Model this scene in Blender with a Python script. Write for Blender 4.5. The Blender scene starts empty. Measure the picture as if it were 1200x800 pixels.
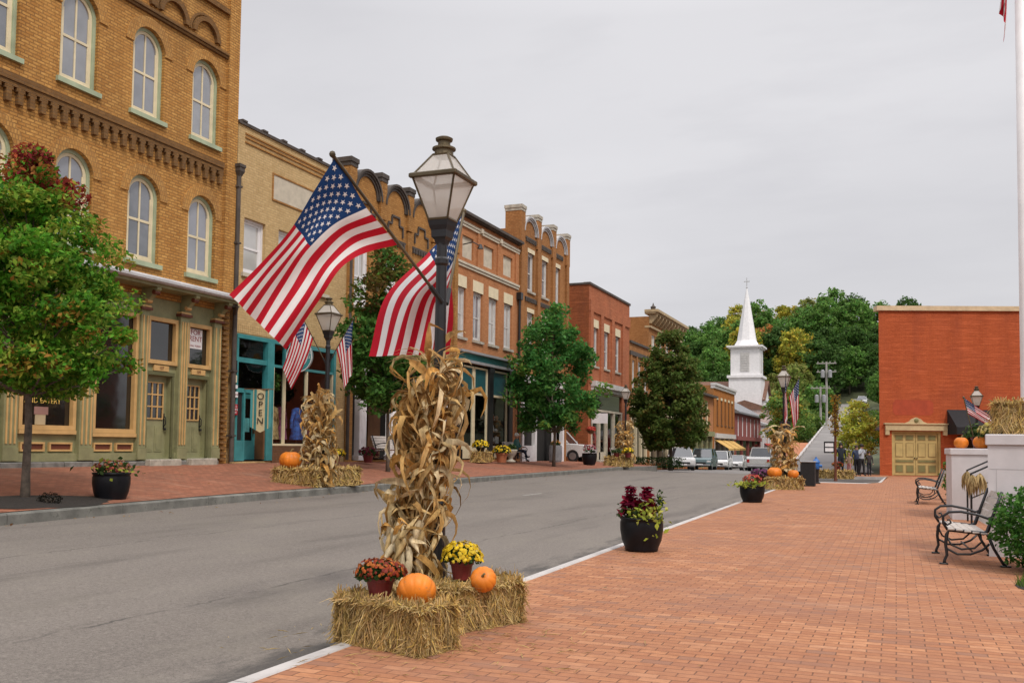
import bpy, math, random
import numpy as np
from mathutils import Vector, Matrix
random.seed(7); RNG = np.random.default_rng(7)
SC = bpy.context.scene
COL = SC.collection
PI = math.pi

# ------------------------------------------------------------------ helpers
def S(r, g, b):
    f = lambda c: (c/255/12.92) if c/255 <= .04045 else ((c/255+.055)/1.055)**2.4
    return (f(r), f(g), f(b))

class MB:
    """collects boxes, tubes, lathes ... and builds them as one mesh object"""
    def __init__(self, off=(0, 0, 0)):
        self.v = []; self.f = []; self.m = []; self.c = []; self.off = off; self.col = (1, 1, 1)
    def vert(self, p):
        self.v.append((p[0]+self.off[0], p[1]+self.off[1], p[2]+self.off[2])); return len(self.v)-1
    def face(self, idx, m=0):
        self.f.append(tuple(idx)); self.m.append(m); self.c.append(self.col)
    def poly(self, pts, m=0):
        self.face([self.vert(p) for p in pts], m)
    def box(self, x0, x1, y0, y1, z0, z1, m=0):
        if x0 > x1: x0, x1 = x1, x0
        if y0 > y1: y0, y1 = y1, y0
        if z0 > z1: z0, z1 = z1, z0
        p = [self.vert(q) for q in ((x0,y0,z0),(x1,y0,z0),(x1,y1,z0),(x0,y1,z0),(x0,y0,z1),(x1,y0,z1),(x1,y1,z1),(x0,y1,z1))]
        for q in ((0,3,2,1),(4,5,6,7),(0,1,5,4),(1,2,6,5),(2,3,7,6),(3,0,4,7)): self.face([p[i] for i in q], m)
    def bev(self, x0, x1, y0, y1, z0, z1, b=.01, m=0):
        """box with chamfered vertical and horizontal edges"""
        lv = [(z0, b), (z0+b, 0), (z1-b, 0), (z1, b)]
        rings = []
        for z, i in lv:
            a0, a1, c0, c1 = x0+i, x1-i, y0+i, y1-i
            e = b
            ring = [(a0+e,c0,z),(a1-e,c0,z),(a1,c0+e,z),(a1,c1-e,z),(a1-e,c1,z),(a0+e,c1,z),(a0,c1-e,z),(a0,c0+e,z)]
            rings.append([self.vert(p) for p in ring])
        for r0, r1 in zip(rings, rings[1:]):
            for k in range(8): self.face((r0[k], r0[(k+1)%8], r1[(k+1)%8], r1[k]), m)
        self.face(rings[0][::-1], m); self.face(rings[-1], m)
    def obox(self, c, ax, ay, az, hx, hy, hz, m=0):
        c = Vector(c); ax = Vector(ax)*hx; ay = Vector(ay)*hy; az = Vector(az)*hz
        p = [self.vert(c+ax*i+ay*j+az*k) for i, j, k in ((-1,-1,-1),(1,-1,-1),(1,1,-1),(-1,1,-1),(-1,-1,1),(1,-1,1),(1,1,1),(-1,1,1))]
        for q in ((0,3,2,1),(4,5,6,7),(0,1,5,4),(1,2,6,5),(2,3,7,6),(3,0,4,7)): self.face([p[i] for i in q], m)
    def tube(self, pts, rad, n=8, m=0, cap=True):
        pts = [Vector(p) for p in pts]
        if not isinstance(rad, (list, tuple)): rad = [rad]*len(pts)
        rings = []; prev = None
        for i, p in enumerate(pts):
            d = (pts[min(i+1, len(pts)-1)]-pts[max(i-1, 0)])
            if d.length < 1e-9: d = Vector((0, 0, 1))
            d.normalize()
            if prev is None:
                a = Vector((1, 0, 0)) if abs(d.x) < .9 else Vector((0, 1, 0))
                u = d.cross(a).normalized()
            else:
                u = (prev-d*prev.dot(d))
                u = u.normalized() if u.length > 1e-6 else d.orthogonal().normalized()
            prev = u; w = d.cross(u)
            rings.append([self.vert(p+(u*math.cos(2*PI*k/n)+w*math.sin(2*PI*k/n))*rad[i]) for k in range(n)])
        for r0, r1 in zip(rings, rings[1:]):
            for k in range(n): self.face((r0[k], r0[(k+1)%n], r1[(k+1)%n], r1[k]), m)
        if cap:
            self.face(rings[0][::-1], m); self.face(rings[-1], m)
    def lathe(self, prof, c=(0, 0, 0), n=16, m=0, rot=0, cap=True):
        rings = []
        for r, z in prof:
            rings.append([self.vert((c[0]+r*math.cos(rot+2*PI*k/n), c[1]+r*math.sin(rot+2*PI*k/n), c[2]+z)) for k in range(n)])
        for r0, r1 in zip(rings, rings[1:]):
            for k in range(n): self.face((r0[k], r0[(k+1)%n], r1[(k+1)%n], r1[k]), m)
        if cap:
            self.face(rings[0][::-1], m); self.face(rings[-1], m)
    def extrude(self, poly, n0, n1, m=0):
        """poly in the x-z plane, extruded along y from n0 to n1"""
        a = [self.vert((x, n0, z)) for x, z in poly]; b = [self.vert((x, n1, z)) for x, z in poly]
        k = len(poly)
        self.face(a, m); self.face(b[::-1], m)
        for i in range(k): self.face((a[i], b[i], b[(i+1)%k], a[(i+1)%k]), m)
    def extrude_x(self, poly, x0, x1, m=0):
        a = [self.vert((x0, y, z)) for y, z in poly]; b = [self.vert((x1, y, z)) for y, z in poly]
        k = len(poly)
        self.face(a, m); self.face(b[::-1], m)
        for i in range(k): self.face((a[i], b[i], b[(i+1)%k], a[(i+1)%k]), m)
    def arc(self, cx, cz, r0, r1, n0, n1, a0=0, a1=PI, seg=16, m=0):
        """ring segment standing in the x-z plane"""
        q = []
        for k in range(seg+1):
            a = a0+(a1-a0)*k/seg; c, s = math.cos(a), math.sin(a)
            q.append([self.vert((cx+r*c, n, cz+r*s)) for r, n in ((r0,n0),(r1,n0),(r1,n1),(r0,n1))])
        for u, w in zip(q, q[1:]):
            for j in range(4): self.face((u[j], u[(j+1)%4], w[(j+1)%4], w[j]), m)
        self.face(q[0], m); self.face(q[-1][::-1], m)
    def build(self, name, mats, parent=None, smooth=False, loc=None, colattr=False, rotz=0):
        me = bpy.data.meshes.new(name)
        me.from_pydata(self.v, [], self.f)
        if not isinstance(mats, (list, tuple)): mats = [mats]
        for mt in mats: me.materials.append(mt)
        if len(mats) > 1: me.polygons.foreach_set('material_index', self.m)
        if smooth: me.polygons.foreach_set('use_smooth', [True]*len(self.f))
        if colattr:
            at = me.attributes.new('Col', 'FLOAT_COLOR', 'FACE')
            at.data.foreach_set('color', [x for c in self.c for x in (c[0], c[1], c[2], 1.)])
        me.update()
        o = bpy.data.objects.new(name, me); COL.objects.link(o)
        if parent: o.parent = parent
        if loc: o.location = loc
        if rotz: o.rotation_euler = (0, 0, rotz)
        return o

def recalc(o):
    import bmesh
    bm = bmesh.new(); bm.from_mesh(o.data); bmesh.ops.recalc_face_normals(bm, faces=bm.faces); bm.to_mesh(o.data); bm.free()
    return o

def tag(o, label=None, cat=None, group=None, kind=None):
    if label: o['label'] = label
    if cat: o['category'] = cat
    if group: o['group'] = group
    if kind: o['kind'] = kind
    return o
def empty(name, loc=(0, 0, 0), rz=0, label=None, cat=None, group=None):
    o = bpy.data.objects.new(name, None); COL.objects.link(o)
    o.location = loc; o.rotation_euler = (0, 0, rz); o.empty_display_size = .1
    return tag(o, label, cat, group)
KIDS = {}
def kids(o): return [c for c in COL.objects if c.parent == o]
def copy_tree(o, parent=None):
    c = o.copy(); COL.objects.link(c)
    if parent: c.parent = parent
    for ch in kids(o): copy_tree(ch, c)
    return c
def dup(o, loc, rz=0, label=None, group=None, scale=None):
    c = copy_tree(o); c.location = loc; c.rotation_euler = (0, 0, rz)
    if label: c['label'] = label
    if group: c['group'] = group
    if scale: c.scale = (scale,)*3 if not isinstance(scale, tuple) else scale
    return c

# ------------------------------------------------------------------ materials
def newmat(name):
    m = bpy.data.materials.new(name); m.use_nodes = True
    nt = m.node_tree; b = nt.nodes['Principled BSDF']
    return m, nt, b
def N(nt, t, **kw):
    n = nt.nodes.new(t)
    for k, v in kw.items():
        if k in n.inputs.keys(): n.inputs[k].default_value = v
        else: setattr(n, k, v)
    return n
def L(nt, a, b): nt.links.new(a, b)
def rgba(c): return (c[0], c[1], c[2], 1)
def mixc(nt, fac, a, b, mode='MIX'):
    n = nt.nodes.new('ShaderNodeMix'); n.data_type = 'RGBA'; n.blend_type = mode
    for i, x in ((0, fac), (6, a), (7, b)):
        if hasattr(x, 'is_output'): L(nt, x, n.inputs[i])
        else: n.inputs[i].default_value = x if i == 0 else rgba(x)
    return n.outputs[2]
def ramp(nt, src, p0, p1, c0=(0, 0, 0), c1=(1, 1, 1)):
    r = nt.nodes.new('ShaderNodeValToRGB'); r.color_ramp.elements[0].position = p0; r.color_ramp.elements[1].position = p1
    r.color_ramp.elements[0].color = rgba(c0); r.color_ramp.elements[1].color = rgba(c1)
    L(nt, src, r.inputs[0]); return r.outputs[0]
def noise(nt, vec, scale, detail=4, rough=.55):
    n = nt.nodes.new('ShaderNodeTexNoise'); n.inputs['Scale'].default_value = scale
    n.inputs['Detail'].default_value = detail; n.inputs['Roughness'].default_value = rough
    L(nt, vec, n.inputs['Vector']); return n.outputs[0]
def mapping(nt, vec, scale=(1, 1, 1), loc=(0, 0, 0), rot=(0, 0, 0)):
    n = nt.nodes.new('ShaderNodeMapping'); n.inputs['Scale'].default_value = scale; n.inputs['Location'].default_value = loc
    n.inputs['Rotation'].default_value = rot; L(nt, vec, n.inputs[0]); return n.outputs[0]
def bump(nt, h, b, strength=.3, dist=.01):
    n = nt.nodes.new('ShaderNodeBump'); n.inputs['Strength'].default_value = strength; n.inputs['Distance'].default_value = dist
    L(nt, h, n.inputs['Height']); L(nt, n.outputs[0], b.inputs['Normal']); return n

def paint(name, c, rough=.5, var=.12, scale=3., metallic=0., spec=.5, wear=None, bumpy=0):
    m, nt, b = newmat(name)
    tc = nt.nodes.new('ShaderNodeTexCoord')
    n1 = noise(nt, tc.outputs['Object'], scale, 5)
    d = tuple(x*(1-var*1.6) for x in c); l = tuple(min(1, x*(1+var)) for x in c)
    col = mixc(nt, ramp(nt, n1, .3, .7), d, l)
    if wear:
        n2 = noise(nt, tc.outputs['Object'], 14, 6, .7)
        col = mixc(nt, ramp(nt, n2, .58, .66), col, wear)
    L(nt, col, b.inputs['Base Color'])
    n3 = noise(nt, tc.outputs['Object'], scale*6, 3)
    rr = nt.nodes.new('ShaderNodeMapRange'); rr.inputs[3].default_value = max(.02, rough-.1); rr.inputs[4].default_value = min(1, rough+.12)
    L(nt, n3, rr.inputs[0]); L(nt, rr.outputs[0], b.inputs['Roughness'])
    b.inputs['Metallic'].default_value = metallic; b.inputs['Specular IOR Level'].default_value = spec
    if bumpy: bump(nt, noise(nt, tc.outputs['Object'], 40, 5, .65), b, bumpy, .01)
    return m

def brick(name, c1, c2, mortar, w=.21, h=.075, ms=.01, dirt=(.10, .08, .06), dirt_amt=.35, stain_scale=.5, mix=.5, bs=.5, soot=None, streak=0.):
    m, nt, b = newmat(name)
    tc = nt.nodes.new('ShaderNodeTexCoord')
    sp = nt.nodes.new('ShaderNodeSeparateXYZ'); L(nt, tc.outputs['Object'], sp.inputs[0])
    ad = nt.nodes.new('ShaderNodeMath'); L(nt, sp.outputs[0], ad.inputs[0]); L(nt, sp.outputs[1], ad.inputs[1])
    cb = nt.nodes.new('ShaderNodeCombineXYZ'); L(nt, ad.outputs[0], cb.inputs[0]); L(nt, sp.outputs[2], cb.inputs[1])
    bt = nt.nodes.new('ShaderNodeTexBrick'); L(nt, cb.outputs[0], bt.inputs['Vector'])
    bt.inputs['Scale'].default_value = 1; bt.inputs['Brick Width'].default_value = w; bt.inputs['Row Height'].default_value = h
    bt.inputs['Mortar Size'].default_value = ms; bt.inputs['Mortar Smooth'].default_value = .3; bt.inputs['Bias'].default_value = 0
    bt.inputs['Color1'].default_value = rgba(c1); bt.inputs['Color2'].default_value = rgba(c2); bt.inputs['Mortar'].default_value = rgba(mortar)
    n1 = noise(nt, tc.outputs['Object'], stain_scale, 6, .62)
    n2 = noise(nt, tc.outputs['Object'], 9, 5, .7)
    col = mixc(nt, ramp(nt, n2, .35, .75), bt.outputs['Color'], tuple(x*.72 for x in c2))
    col = mixc(nt, ramp(nt, n1, .45, .78, (0, 0, 0), (dirt_amt,)*3), col, dirt)
    n3 = noise(nt, mapping(nt, tc.outputs['Object'], (1.2, 1.2, .12)), 1.1, 5, .6)
    col = mixc(nt, ramp(nt, n3, .3, .75, (.0,)*3, (.35,)*3), col, tuple(x*1.25 for x in c1), 'MIX')
    if streak:   # faint paler and darker courses
        n6 = noise(nt, mapping(nt, tc.outputs['Object'], (.5, .5, 9)), 1.4, 5, .65); n7 = noise(nt, mapping(nt, tc.outputs['Object'], (1, 1, .16), (5, 0, 0)), .9, 6, .65)
        col = mixc(nt, ramp(nt, n6, .52, .72, (0,)*3, (streak,)*3), col, tuple(x*1.5+.02 for x in c1)); col = mixc(nt, ramp(nt, n6, .30, .46, (streak,)*3, (0,)*3), col, tuple(x*.6 for x in c2)); col = mixc(nt, ramp(nt, n7, .56, .74, (0,)*3, (streak*.9,)*3), col, dirt)
    if soot:   # weathered band (z0, z1 in object space)
        z0, z1 = soot
        mr = nt.nodes.new('ShaderNodeMapRange'); mr.inputs[1].default_value = z0; mr.inputs[2].default_value = z1; L(nt, sp.outputs[2], mr.inputs[0])
        mm = nt.nodes.new('ShaderNodeMath'); mm.operation = 'MULTIPLY'; L(nt, mr.outputs[0], mm.inputs[0]); L(nt, ramp(nt, n2, .3, .6, (.2,)*3, (.9,)*3), mm.inputs[1])
        col = mixc(nt, mm.outputs[0], col, dirt)
    L(nt, col, b.inputs['Base Color']); b.inputs['Roughness'].default_value = .9; b.inputs['Specular IOR Level'].default_value = .2
    mx = nt.nodes.new('ShaderNodeMath'); mx.operation = 'MULTIPLY_ADD'
    L(nt, bt.outputs['Fac'], mx.inputs[0]); mx.inputs[1].default_value = -1; L(nt, n2, mx.inputs[2])
    bump(nt, mx.outputs[0], b, bs, .012)
    return m

def attr_leaf(name, rough=.55, trans=.3, spec=.3, mott=None):
    m, nt, b = newmat(name)
    at = nt.nodes.new('ShaderNodeAttribute'); at.attribute_name = 'Col'
    col = at.outputs['Color']
    if mott:
        tc = nt.nodes.new('ShaderNodeTexCoord'); nn = noise(nt, mapping(nt, tc.outputs['Object'], mott[1]), mott[0], 5, .7)
        col = mixc(nt, 1., col, ramp(nt, nn, .32, .68, (mott[2],)*3, (mott[3],)*3), 'MULTIPLY')
    L(nt, col, b.inputs['Base Color']); b.inputs['Roughness'].default_value = rough
    b.inputs['Specular IOR Level'].default_value = spec
    tr = nt.nodes.new('ShaderNodeBsdfTranslucent'); L(nt, col, tr.inputs[0])
    mx = nt.nodes.new('ShaderNodeMixShader'); mx.inputs[0].default_value = trans
    L(nt, b.outputs[0], mx.inputs[1]); L(nt, tr.outputs[0], mx.inputs[2])
    L(nt, mx.outputs[0], nt.nodes['Material Output'].inputs[0])
    return m

def glass_opaque(name, c, rough=.06, spec=.9, var=.5):
    m, nt, b = newmat(name)
    tc = nt.nodes.new('ShaderNodeTexCoord')
    n1 = noise(nt, tc.outputs['Object'], 1.3, 3)
    L(nt, mixc(nt, ramp(nt, n1, .35, .65), tuple(x*(1-var) for x in c), c), b.inputs['Base Color'])
    b.inputs['Roughness'].default_value = rough; b.inputs['IOR'].default_value = 1.7; b.inputs['Specular IOR Level'].default_value = spec
    b.inputs['Coat Weight'].default_value = .6; b.inputs['Coat Roughness'].default_value = .03
    bump(nt, noise(nt, tc.outputs['Object'], 1.6, 2), b, .05, .05)
    return m
def glass_clear(name, tint=(.85, .9, .9)):
    m, nt, b = newmat(name)
    nt.nodes.remove(b)
    lw = nt.nodes.new('ShaderNodeLayerWeight'); lw.inputs[0].default_value = .5; pw = nt.nodes.new('ShaderNodeMath'); pw.operation = 'POWER'; L(nt, lw.outputs['Facing'], pw.inputs[0]); pw.inputs[1].default_value = 5
    fr = nt.nodes.new('ShaderNodeMath'); fr.operation = 'MULTIPLY_ADD'; L(nt, pw.outputs[0], fr.inputs[0]); fr.inputs[1].default_value = .9; fr.inputs[2].default_value = .045
    t = nt.nodes.new('ShaderNodeBsdfTransparent'); t.inputs[0].default_value = rgba(tint)
    g = nt.nodes.new('ShaderNodeBsdfGlossy'); g.inputs['Roughness'].default_value = .03
    mx = nt.nodes.new('ShaderNodeMixShader'); L(nt, fr.outputs[0], mx.inputs[0]); L(nt, t.outputs[0], mx.inputs[1]); L(nt, g.outputs[0], mx.inputs[2])
    L(nt, mx.outputs[0], nt.nodes['Material Output'].inputs[0])
    return m

M = {}
M['ochre_brick'] = brick('ochre_brick', (.64,.35,.105), (.40,.175,.042), (.19,.10,.04), dirt=(.12,.075,.035), dirt_amt=.45, stain_scale=.45, bs=.9, ms=.013)
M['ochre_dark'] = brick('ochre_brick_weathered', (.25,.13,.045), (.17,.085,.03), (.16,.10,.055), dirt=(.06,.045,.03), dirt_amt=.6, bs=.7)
M['cream_brick'] = brick('cream_brick', (.62,.44,.22), (.48,.32,.14), (.40,.29,.16), dirt=(.25,.16,.08), dirt_amt=.3)
M['tan_brick'] = brick('tan_brick', (.50,.255,.078), (.30,.135,.035), (.19,.11,.05), dirt=(.10,.06,.035), dirt_amt=.45)
M['orange_brick'] = brick('orange_brick', (.54,.235,.10), (.40,.15,.058), (.34,.19,.10), dirt=(.19,.09,.05), dirt_amt=.35)
M['brown_brick'] = brick('brown_brick', (.44,.205,.075), (.29,.12,.038), (.22,.12,.055), dirt=(.10,.055,.03), dirt_amt=.45)
M['red_brick'] = brick('red_brick', (.50,.175,.08), (.36,.105,.047), (.30,.14,.08), dirt=(.14,.07,.045), dirt_amt=.4, streak=.3)
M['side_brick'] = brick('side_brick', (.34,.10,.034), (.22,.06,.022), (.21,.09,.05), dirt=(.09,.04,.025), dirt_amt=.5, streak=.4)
M['painted_brick'] = brick('painted_red_brick', (.52,.120,.042), (.42,.086,.028), (.37,.08,.030), dirt=(.27,.062,.034), dirt_amt=.6, stain_scale=.6, bs=.7, streak=.5)
M['rose_brick'] = brick('rose_brick', (.33,.10,.085), (.27,.08,.07), (.27,.12,.11), dirt=(.14,.06,.05))
M['bulkhead'] = brick('bulkhead_brick', (.19,.085,.04), (.13,.06,.03), (.13,.09,.06), dirt=(.05,.04,.03))
M['olive'] = paint('olive_paint', (.255,.25,.125), .55, .14, wear=(.20,.19,.10))
M['olive_dark'] = paint('olive_dark_paint', (.115,.115,.05), .5, .12)
M['ochre_trim'] = paint('ochre_trim_paint', (.58,.36,.14), .5, .12)
M['rust_trim'] = paint('rust_trim_paint', (.13,.035,.015), .5, .1)
M['sage'] = paint('sage_window_paint', (.36,.42,.28), .5, .12)
M['green_edge'] = paint('grey_green_window_paint', (.17,.23,.17), .55, .12)
M['cream'] = paint('cream_paint', (.70,.60,.40), .5, .08)
M['white_paint'] = paint('white_paint', (.76,.74,.74), .5, .06)
M['greywhite'] = paint('weathered_white_paint', (.58,.56,.54), .6, .1, wear=(.40,.38,.36))
M['tan_trim'] = paint('tan_cornice_paint', (.42,.31,.17), .6, .15)
M['grey_paint'] = paint('grey_paint', (.30,.30,.31), .5, .1)
M['teal'] = paint('teal_paint', (.045,.235,.245), .45, .14)
M['teal_light'] = paint('light_teal_paint', (.09,.36,.37), .45, .1)
M['dark_teal'] = paint('dark_teal_blind', (.008,.075,.085), .6, .1)
M['black'] = paint('black_iron_paint', (.012,.012,.014), .38, .2, spec=.5)
M['blackmat'] = paint('matt_black', (.014,.013,.014), .8, .15)
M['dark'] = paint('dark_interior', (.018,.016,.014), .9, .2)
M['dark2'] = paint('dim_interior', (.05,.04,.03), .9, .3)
M['brown_wood'] = paint('brown_wood', (.16,.075,.03), .6, .2)
M['stone'] = paint('limestone', (.42,.38,.31), .85, .2, scale=5, bumpy=.4, wear=(.22,.20,.17))
M['stone_dark'] = paint('dark_stone', (.20,.19,.17), .85, .25, scale=6, bumpy=.5)
M['stucco'] = paint('pale_stucco', (.52,.46,.36), .85, .1, scale=4, bumpy=.2)
M['coping'] = paint('dark_coping', (.07,.055,.045), .7, .25)
M['slate'] = paint('grey_metal_roof', (.20,.20,.21), .6, .15)
M['tin'] = paint('weathered_tin', (.46,.455,.46), .5, .12, wear=(.33,.32,.32))
M['brown_roof'] = paint('brown_shingle_roof', (.17,.085,.055), .85, .2, scale=4, bumpy=.3)
M['awn_green'] = paint('black_canvas', (.010,.010,.012), .8, .15)
M['red_canvas'] = paint('red_canvas', (.42,.03,.025), .8, .1)
M['gold_canvas'] = paint('gold_canvas', (.62,.38,.11), .8, .12)
M['pane'] = glass_opaque('sky_glass', (.23,.24,.27), var=.25)
M['pane2'] = glass_opaque('sky_glass_darker', (.15,.16,.18), var=.5); M['pane3'] = glass_opaque('sky_glass_paler', (.27,.28,.30), var=.3)
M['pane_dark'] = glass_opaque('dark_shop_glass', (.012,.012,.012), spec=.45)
M['pane_blind'] = glass_opaque('glass_with_blind', (.52,.51,.49), rough=.12, var=.2)
M['clear'] = glass_clear('clear_shop_glass')
M['brass'] = paint('aged_brass', (.12,.092,.052), .45, .3, metallic=.6)
M['pump'] = paint('pumpkin_skin', (.70,.20,.016), .5, .2, scale=5, spec=.35, wear=(.50,.19,.05), bumpy=.12)
M['stem'] = paint('dry_stem', (.20,.15,.06), .8, .2, scale=20)
M['terracotta'] = paint('red_plastic_pot', (.17,.022,.022), .45, .15)
M['clay'] = paint('clay_pot', (.35,.12,.05), .7, .15)
M['glaze'] = paint('black_glaze', (.006,.006,.008), .42, .3, spec=.25)
M['soil'] = paint('potting_soil', (.03,.02,.013), .95, .3, scale=20)
M['leaf'] = attr_leaf('foliage', .6, .42, .10)
M['petal'] = attr_leaf('petals', .6, .15, .2)
M['cornleaf'] = attr_leaf('dried_corn_leaf', .8, .25, .12, (34, (1, 1, .22), .58, 1.3))
M['straw'] = attr_leaf('straw', .75, .15, .2, (30, (1, 1, 1), .6, 1.15))
M['bark'] = paint('bark', (.13,.10,.075), .9, .3, scale=12, bumpy=.8)
M['slat'] = paint('weathered_white_slat', (.44,.39,.35), .7, .16, scale=8, wear=(.28,.24,.21))
M['skin'] = paint('skin', (.50,.28,.19), .55, .05)
M['tyre'] = paint('tyre_rubber', (.015,.015,.016), .8, .2)
M['rim'] = paint('alloy_rim', (.45,.45,.47), .35, .1, metallic=.8)
M['carglass'] = glass_opaque('car_glass', (.03,.035,.04), spec=.8)
M['chrome'] = paint('chrome', (.6,.6,.62), .15, .05, metallic=1)
M['lamp_lens'] = glass_opaque('headlight_lens', (.6,.6,.6), spec=.8, var=.1)
M['tail_lens'] = paint('tail_lens', (.35,.01,.01), .2, .1)
M['utility'] = paint('grey_utility_pole', (.34,.32,.29), .8, .15, scale=9)
def cloth(name, c):
    m = attr_leaf(name, .7, .22, .15)
    nt = m.node_tree; tc = nt.nodes.new('ShaderNodeTexCoord'); n1 = noise(nt, tc.outputs['Object'], 7, 4)
    col = mixc(nt, ramp(nt, n1, .3, .7), tuple(x*.9 for x in c), c)
    for n in nt.nodes:
        if n.type == 'BSDF_PRINCIPLED': L(nt, col, n.inputs['Base Color'])
        if n.type == 'BSDF_TRANSLUCENT': L(nt, col, n.inputs[0])
    return m
M['flag_red'] = cloth('flag_red_cloth', (.50,.012,.028)); M['flag_white'] = cloth('flag_white_cloth', (.78,.75,.74)); M['flag_blue'] = cloth('flag_blue_cloth', (.012,.045,.145))

def frosted():
    m, nt, b = newmat('frosted_lantern_pane')
    b.inputs['Base Color'].default_value = (.78,.74,.68,1); b.inputs['Roughness'].default_value = .35
    tr = nt.nodes.new('ShaderNodeBsdfTranslucent'); tr.inputs[0].default_value = (.8,.77,.72,1)
    tp = nt.nodes.new('ShaderNodeBsdfTransparent'); tp.inputs[0].default_value = (.92,.92,.90,1)
    m1 = nt.nodes.new('ShaderNodeMixShader'); m1.inputs[0].default_value = .5; L(nt, b.outputs[0], m1.inputs[1]); L(nt, tr.outputs[0], m1.inputs[2])
    m2 = nt.nodes.new('ShaderNodeMixShader'); m2.inputs[0].default_value = .30; L(nt, m1.outputs[0], m2.inputs[1]); L(nt, tp.outputs[0], m2.inputs[2])
    L(nt, m2.outputs[0], nt.nodes['Material Output'].inputs[0]); return m
M['frost'] = frosted()

def pavers(name, c1, c2, mortar, w=.2, h=.1, rot=0., dirt=(.22,.10,.06), amt=.5, mixg=False):
    m, nt, b = newmat(name)
    tc = nt.nodes.new('ShaderNodeTexCoord')
    vec = mapping(nt, tc.outputs['Object'], rot=(0, 0, rot))
    wob = noise(nt, vec, 1.4, 2); w2 = nt.nodes.new('ShaderNodeVectorMath'); w2.operation = 'SCALE'; L(nt, wob, w2.inputs[0]); w2.inputs['Scale'].default_value = .02
    wv = nt.nodes.new('ShaderNodeVectorMath'); L(nt, vec, wv.inputs[0]); L(nt, w2.outputs[0], wv.inputs[1])
    bt = nt.nodes.new('ShaderNodeTexBrick'); L(nt, wv.outputs[0], bt.inputs['Vector'])
    for k, v in (('Scale', 1), ('Brick Width', w), ('Row Height', h), ('Mortar Size', .0055), ('Mortar Smooth', .35)): bt.inputs[k].default_value = v
    bt.inputs['Color1'].default_value = rgba(c1); bt.inputs['Color2'].default_value = rgba(c2); bt.inputs['Mortar'].default_value = rgba(mortar)
    n1 = noise(nt, tc.outputs['Object'], .55, 6, .65); n2 = noise(nt, tc.outputs['Object'], 11, 5, .7); n4 = noise(nt, mapping(nt, tc.outputs['Object'], (.35, 1.3, 1)), 1.3, 6, .7)
    col = mixc(nt, ramp(nt, n2, .4, .8), bt.outputs['Color'], tuple(x*.8 for x in c2))
    col = mixc(nt, ramp(nt, n1, .42, .75, (0,)*3, (amt,)*3), col, dirt)
    col = mixc(nt, ramp(nt, n4, .55, .72, (0,)*3, (.45,)*3), col, (.38,.235,.16))
    n5 = noise(nt, tc.outputs['Object'], 2.6, 7, .75)
    col = mixc(nt, ramp(nt, n5, .60, .70, (0,)*3, (.5,)*3), col, (.17,.10,.075))
    if mixg:   # odd grey, pale and dark bricks, and joints packed with dirt here and there
        wn = nt.nodes.new('ShaderNodeTexBrick'); L(nt, wv.outputs[0], wn.inputs['Vector'])
        for k, v in (('Scale', 1), ('Brick Width', w), ('Row Height', h), ('Mortar Size', 0.)): wn.inputs[k].default_value = v
        wn.inputs['Color1'].default_value = (0,0,0,1); wn.inputs['Color2'].default_value = (1,1,1,1); wn.inputs['Bias'].default_value = 0
        col = mixc(nt, ramp(nt, wn.outputs['Color'], .86, .97, (0,)*3, (.42,)*3), col, (.22,.14,.105)); col = mixc(nt, ramp(nt, wn.outputs['Color'], .02, .14, (.22,)*3, (0,)*3), col, (.54,.29,.17))
        n8 = noise(nt, mapping(nt, tc.outputs['Object'], (.25, 1.0, 1), (3, 7, 0)), .9, 6, .7); col = mixc(nt, ramp(nt, n8, .50, .70, (0,)*3, (.55,)*3), col, (.25,.125,.085))
        n9 = noise(nt, tc.outputs['Object'], 60, 3, .8); col = mixc(nt, ramp(nt, n9, .58, .72, (0,)*3, (.4,)*3), col, (.16,.085,.06))
    L(nt, col, b.inputs['Base Color']); b.inputs['Roughness'].default_value = .82; b.inputs['Specular IOR Level'].default_value = .25
    mx = nt.nodes.new('ShaderNodeMath'); mx.operation = 'MULTIPLY_ADD'; L(nt, bt.outputs['Fac'], mx.inputs[0]); mx.inputs[1].default_value = -1.2; L(nt, n2, mx.inputs[2])
    bump(nt, mx.outputs[0], b, .55, .008)
    return m
M['paver'] = pavers('brick_paving', (.465,.215,.105), (.335,.135,.066), (.10,.05,.030), mixg=True)
M['paver_left'] = pavers('old_brick_paving', (.38,.15,.085), (.25,.095,.055), (.12,.065,.045), dirt=(.12,.07,.05), rot=PI/2)
M['paver_far'] = pavers('orange_brick_walk', (.52,.21,.10), (.44,.17,.08), (.30,.14,.09))

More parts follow.
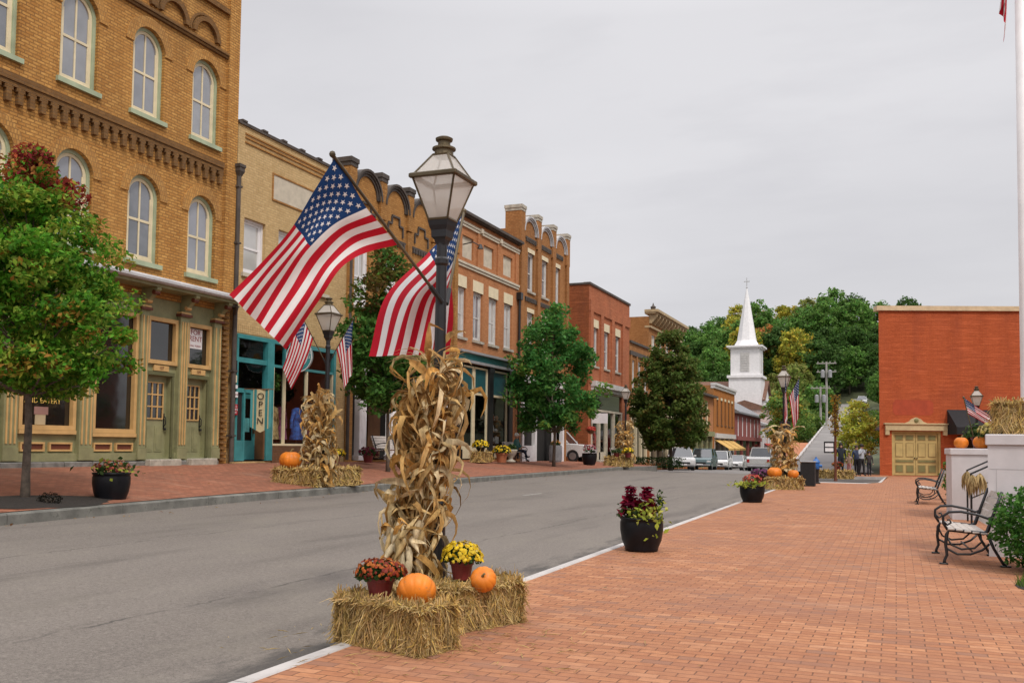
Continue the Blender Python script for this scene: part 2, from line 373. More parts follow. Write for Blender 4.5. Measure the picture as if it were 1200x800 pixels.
def asphalt():
    m, nt, b = newmat('asphalt')
    tc = nt.nodes.new('ShaderNodeTexCoord'); o = tc.outputs['Object']
    n1 = noise(nt, mapping(nt, o, (1, .22, 1)), .55, 6, .62); n2 = noise(nt, o, 140, 3, .8); n3 = noise(nt, mapping(nt, o, (.9, .1, 1)), 2.0, 5, .6)
    c = mixc(nt, ramp(nt, n1, .35, .68), (.108,.094,.083), (.160,.141,.124))
    n2c = noise(nt, o, 26, 6, .9); c = mixc(nt, ramp(nt, n2, .42, .66, (0,)*3, (.75,)*3), c, (.25,.215,.185)); c = mixc(nt, ramp(nt, n2c, .50, .62, (0,)*3, (.7,)*3), c, (.25,.22,.19))
    n2b = noise(nt, o, 55, 4, .8)
    c = mixc(nt, ramp(nt, n2b, .34, .47, (.75,)*3, (0,)*3), c, (.062,.054,.047)); c = mixc(nt, ramp(nt, n2c, .38, .46, (.5,)*3, (0,)*3), c, (.075,.065,.056))
    c = mixc(nt, ramp(nt, n3, .54, .70, (0,)*3, (.45,)*3), c, (.080,.070,.062)); n3b = noise(nt, mapping(nt, o, (1, .5, 1), (9, 2, 0)), .8, 7, .72); c = mixc(nt, ramp(nt, n3b, .50, .66, (0,)*3, (.35,)*3), c, (.20,.178,.145))
    # dark worn strip along the right kerb
    sp = nt.nodes.new('ShaderNodeSeparateXYZ'); L(nt, o, sp.inputs[0])
    n4 = noise(nt, mapping(nt, o, (3, .8, 1)), 1.2, 6, .7)
    ad = nt.nodes.new('ShaderNodeMath'); ad.operation = 'MULTIPLY_ADD'; L(nt, n4, ad.inputs[0]); ad.inputs[1].default_value = -1.6; L(nt, sp.outputs[0], ad.inputs[2])
    c = mixc(nt, ramp(nt, ad.outputs[0], .0, 1., (0,)*3, (1,)*3) if 0 else rampv(nt, ad.outputs[0], -5.15, -4.85, 0, .75), c, (.052,.048,.045))
    # long wandering cracks / paving seams
    for off, wd in ((-5.9, .011), (-9.2, .008)):
        nw = noise(nt, mapping(nt, o, (.0, .45, 0), (off, 0, 0)), 1.0, 9, .68)
        a1 = nt.nodes.new('ShaderNodeMath'); a1.operation = 'MULTIPLY_ADD'; L(nt, nw, a1.inputs[0]); a1.inputs[1].default_value = .55; L(nt, sp.outputs[0], a1.inputs[2])
        a2 = nt.nodes.new('ShaderNodeMath'); a2.operation = 'SUBTRACT'; L(nt, a1.outputs[0], a2.inputs[0]); a2.inputs[1].default_value = off+.27
        a3 = nt.nodes.new('ShaderNodeMath'); a3.operation = 'ABSOLUTE'; L(nt, a2.outputs[0], a3.inputs[0])
        f1 = rampv(nt, a3.outputs[0], wd, wd*2.4, .6, 0)
        f2 = nt.nodes.new('ShaderNodeMath'); f2.operation = 'MULTIPLY'; L(nt, f1, f2.inputs[0]); L(nt, ramp(nt, noise(nt, o, 2.3, 4), .38, .6), f2.inputs[1])
        c = mixc(nt, f2.outputs[0], c, (.035,.032,.03))
    L(nt, c, b.inputs['Base Color']); b.inputs['Roughness'].default_value = .85; b.inputs['Specular IOR Level'].default_value = .3
    bump(nt, n2, b, .35, .006)
    return m
def rampv(nt, src, a, b, va, vb):
    r = nt.nodes.new('ShaderNodeMapRange'); r.inputs[1].default_value = a; r.inputs[2].default_value = b; r.inputs[3].default_value = va; r.inputs[4].default_value = vb
    L(nt, src, r.inputs[0]); return r.outputs[0]
M['asphalt'] = asphalt()
M['road_far'] = paint('pale_worn_asphalt', (.205,.19,.18), .85, .16, scale=.5, bumpy=.2, wear=(.17,.155,.145))
M['concrete'] = paint('pale_concrete', (.46,.43,.41), .85, .15, scale=2, bumpy=.3, wear=(.33,.31,.29))
M['kerbstone'] = paint('grey_granite_kerb', (.17,.165,.145), .85, .25, scale=3, bumpy=.6, wear=(.08,.085,.07))
M['ground'] = paint('dry_grass_ground', (.07,.08,.035), .95, .35, scale=.3)
M['whitewall'] = paint('whitewashed_block', (.56,.53,.535), .75, .07, scale=2.5, bumpy=.15)
# ------------------------------------------------------------------ lie of the land
def interp(t, pts):
    if t <= pts[0][0]: return pts[0][1]
    for (a, va), (b, vb) in zip(pts, pts[1:]):
        if t <= b: return va+(vb-va)*(t-a)/(b-a)
    return pts[-1][1]
def sstep(a, b, t):
    t = max(0, min(1, (t-a)/(b-a))); return t*t*(3-2*t)
def kL(y): return interp(y, [(-12,-10.1),(0,-11.0),(9.5,-11.55),(15.5,-12.2),(22.2,-12.42),(42.6,-13.0),(50,-13.3),(57,-13.6),(60,-14.4),(62,-16.4),(150,-18.0)])
def kR(y): return -3.75-.0105*(y-4.6)
def fall(y): return interp(y, [(48,0),(80,-.40),(100,-.88),(400,-.9)])
def zroad(x, y):
    t = max(0, min(1, (x-kL(y))/(kR(y)-kL(y))))
    k = 1-sstep(46, 62, y)
    return (.25*(1-t)-.12*t)*k+fall(y)
def zbase(y): return interp(y, [(-10,.9),(25,.87),(34,.78),(55,.55),(70,.25),(80,-.15),(100,-.7),(400,-.8)])
def zpave(x, y):
    k = kL(y); t = max(0, min(1, (k-x)/(k+17.2)))
    return (.40+fall(y))*(1-t)+zbase(y)*t
def zhill(y): return max(0, .074*(y-59)) if y < 205 else .074*146+.40*(y-205)
def zmain(y): return fall(y)+max(0, min(30, (y-178)*.40))
def G(x, y):
    s = sstep(-9.2, -6.2, x)
    return zmain(y)*(1-s)+zhill(y)*s if y > 56 else 0

def sheet(name, mat, ys, xl, xr, zf, nx=6, kind='structure', lift=0):
    mb = MB(); rows = []
    for y in ys:
        a, b = xl(y), xr(y)
        rows.append([mb.vert((a+(b-a)*i/nx, y, zf(a+(b-a)*i/nx, y)+lift)) for i in range(nx+1)])
    for r0, r1 in zip(rows, rows[1:]):
        for i in range(nx): mb.face((r0[i], r0[i+1], r1[i+1], r1[i]))
    o = mb.build(name, mat, smooth=True); o['kind'] = kind; return o
def fr(a, b, st):
    n = int(round((b-a)/st)); return [a+(b-a)*i/n for i in range(n+1)]

# terrain: one sheet to the horizon, lying under everything else
def terrain():
    mb = MB(); xs = fr(-420, -60, 30)+fr(-56, 40, 4)[0:]+fr(60, 420, 30); ys = fr(-60, 52, 8)+fr(56, 300, 4)+fr(320, 700, 40)
    def z(x, y):
        v = G(x, y)-.35
        if y < 58: v = -.6
        v -= .6*sstep(-19, -40, x)*0
        if y > 255: v = min(v, G(x, 255)-.35+0*(y-255))
        if x < -60: v = v*(1-sstep(-60, -200, x)*.6)
        if x > 40: v = v*(1-sstep(40, 200, x)*.7)
        return v
    rows = [[mb.vert((x, y, z(x, y))) for x in xs] for y in ys]
    for r0, r1 in zip(rows, rows[1:]):
        for i in range(len(xs)-1): mb.face((r0[i], r0[i+1], r1[i+1], r1[i]))
    o = mb.build('ground', M['ground'], smooth=True); o['kind'] = 'structure'
terrain()
sheet('road', M['asphalt'], fr(-12, 60, 2), lambda y: kL(y)-.02, lambda y: kR(y)+.02 if y < 43 else interp(y, [(43,-4.15),(46,-3.6),(48,-2.2),(50,4.5),(60,-1.8)]), zroad, 10)
sheet('main_street', M['road_far'], fr(60, 176, 4), lambda y: interp(y,[(60,-14.6),(64,-16.6),(176,-18.2)]), lambda y: interp(y, [(60,-2.0),(64,-8.3),(176,-8.3)]), lambda x, y: G(min(x,-9.2), y)+.004, 8)
sheet('hill_road', M['road_far'], fr(60, 204, 4), lambda y: interp(y, [(60,-6.0),(70,-6.3),(204,-10.2)]), lambda y: interp(y, [(60,-1.2),(70,-2.6),(204,-6.2)]), lambda x, y: zhill(y)+.012, 4)
sheet('brick_sidewalk', M['paver_far'], fr(63, 88, 2.5), lambda y: interp(y, [(63,-7.2),(72,-8.2),(90,-8.6)]), lambda y: interp(y, [(63,-6.1),(70,-6.4),(90,-7.0)]), lambda x, y: zhill(y)*.9+.07, 3)
g = MB()
for a, b in zip(fr(62, 150, 4), fr(62, 150, 4)[1:]):
    q = lambda y: interp(y, [(60,-6.0),(70,-6.3),(204,-10.2)])
    lo = [g.vert(p) for p in ((q(a)-.16,a,zhill(a)-.2),(q(a),a,zhill(a)-.2),(q(b)-.05,b-.05,zhill(b)-.2),(q(b)-.21,b-.05,zhill(b)-.2))]; hi = [g.vert(p) for p in ((q(a)-.16,a,zhill(a)+.15),(q(a),a,zhill(a)+.15),(q(b)-.05,b-.05,zhill(b)+.15),(q(b)-.21,b-.05,zhill(b)+.15))]
    g.face(hi)
    for i in range(4): g.face((lo[i], lo[(i+1)%4], hi[(i+1)%4], hi[i]))
o = g.build('kerb', M['concrete']); o['kind'] = 'structure'
# plaza on the right, flush with its narrow concrete edge
sheet('brick_plaza', M['paver'], fr(-10, 43, 1), lambda y: kR(y)+.13, lambda y: 14, lambda x, y: 0, 4)
sheet('brick_plaza_corner', M['paver'], fr(43, 60.5, .5), lambda y: interp(y, [(43,-1.2),(45,-.6),(60.5,-.4)]), lambda y: 14, lambda x, y: 0, 4)
sheet('crossing_apron', M['concrete'], fr(43, 47, .5), lambda y: interp(y, [(43,-4.02),(45,-3.7),(47,-2.6)]), lambda y: interp(y, [(43,-1.2),(45,-.6),(47,-.58)]), lambda x, y: -.004-.10*sstep(43.5,47,y), 4)
sheet('sidewalk_corner', M['paver'], fr(53.5, 59.5, .5), lambda y: interp(y, [(53.5,-3.2),(59.5,-2.4)]), lambda y: -.40, lambda x, y: .02, 3)
g = MB(); g.box(-3.35,-.45,53.36,53.49,-.5,.022); g.box(-1.32,-1.19,43.0,43.9,-.5,.004); g.poly([(-.75,45,.0),(-.62,45,.0),(-.42,53.4,.0),(-.55,53.4,.0)]); g.poly([(-.75,45,.0),(-.75,45,-.5),(-.55,53.4,-.5),(-.55,53.4,.0)]); g.poly([(-1.32,43.9,0),(-1.19,43.9,0),(-.62,45,0),(-.75,45,0)]); g.poly([(-1.32,43.9,0),(-1.32,43.9,-.5),(-.75,45,-.5),(-.75,45,0)])
o = g.build('kerb', M['concrete']); o['kind'] = 'structure'
def kerb(name, mat, ys, xf, w0, w1, zt, zb, seg):
    """kerb of separate stones: each joint is a thin gap"""
    mb = MB()
    for a, b in zip(ys, ys[1:]):
        b2 = b-(.012 if seg else 0)
        p = [(xf(a)+w0, a), (xf(a)+w1, a), (xf(b2)+w1, b2), (xf(b2)+w0, b2)]
        e = .018
        q = [(p[0][0]+e, a), (p[1][0]-e, a), (p[2][0]-e, b2), (p[3][0]+e, b2)]
        lo = [mb.vert((x, y, zb(x, y))) for x, y in p]; mi = [mb.vert((x, y, zt(x, y)-e)) for x, y in p]; hi = [mb.vert((x, y, zt(x, y))) for x, y in q]
        for i in range(4):
            j = (i+1) % 4
            mb.face((lo[i], lo[j], mi[j], mi[i])); mb.face((mi[i], mi[j], hi[j], hi[i]))
        mb.face(hi)
    o = mb.build(name, mat); o['kind'] = 'structure'; return o
kerb('kerb', M['concrete'], fr(-10, 43, 2.94), kR, 0, .13, lambda x, y: .006, lambda x, y: -.3, True)
kerb('kerb', M['kerbstone'], fr(-12, 60, 2.4), kL, -.18, .0, lambda x, y: zpave(x+.1, y)+.003, lambda x, y: zroad(x, y)-.25, True)
sheet('sidewalk', M['paver_left'], fr(-12, 62, 1), lambda y: -17.6, lambda y: kL(y)-.18, zpave, 6)
sheet('sidewalk', M['paver_left'], fr(62, 150, 4), lambda y: -22, lambda y: kL(y), lambda x, y: G(-15, y)+.06, 3)
# planting strip of mulch round the street trees, and a grass patch at the plaza's right edge
def patch(name, cx, cy, rx, ry, mat, zf, lift=.006):
    mb = MB(); c = mb.vert((cx, cy, zf(cx, cy)+lift+.02)); n = 28
    r = [mb.vert((cx+rx*math.cos(2*PI*k/n)*random.uniform(.86,1.08), cy+ry*math.sin(2*PI*k/n)*random.uniform(.86,1.08), zf(cx+rx*math.cos(2*PI*k/n), cy+ry*math.sin(2*PI*k/n))+lift)) for k in range(n)]
    for k in range(n): mb.face((c, r[k], r[(k+1)%n]))
    o = mb.build(name, mat, smooth=True); o['kind'] = 'structure'; return o
M['mulch'] = paint('dark_mulch', (.022,.016,.012), .95, .4, scale=25, bumpy=.9)
patch('tree_pit', -12.55, 10.9, .75, 1.5, M['mulch'], zpave)

# worn white centre dashes
def dashes():
    mb = MB()
    M['roadpaint'] = paint('worn_road_paint', (.28,.265,.24), .8, .25, scale=9, wear=(.17,.16,.15))
    for y0 in (23.5,):
        xc = -9.25
        p = [(xc-.05, y0), (xc+.05, y0), (xc+.05, y0+1.4), (xc-.05, y0+1.4)]
        mb.poly([(x, y, zroad(x, y)+.006) for x, y in p])
    o = mb.build('road_marking', M['roadpaint']); o['kind'] = 'structure'
dashes()

# ------------------------------------------------------------------ building kit: local x runs along the facade, y into the building, z up
class Bld:
    def __init__(s, name, label, y0, zb, x=-17.2, cat='building', group=None, rz=PI/2, loc=None):
        s.y0 = y0; s.zb = zb
        s.root = empty(name, loc or (x, y0, zb), rz, label, cat, group)
    def mb(s): return MB((-s.y0, 0, -s.zb))
    def add(s, name, mb, mats, parent=None, smooth=False):
        return recalc(mb.build(name, mats, parent or s.root, smooth))

def arch_pts(y0, y1, zs, zt, n=14):
    cx = (y0+y1)/2; r = (y1-y0)/2; h = zt-zs
    return [(cx-r*math.cos(PI*k/n), zs+h*math.sin(PI*k/n)) for k in range(n+1)]

def wall(mb, y0, y1, z0, z1, holes, n=0, depth=.22, m=0, mr=None):
    """facade with real openings; holes = (y0,y1,z0,z1,arch?)"""
    mr = m if mr is None else mr
    ys = sorted({y0, y1, *[h[0] for h in holes], *[h[1] for h in holes]}); zs = sorted({z0, z1, *[h[2] for h in holes], *[h[3] for h in holes]})
    ys = [y for y in ys if y0 <= y <= y1]; zs = [z for z in zs if z0 <= z <= z1]
    for a, b in zip(ys, ys[1:]):
        run = None
        for c, d in zip(zs, zs[1:]):
            cy, cz = (a+b)/2, (c+d)/2
            if any(h[0] < cy < h[1] and h[2] < cz < h[3] for h in holes):
                if run: mb.poly([(a, n, run[0]), (b, n, run[0]), (b, n, run[1]), (a, n, run[1])], m); run = None
            else: run = (run[0], d) if run else (c, d)
        if run: mb.poly([(a, n, run[0]), (b, n, run[0]), (b, n, run[1]), (a, n, run[1])], m)
    for h in holes:
        a, b, c, d = h[:4]
        if len(h) > 4 and h[4]:
            zs_ = d-(b-a)/2
            p = arch_pts(a, b, zs_, d); k = len(p)//2
            for i in range(len(p)-1):
                (u0, w0), (u1, w1) = p[i], p[i+1]
                mb.poly([(u0, n, w0), (u1, n, w1), (u1, n, d+1e-4), (u0, n, d+1e-4)] if 1 else [], m)
                mb.poly([(u0, n, w0), (u1, n, w1), (u1, n+depth, w1), (u0, n+depth, w0)], mr)
            top = zs_
        else:
            top = d
            mb.poly([(a, n, d), (b, n, d), (b, n+depth, d), (a, n+depth, d)], mr)
        mb.poly([(a, n, c), (a, n, top), (a, n+depth, top), (a, n+depth, c)], mr)
        mb.poly([(b, n, c), (b, n, top), (b, n+depth, top), (b, n+depth, c)], mr)
        mb.poly([(a, n, c), (b, n, c), (b, n+depth, c), (a, n+depth, c)], mr)

def shell(mb, y0, y1, z0, z1, depth, m=0, roof=None, front=False):
    """sides, back and roof slab of a block (the front comes from wall())"""
    mb.poly([(y0, 0, z0), (y0, depth, z0), (y0, depth, z1), (y0, 0, z1)], m)
    mb.poly([(y1, 0, z0), (y1, depth, z0), (y1, depth, z1), (y1, 0, z1)], m)
    mb.poly([(y0, depth, z0), (y1, depth, z0), (y1, depth, z1), (y0, depth, z1)], m)
    mb.poly([(y0, .3, z1-.5), (y1, .3, z1-.5), (y1, depth, z1-.5), (y0, depth, z1-.5)], m)
    mb.poly([(y0, .3, z1-.5), (y1, .3, z1-.5), (y1, .3, z1), (y0, .3, z1)], m)
    mb.poly([(y0, 0, z1), (y1, 0, z1), (y1, .3, z1), (y0, .3, z1)], m)

def window(B, y0, y1, z0, z1, arch=False, frame=None, edge=None, pane=None, sill=None, sash=None, n0=.07, cross=True, lintel=None, sill_out=.08, fw=.07, lintel_h=.28):
    frame = frame or M['cream']; pane = pane or M['pane']; pane = random.choice([pane, pane, M['pane2'], M['pane3']]) if pane == M['pane'] else pane; sash = sash or frame
    mb = B.mb(); w = fw
    mats = [frame, edge or frame]
    if arch:
        r = (y1-y0)/2; zs = z1-r; cx = (y0+y1)/2
        mb.arc(cx, zs, r-w, r, n0, n0+.09, m=1); mb.arc(cx, zs, r-w*1.9, r-w, n0+.035, n0+.09, m=0)
        zt = zs
    else:
        zt = z1
        mb.box(y0, y1, n0, n0+.09, z1-w, z1, 1)
    mb.box(y0, y0+w, n0, n0+.09, z0, zt-(0 if arch else w), 1); mb.box(y1-w, y1, n0, n0+.09, z0, zt-(0 if arch else w), 1)
    mb.box(y0+w, y0+w*1.9, n0+.035, n0+.09, z0+w, zt-(0 if arch else w), 0); mb.box(y1-w*1.9, y1-w, n0+.035, n0+.09, z0+w, zt-(0 if arch else w), 0)
    mb.box(y0+w, y1-w, n0+.01, n0+.09, z0, z0+w, 0)
    wo = B.add('window', mb, mats)
    s = B.mb(); cy = (y0+y1)/2; zm = z0+(z1-z0)*.48
    s.box(y0+w*1.9, y1-w*1.9, n0+.04, n0+.075, zm-.03, zm+.03)
    s.box(y0+w*1.9, y1-w*1.9, n0+.042, n0+.077, z0+w, z0+w+.09)
    if not arch: s.box(y0+w*1.9, y1-w*1.9, n0+.042, n0+.077, z1-w-.07, z1-w)
    for q in (y0+w*1.9-.002, y1-w*1.9-.028): s.box(q, q+.03, n0+.045, n0+.0745, z0+w, (z1-(y1-y0)/2 if arch else z1-w))
    if cross:
        s.box(cy-.022, cy+.022, n0+.044, n0+.07, z0+w+.09, zm-.03); s.box(cy-.022, cy+.022, n0+.044, n0+.07, zm+.03, z1-w*1.2)
    B.add('sash', s, sash, wo)
    p = B.mb()
    if arch:
        r = (y1-y0)/2-w*.9; zs = z1-(y1-y0)/2
        pts = [(cy-r*math.cos(PI*k/14), zs+r*math.sin(PI*k/14)) for k in range(15)]
        p.poly([(y0+w*.9, n0+.062, z0+w*.9), (y1-w*.9, n0+.062, z0+w*.9)]+[(a, n0+.062, b) for a, b in reversed(pts)])
    else:
        tl = random.uniform(-.004, .004)
        p.poly([(y0+w*.9, n0+.062+tl, z0+w*.9), (y1-w*.9, n0+.062-tl, z0+w*.9), (y1-w*.9, n0+.062-tl, z1-w*.9), (y0+w*.9, n0+.062+tl, z1-w*.9)])
    B.add('pane', p, pane, wo)
    if sill:
        q = B.mb(); q.box(y0-.09, y1+.09, -sill_out, n0+.03, z0-.11, z0)
        B.add('sill', q, sill, wo)
    if lintel:
        q = B.mb(); q.box(y0-.06, y1+.06, -.012, .05, z1, z1+lintel_h)
        B.add('lintel', q, lintel, wo)
    return wo

def text(body, size, mat, parent=None, loc=(0,0,0), rot=(PI/2,0,0), name='lettering', align='CENTER', ext=.002, sp=1.0, sx=1., line=1.):
    cu = bpy.data.curves.new(name, 'FONT'); cu.body = body; cu.size = size; cu.align_x = align; cu.align_y = 'CENTER'; cu.extrude = ext; cu.space_character = sp; cu.space_line = line
    cu.materials.append(mat)
    o = bpy.data.objects.new(name, cu); COL.objects.link(o); o.location = loc; o.rotation_euler = rot; o.scale = (sx, 1, 1)
    if parent: o.parent = parent
    dg = bpy.context.evaluated_depsgraph_get(); nm = bpy.data.meshes.new_from_object(o.evaluated_get(dg)); nm.name = name
    q = bpy.data.objects.new(name, nm); COL.objects.link(q); q.location = o.location; q.rotation_euler = o.rotation_euler; q.scale = o.scale; q.parent = o.parent
    bpy.data.objects.remove(o); bpy.data.curves.remove(cu)
    return q

# ================================================================== 1. ochre three-storey block, left
def b1():
    B = Bld('brick_building', 'large ochre brick building with tall arched windows and an olive green shopfront', 7.0, .85)
    zt = 14.7; cu = [9.32, 11.44, 13.56, 15.68, 17.82, 19.92]; w = .53
    holes = [(c-w, c+w, 9.53, 11.76, 1) for c in cu]+[(c-w-.02, c+w-.02, 5.87, 8.04, 1) for c in cu]
    shop = (7.4, 20.75, .9, 5.05)
    mb = B.mb(); wall(mb, 7, 21.15, .2, zt, holes+[shop], m=0); shell(mb, 7, 21.15, .2, zt, 14, 0)
    B.add('wall', mb, [M['ochre_brick']])
    for c in cu:
        for i, (a, b) in enumerate(((9.53, 11.76), (5.87, 8.04))):
            d = -.02*i
            window(B, c-w+d, c+w+d, a, b, True, M['cream'], M['sage'], M['pane'], M['sage'], fw=.085, n0=.09)
    # hood of soldier bricks over each arch
    am = brick('arch_brick', (.60,.33,.10), (.40,.18,.045), (.20,.115,.05), w=.075, h=.11)
    for c in cu:
        for q in ((c, 11.76-w), (c-.02, 8.04-w)):
            mb = B.mb(); mb.arc(q[0], q[1], w, w+.26, -.03, .05, seg=18); B.add('arch_hood', mb, am)
    # corbel table between the storeys
    mb = B.mb(); mb.box(7, 20.6, -.13, .02, 8.97, 9.12); mb.box(7, 20.6, -.10, .02, 8.86, 8.967)
    y = 7.1
    while y < 20.55:
        mb.box(y, y+.125, -.10, .02, 8.52 if True else 0, 8.857); mb.box(y-.04, y+.165, -.095, .02, 8.78, 8.853); y += .29
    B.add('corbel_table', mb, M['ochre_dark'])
    mb = B.mb(); mb.box(7, 20.7, -.11, .02, 12.17, 12.24); mb.box(7, 20.7, -.07, .02, 12.10, 12.165)
    y = 7.6
    while y < 20.4:
        mb.arc(y, 12.36, .40, .52, -.10, .02, seg=14, m=0); mb.arc(y, 12.36, .56, .62, -.05, .02, seg=14, m=0); y += 1.22
    mb.box(7, 20.7, -.10, .02, 13.35, 13.5); mb.box(6.95, 21.2, -.16, .35, zt, zt+.12)
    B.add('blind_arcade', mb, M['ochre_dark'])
    mb = B.mb(); mb.box(20.72, 21.15, -.10, -.001, 5.4, zt-.02); B.add('corner_pier', mb, M['ochre_brick'])
    # toothed brick corner beside the shopfront
    mb = B.mb(); z = .95
    while z < 5.2:
        mb.box(20.78, 21.0, -.11, .0, z, z+.075); z += .15
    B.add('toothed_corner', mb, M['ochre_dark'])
    # ---------------- shopfront
    ol, oc, od, ru = M['olive'], M['ochre_trim'], M['olive_dark'], M['rust_trim']
    wins = [(7.9,9.4,1.74,4.5),(10.0,11.5,1.74,4.5),(12.3,13.85,1.74,4.5),(14.5,15.86,1.74,4.5),(16.47,17.68,1.70,4.5)]
    doors = [(18.12,18.95,1.04,3.10),(19.52,20.28,1.04,3.10)]
    trans = [(18.12,19.04,3.46,4.5),(19.52,20.33,3.46,4.5)]
    plates = []
    mb = B.mb(); wall(mb, 7.4, 20.75, .9, 5.05, wins+doors+trans, n=.03, depth=.16, m=0)
    B.add('shopfront', mb, ol)
    for (a, b, c, d) in wins+trans:
        f = B.mb()
        for q in ((a-.07,a+.02,c-.07,d+.07),(b-.02,b+.07,c-.07,d+.07),(a+.02,b-.02,c-.07,c+.03),(a+.02,b-.02,d-.03,d+.07)): f.box(q[0],q[1],-.035,.08,q[2],q[3])
        wo = B.add('shop_window', f, oc)
        p = B.mb(); p.poly([(a,.09,c),(b,.09,c),(b,.09,d),(a,.09,d)]); B.add('pane', p, M['pane_dark'], wo)
    for i, (a, b, c, d) in enumerate(doors):
        f = B.mb(); n = .16
        f.box(a, b, n, n+.045, c, d)                       # door leaf
        gy0, gy1, gz0, gz1 = a+.13, b-.13, c+.98, d-.17
        do = B.add('door', f, paint('olive_door_paint', (.26,.255,.135), .45, .08)); do['label'] = ('olive green panelled door with nine small panes, number 107', 'olive green panelled door with a long dark handle, number 109')[i]
        g = B.mb(); g.poly([(gy0,n-.003,gz0),(gy1,n-.003,gz0),(gy1,n-.003,gz1),(gy0,n-.003,gz1)]); B.add('pane', g, M['pane_dark'], do)
        g = B.mb()
        for k in range(4): y = gy0+(gy1-gy0)*k/3; g.box(y-.016, y+.016, n-.028, n-.004, gz0, gz1)
        for k in range(4): z = gz0+(gz1-gz0)*k/3; g.box(gy0, gy1, n-.030, n-.0045, z-.016, z+.016)
        B.add('glazing_bars', g, oc, do)
        g = B.mb()
        for k in (0, 1):
            y0 = a+.12+k*(b-a-.24)/2+.03*k; y1 = a+.12+(k+1)*(b-a-.24)/2-.03*(1-k)
            g.box(y0, y1, n-.014, n-.001, c+.15, c+.80); g.box(y0+.05, y1-.05, n-.022, n-.015, c+.20, c+.75)
        B.add('door_panel', g, ol, do)
        g = B.mb(); hy = b-.07
        g.box(hy-.02, hy+.02, n-.012, n-.001, c+.72, c+1.12); g.tube([(hy,n-.02,c+.8),(hy,n-.07,c+.85),(hy,n-.07,c+1.0),(hy,n-.02,c+1.05)], .012); g.lathe([(.03,-.03),(.035,0),(.03,.03)], (hy, n-.05, c+.72), 8)
        B.add('handle', g, M['black'], do)
        g = B.mb(); g.box(a-.08, a-.01, -.02, .15, c, d+.09); g.box(b+.01, b+.08, -.02, .15, c, d+.09); g.box(a-.08, b+.08, -.024, .15, d+.01, d+.10)
        B.add('door_frame', g, od)
        g = B.mb(); py = (a+b)/2+.03; g.box(py-.26, py+.26, -.02, .03, 3.22, 3.36); po = B.add('number_plate', g, oc)
        text(('107', '109')[i], .11, ru, po, (py-7, -.024, 3.29-.85), name='lettering')
    # trim: pilasters with brackets, aprons, plinth
    pil = [(7.55,7.8),(9.55,9.85),(11.65,12.15),(14.02,14.36),(15.98,16.36),(17.76,18.02),(19.12,19.44),(20.42,20.72)]
    for a, b in pil:
        g = B.mb(); g.box(a, b, -.09, .03, 1.28, 4.68)
        g.box(a+.05, a+.085, -.112, -.09, 1.36, 4.55, 1); g.box(b-.085, b-.05, -.112, -.09, 1.36, 4.55, 1)
        if b-a > .3: g.box((a+b)/2-.02, (a+b)/2+.02, -.112, -.09, 1.36, 4.55, 1)
        g.box(a-.05, b+.05, -.15, .03, 4.683, 4.75, 2); g.box(a-.02, b+.02, -.13, .03, 4.753, 4.80, 1)
        cy = (a+b)/2
        g.extrude_x([(-.12,4.803),(-.30,5.0),(-.50,5.16),(-.50,5.22),(.02,5.22),(.02,4.803)], cy-.07, cy+.07, 0)
        g.tube([(cy-.085,-.40,5.10),(cy+.085,-.40,5.10)], .06, 10, 2); g.tube([(cy-.085,-.18,4.9),(cy+.085,-.18,4.9)], .05, 10, 1)
        g.box(a-.02, b+.02, -.12, .03, 1.0, 1.277)
        B.add('pilaster', g, [ol, oc, ru])
    g = B.mb()
    for (a, b, c, d) in wins:
        g.box(a-.07, b+.07, -.06, .03, c-.16, c-.075, 1)
        k = (a+b)/2
        for (p, q) in ((a, k-.06), (k+.06, b)):
            for r in ((p,q,1.20,1.24),(p,q,1.36,1.40)): g.box(r[0], r[1], -.03, .03, r[2], r[3], 1)
            for r in ((p,p+.04),(q-.04,q)): g.box(r[0], r[1], -.028, .03, 1.24, 1.36, 1)
            g.box(p+.04, q-.04, .0, .028, 1.24, 1.36, 2)
    B.add('apron_panel', g, [ol, oc, ru])
    g = B.mb(); g.box(7.4, 18.05, -.06, .03, .98, 1.16); g.box(19.05, 19.48, -.06, .03, .98, 1.16); B.add('plinth', g, ol)
    g = B.mb(); y = 7.4
    while y < 20.7:
        l = random.uniform(.5, 1.1); g.bev(y, min(y+l, 20.75)-.012, -.10-random.uniform(0,.03), .06, .45, .975-random.uniform(0,.03), .02); y += l
    B.add('foundation_stone', g, M['stone_dark'])
    g = B.mb(); g.bev(18.0, 19.1, -.28, -.11, .6, 1.0, .015); g.bev(19.45, 20.45, -.30, -.11, .6, 1.01, .015); B.add('door_step', g, M['stone'])
    g = B.mb(); g.box(7.2, 20.85, -.52, .03, 5.225, 5.30, 0); g.extrude_x([(-.62,5.30),(-.66,5.34),(-.66,5.40),(-.60,5.45),(.0,5.52),(.0,5.30)], 7.15, 20.95, 1)
    B.add('shop_cornice', g, [ol, M['tin']])
    # dark display behind the eatery window: gilt lettering and menu boards on the glass
    t = text('AND EATERY', .16, paint('gold_leaf', (.75,.50,.12), .4, .1), B.root, (15.12-7, .08, 2.30-.85))
    t = text('TEA HOUSE', .17, bpy.data.materials['gold_leaf'], B.root, (15.22-7, .08, 3.02-.85)) if 0 else t
    g = B.mb(); g.box(14.93, 15.2, .075, .086, 1.78, 2.0); g.box(14.9, 15.26, .07, .083, 2.0, 2.17, 1); B.add('window_display', g, [paint('parchment', (.42,.33,.2), .8), paint('pink_card', (.30,.16,.13), .8)])
    # FOR RENT card in the right transom
    g = B.mb(); g.box(19.62, 20.14, .078, .086, 3.92, 4.44); so = B.add('rent_sign', g, M['white_paint']); so['label'] = 'white card reading FOR RENT behind the upper pane'
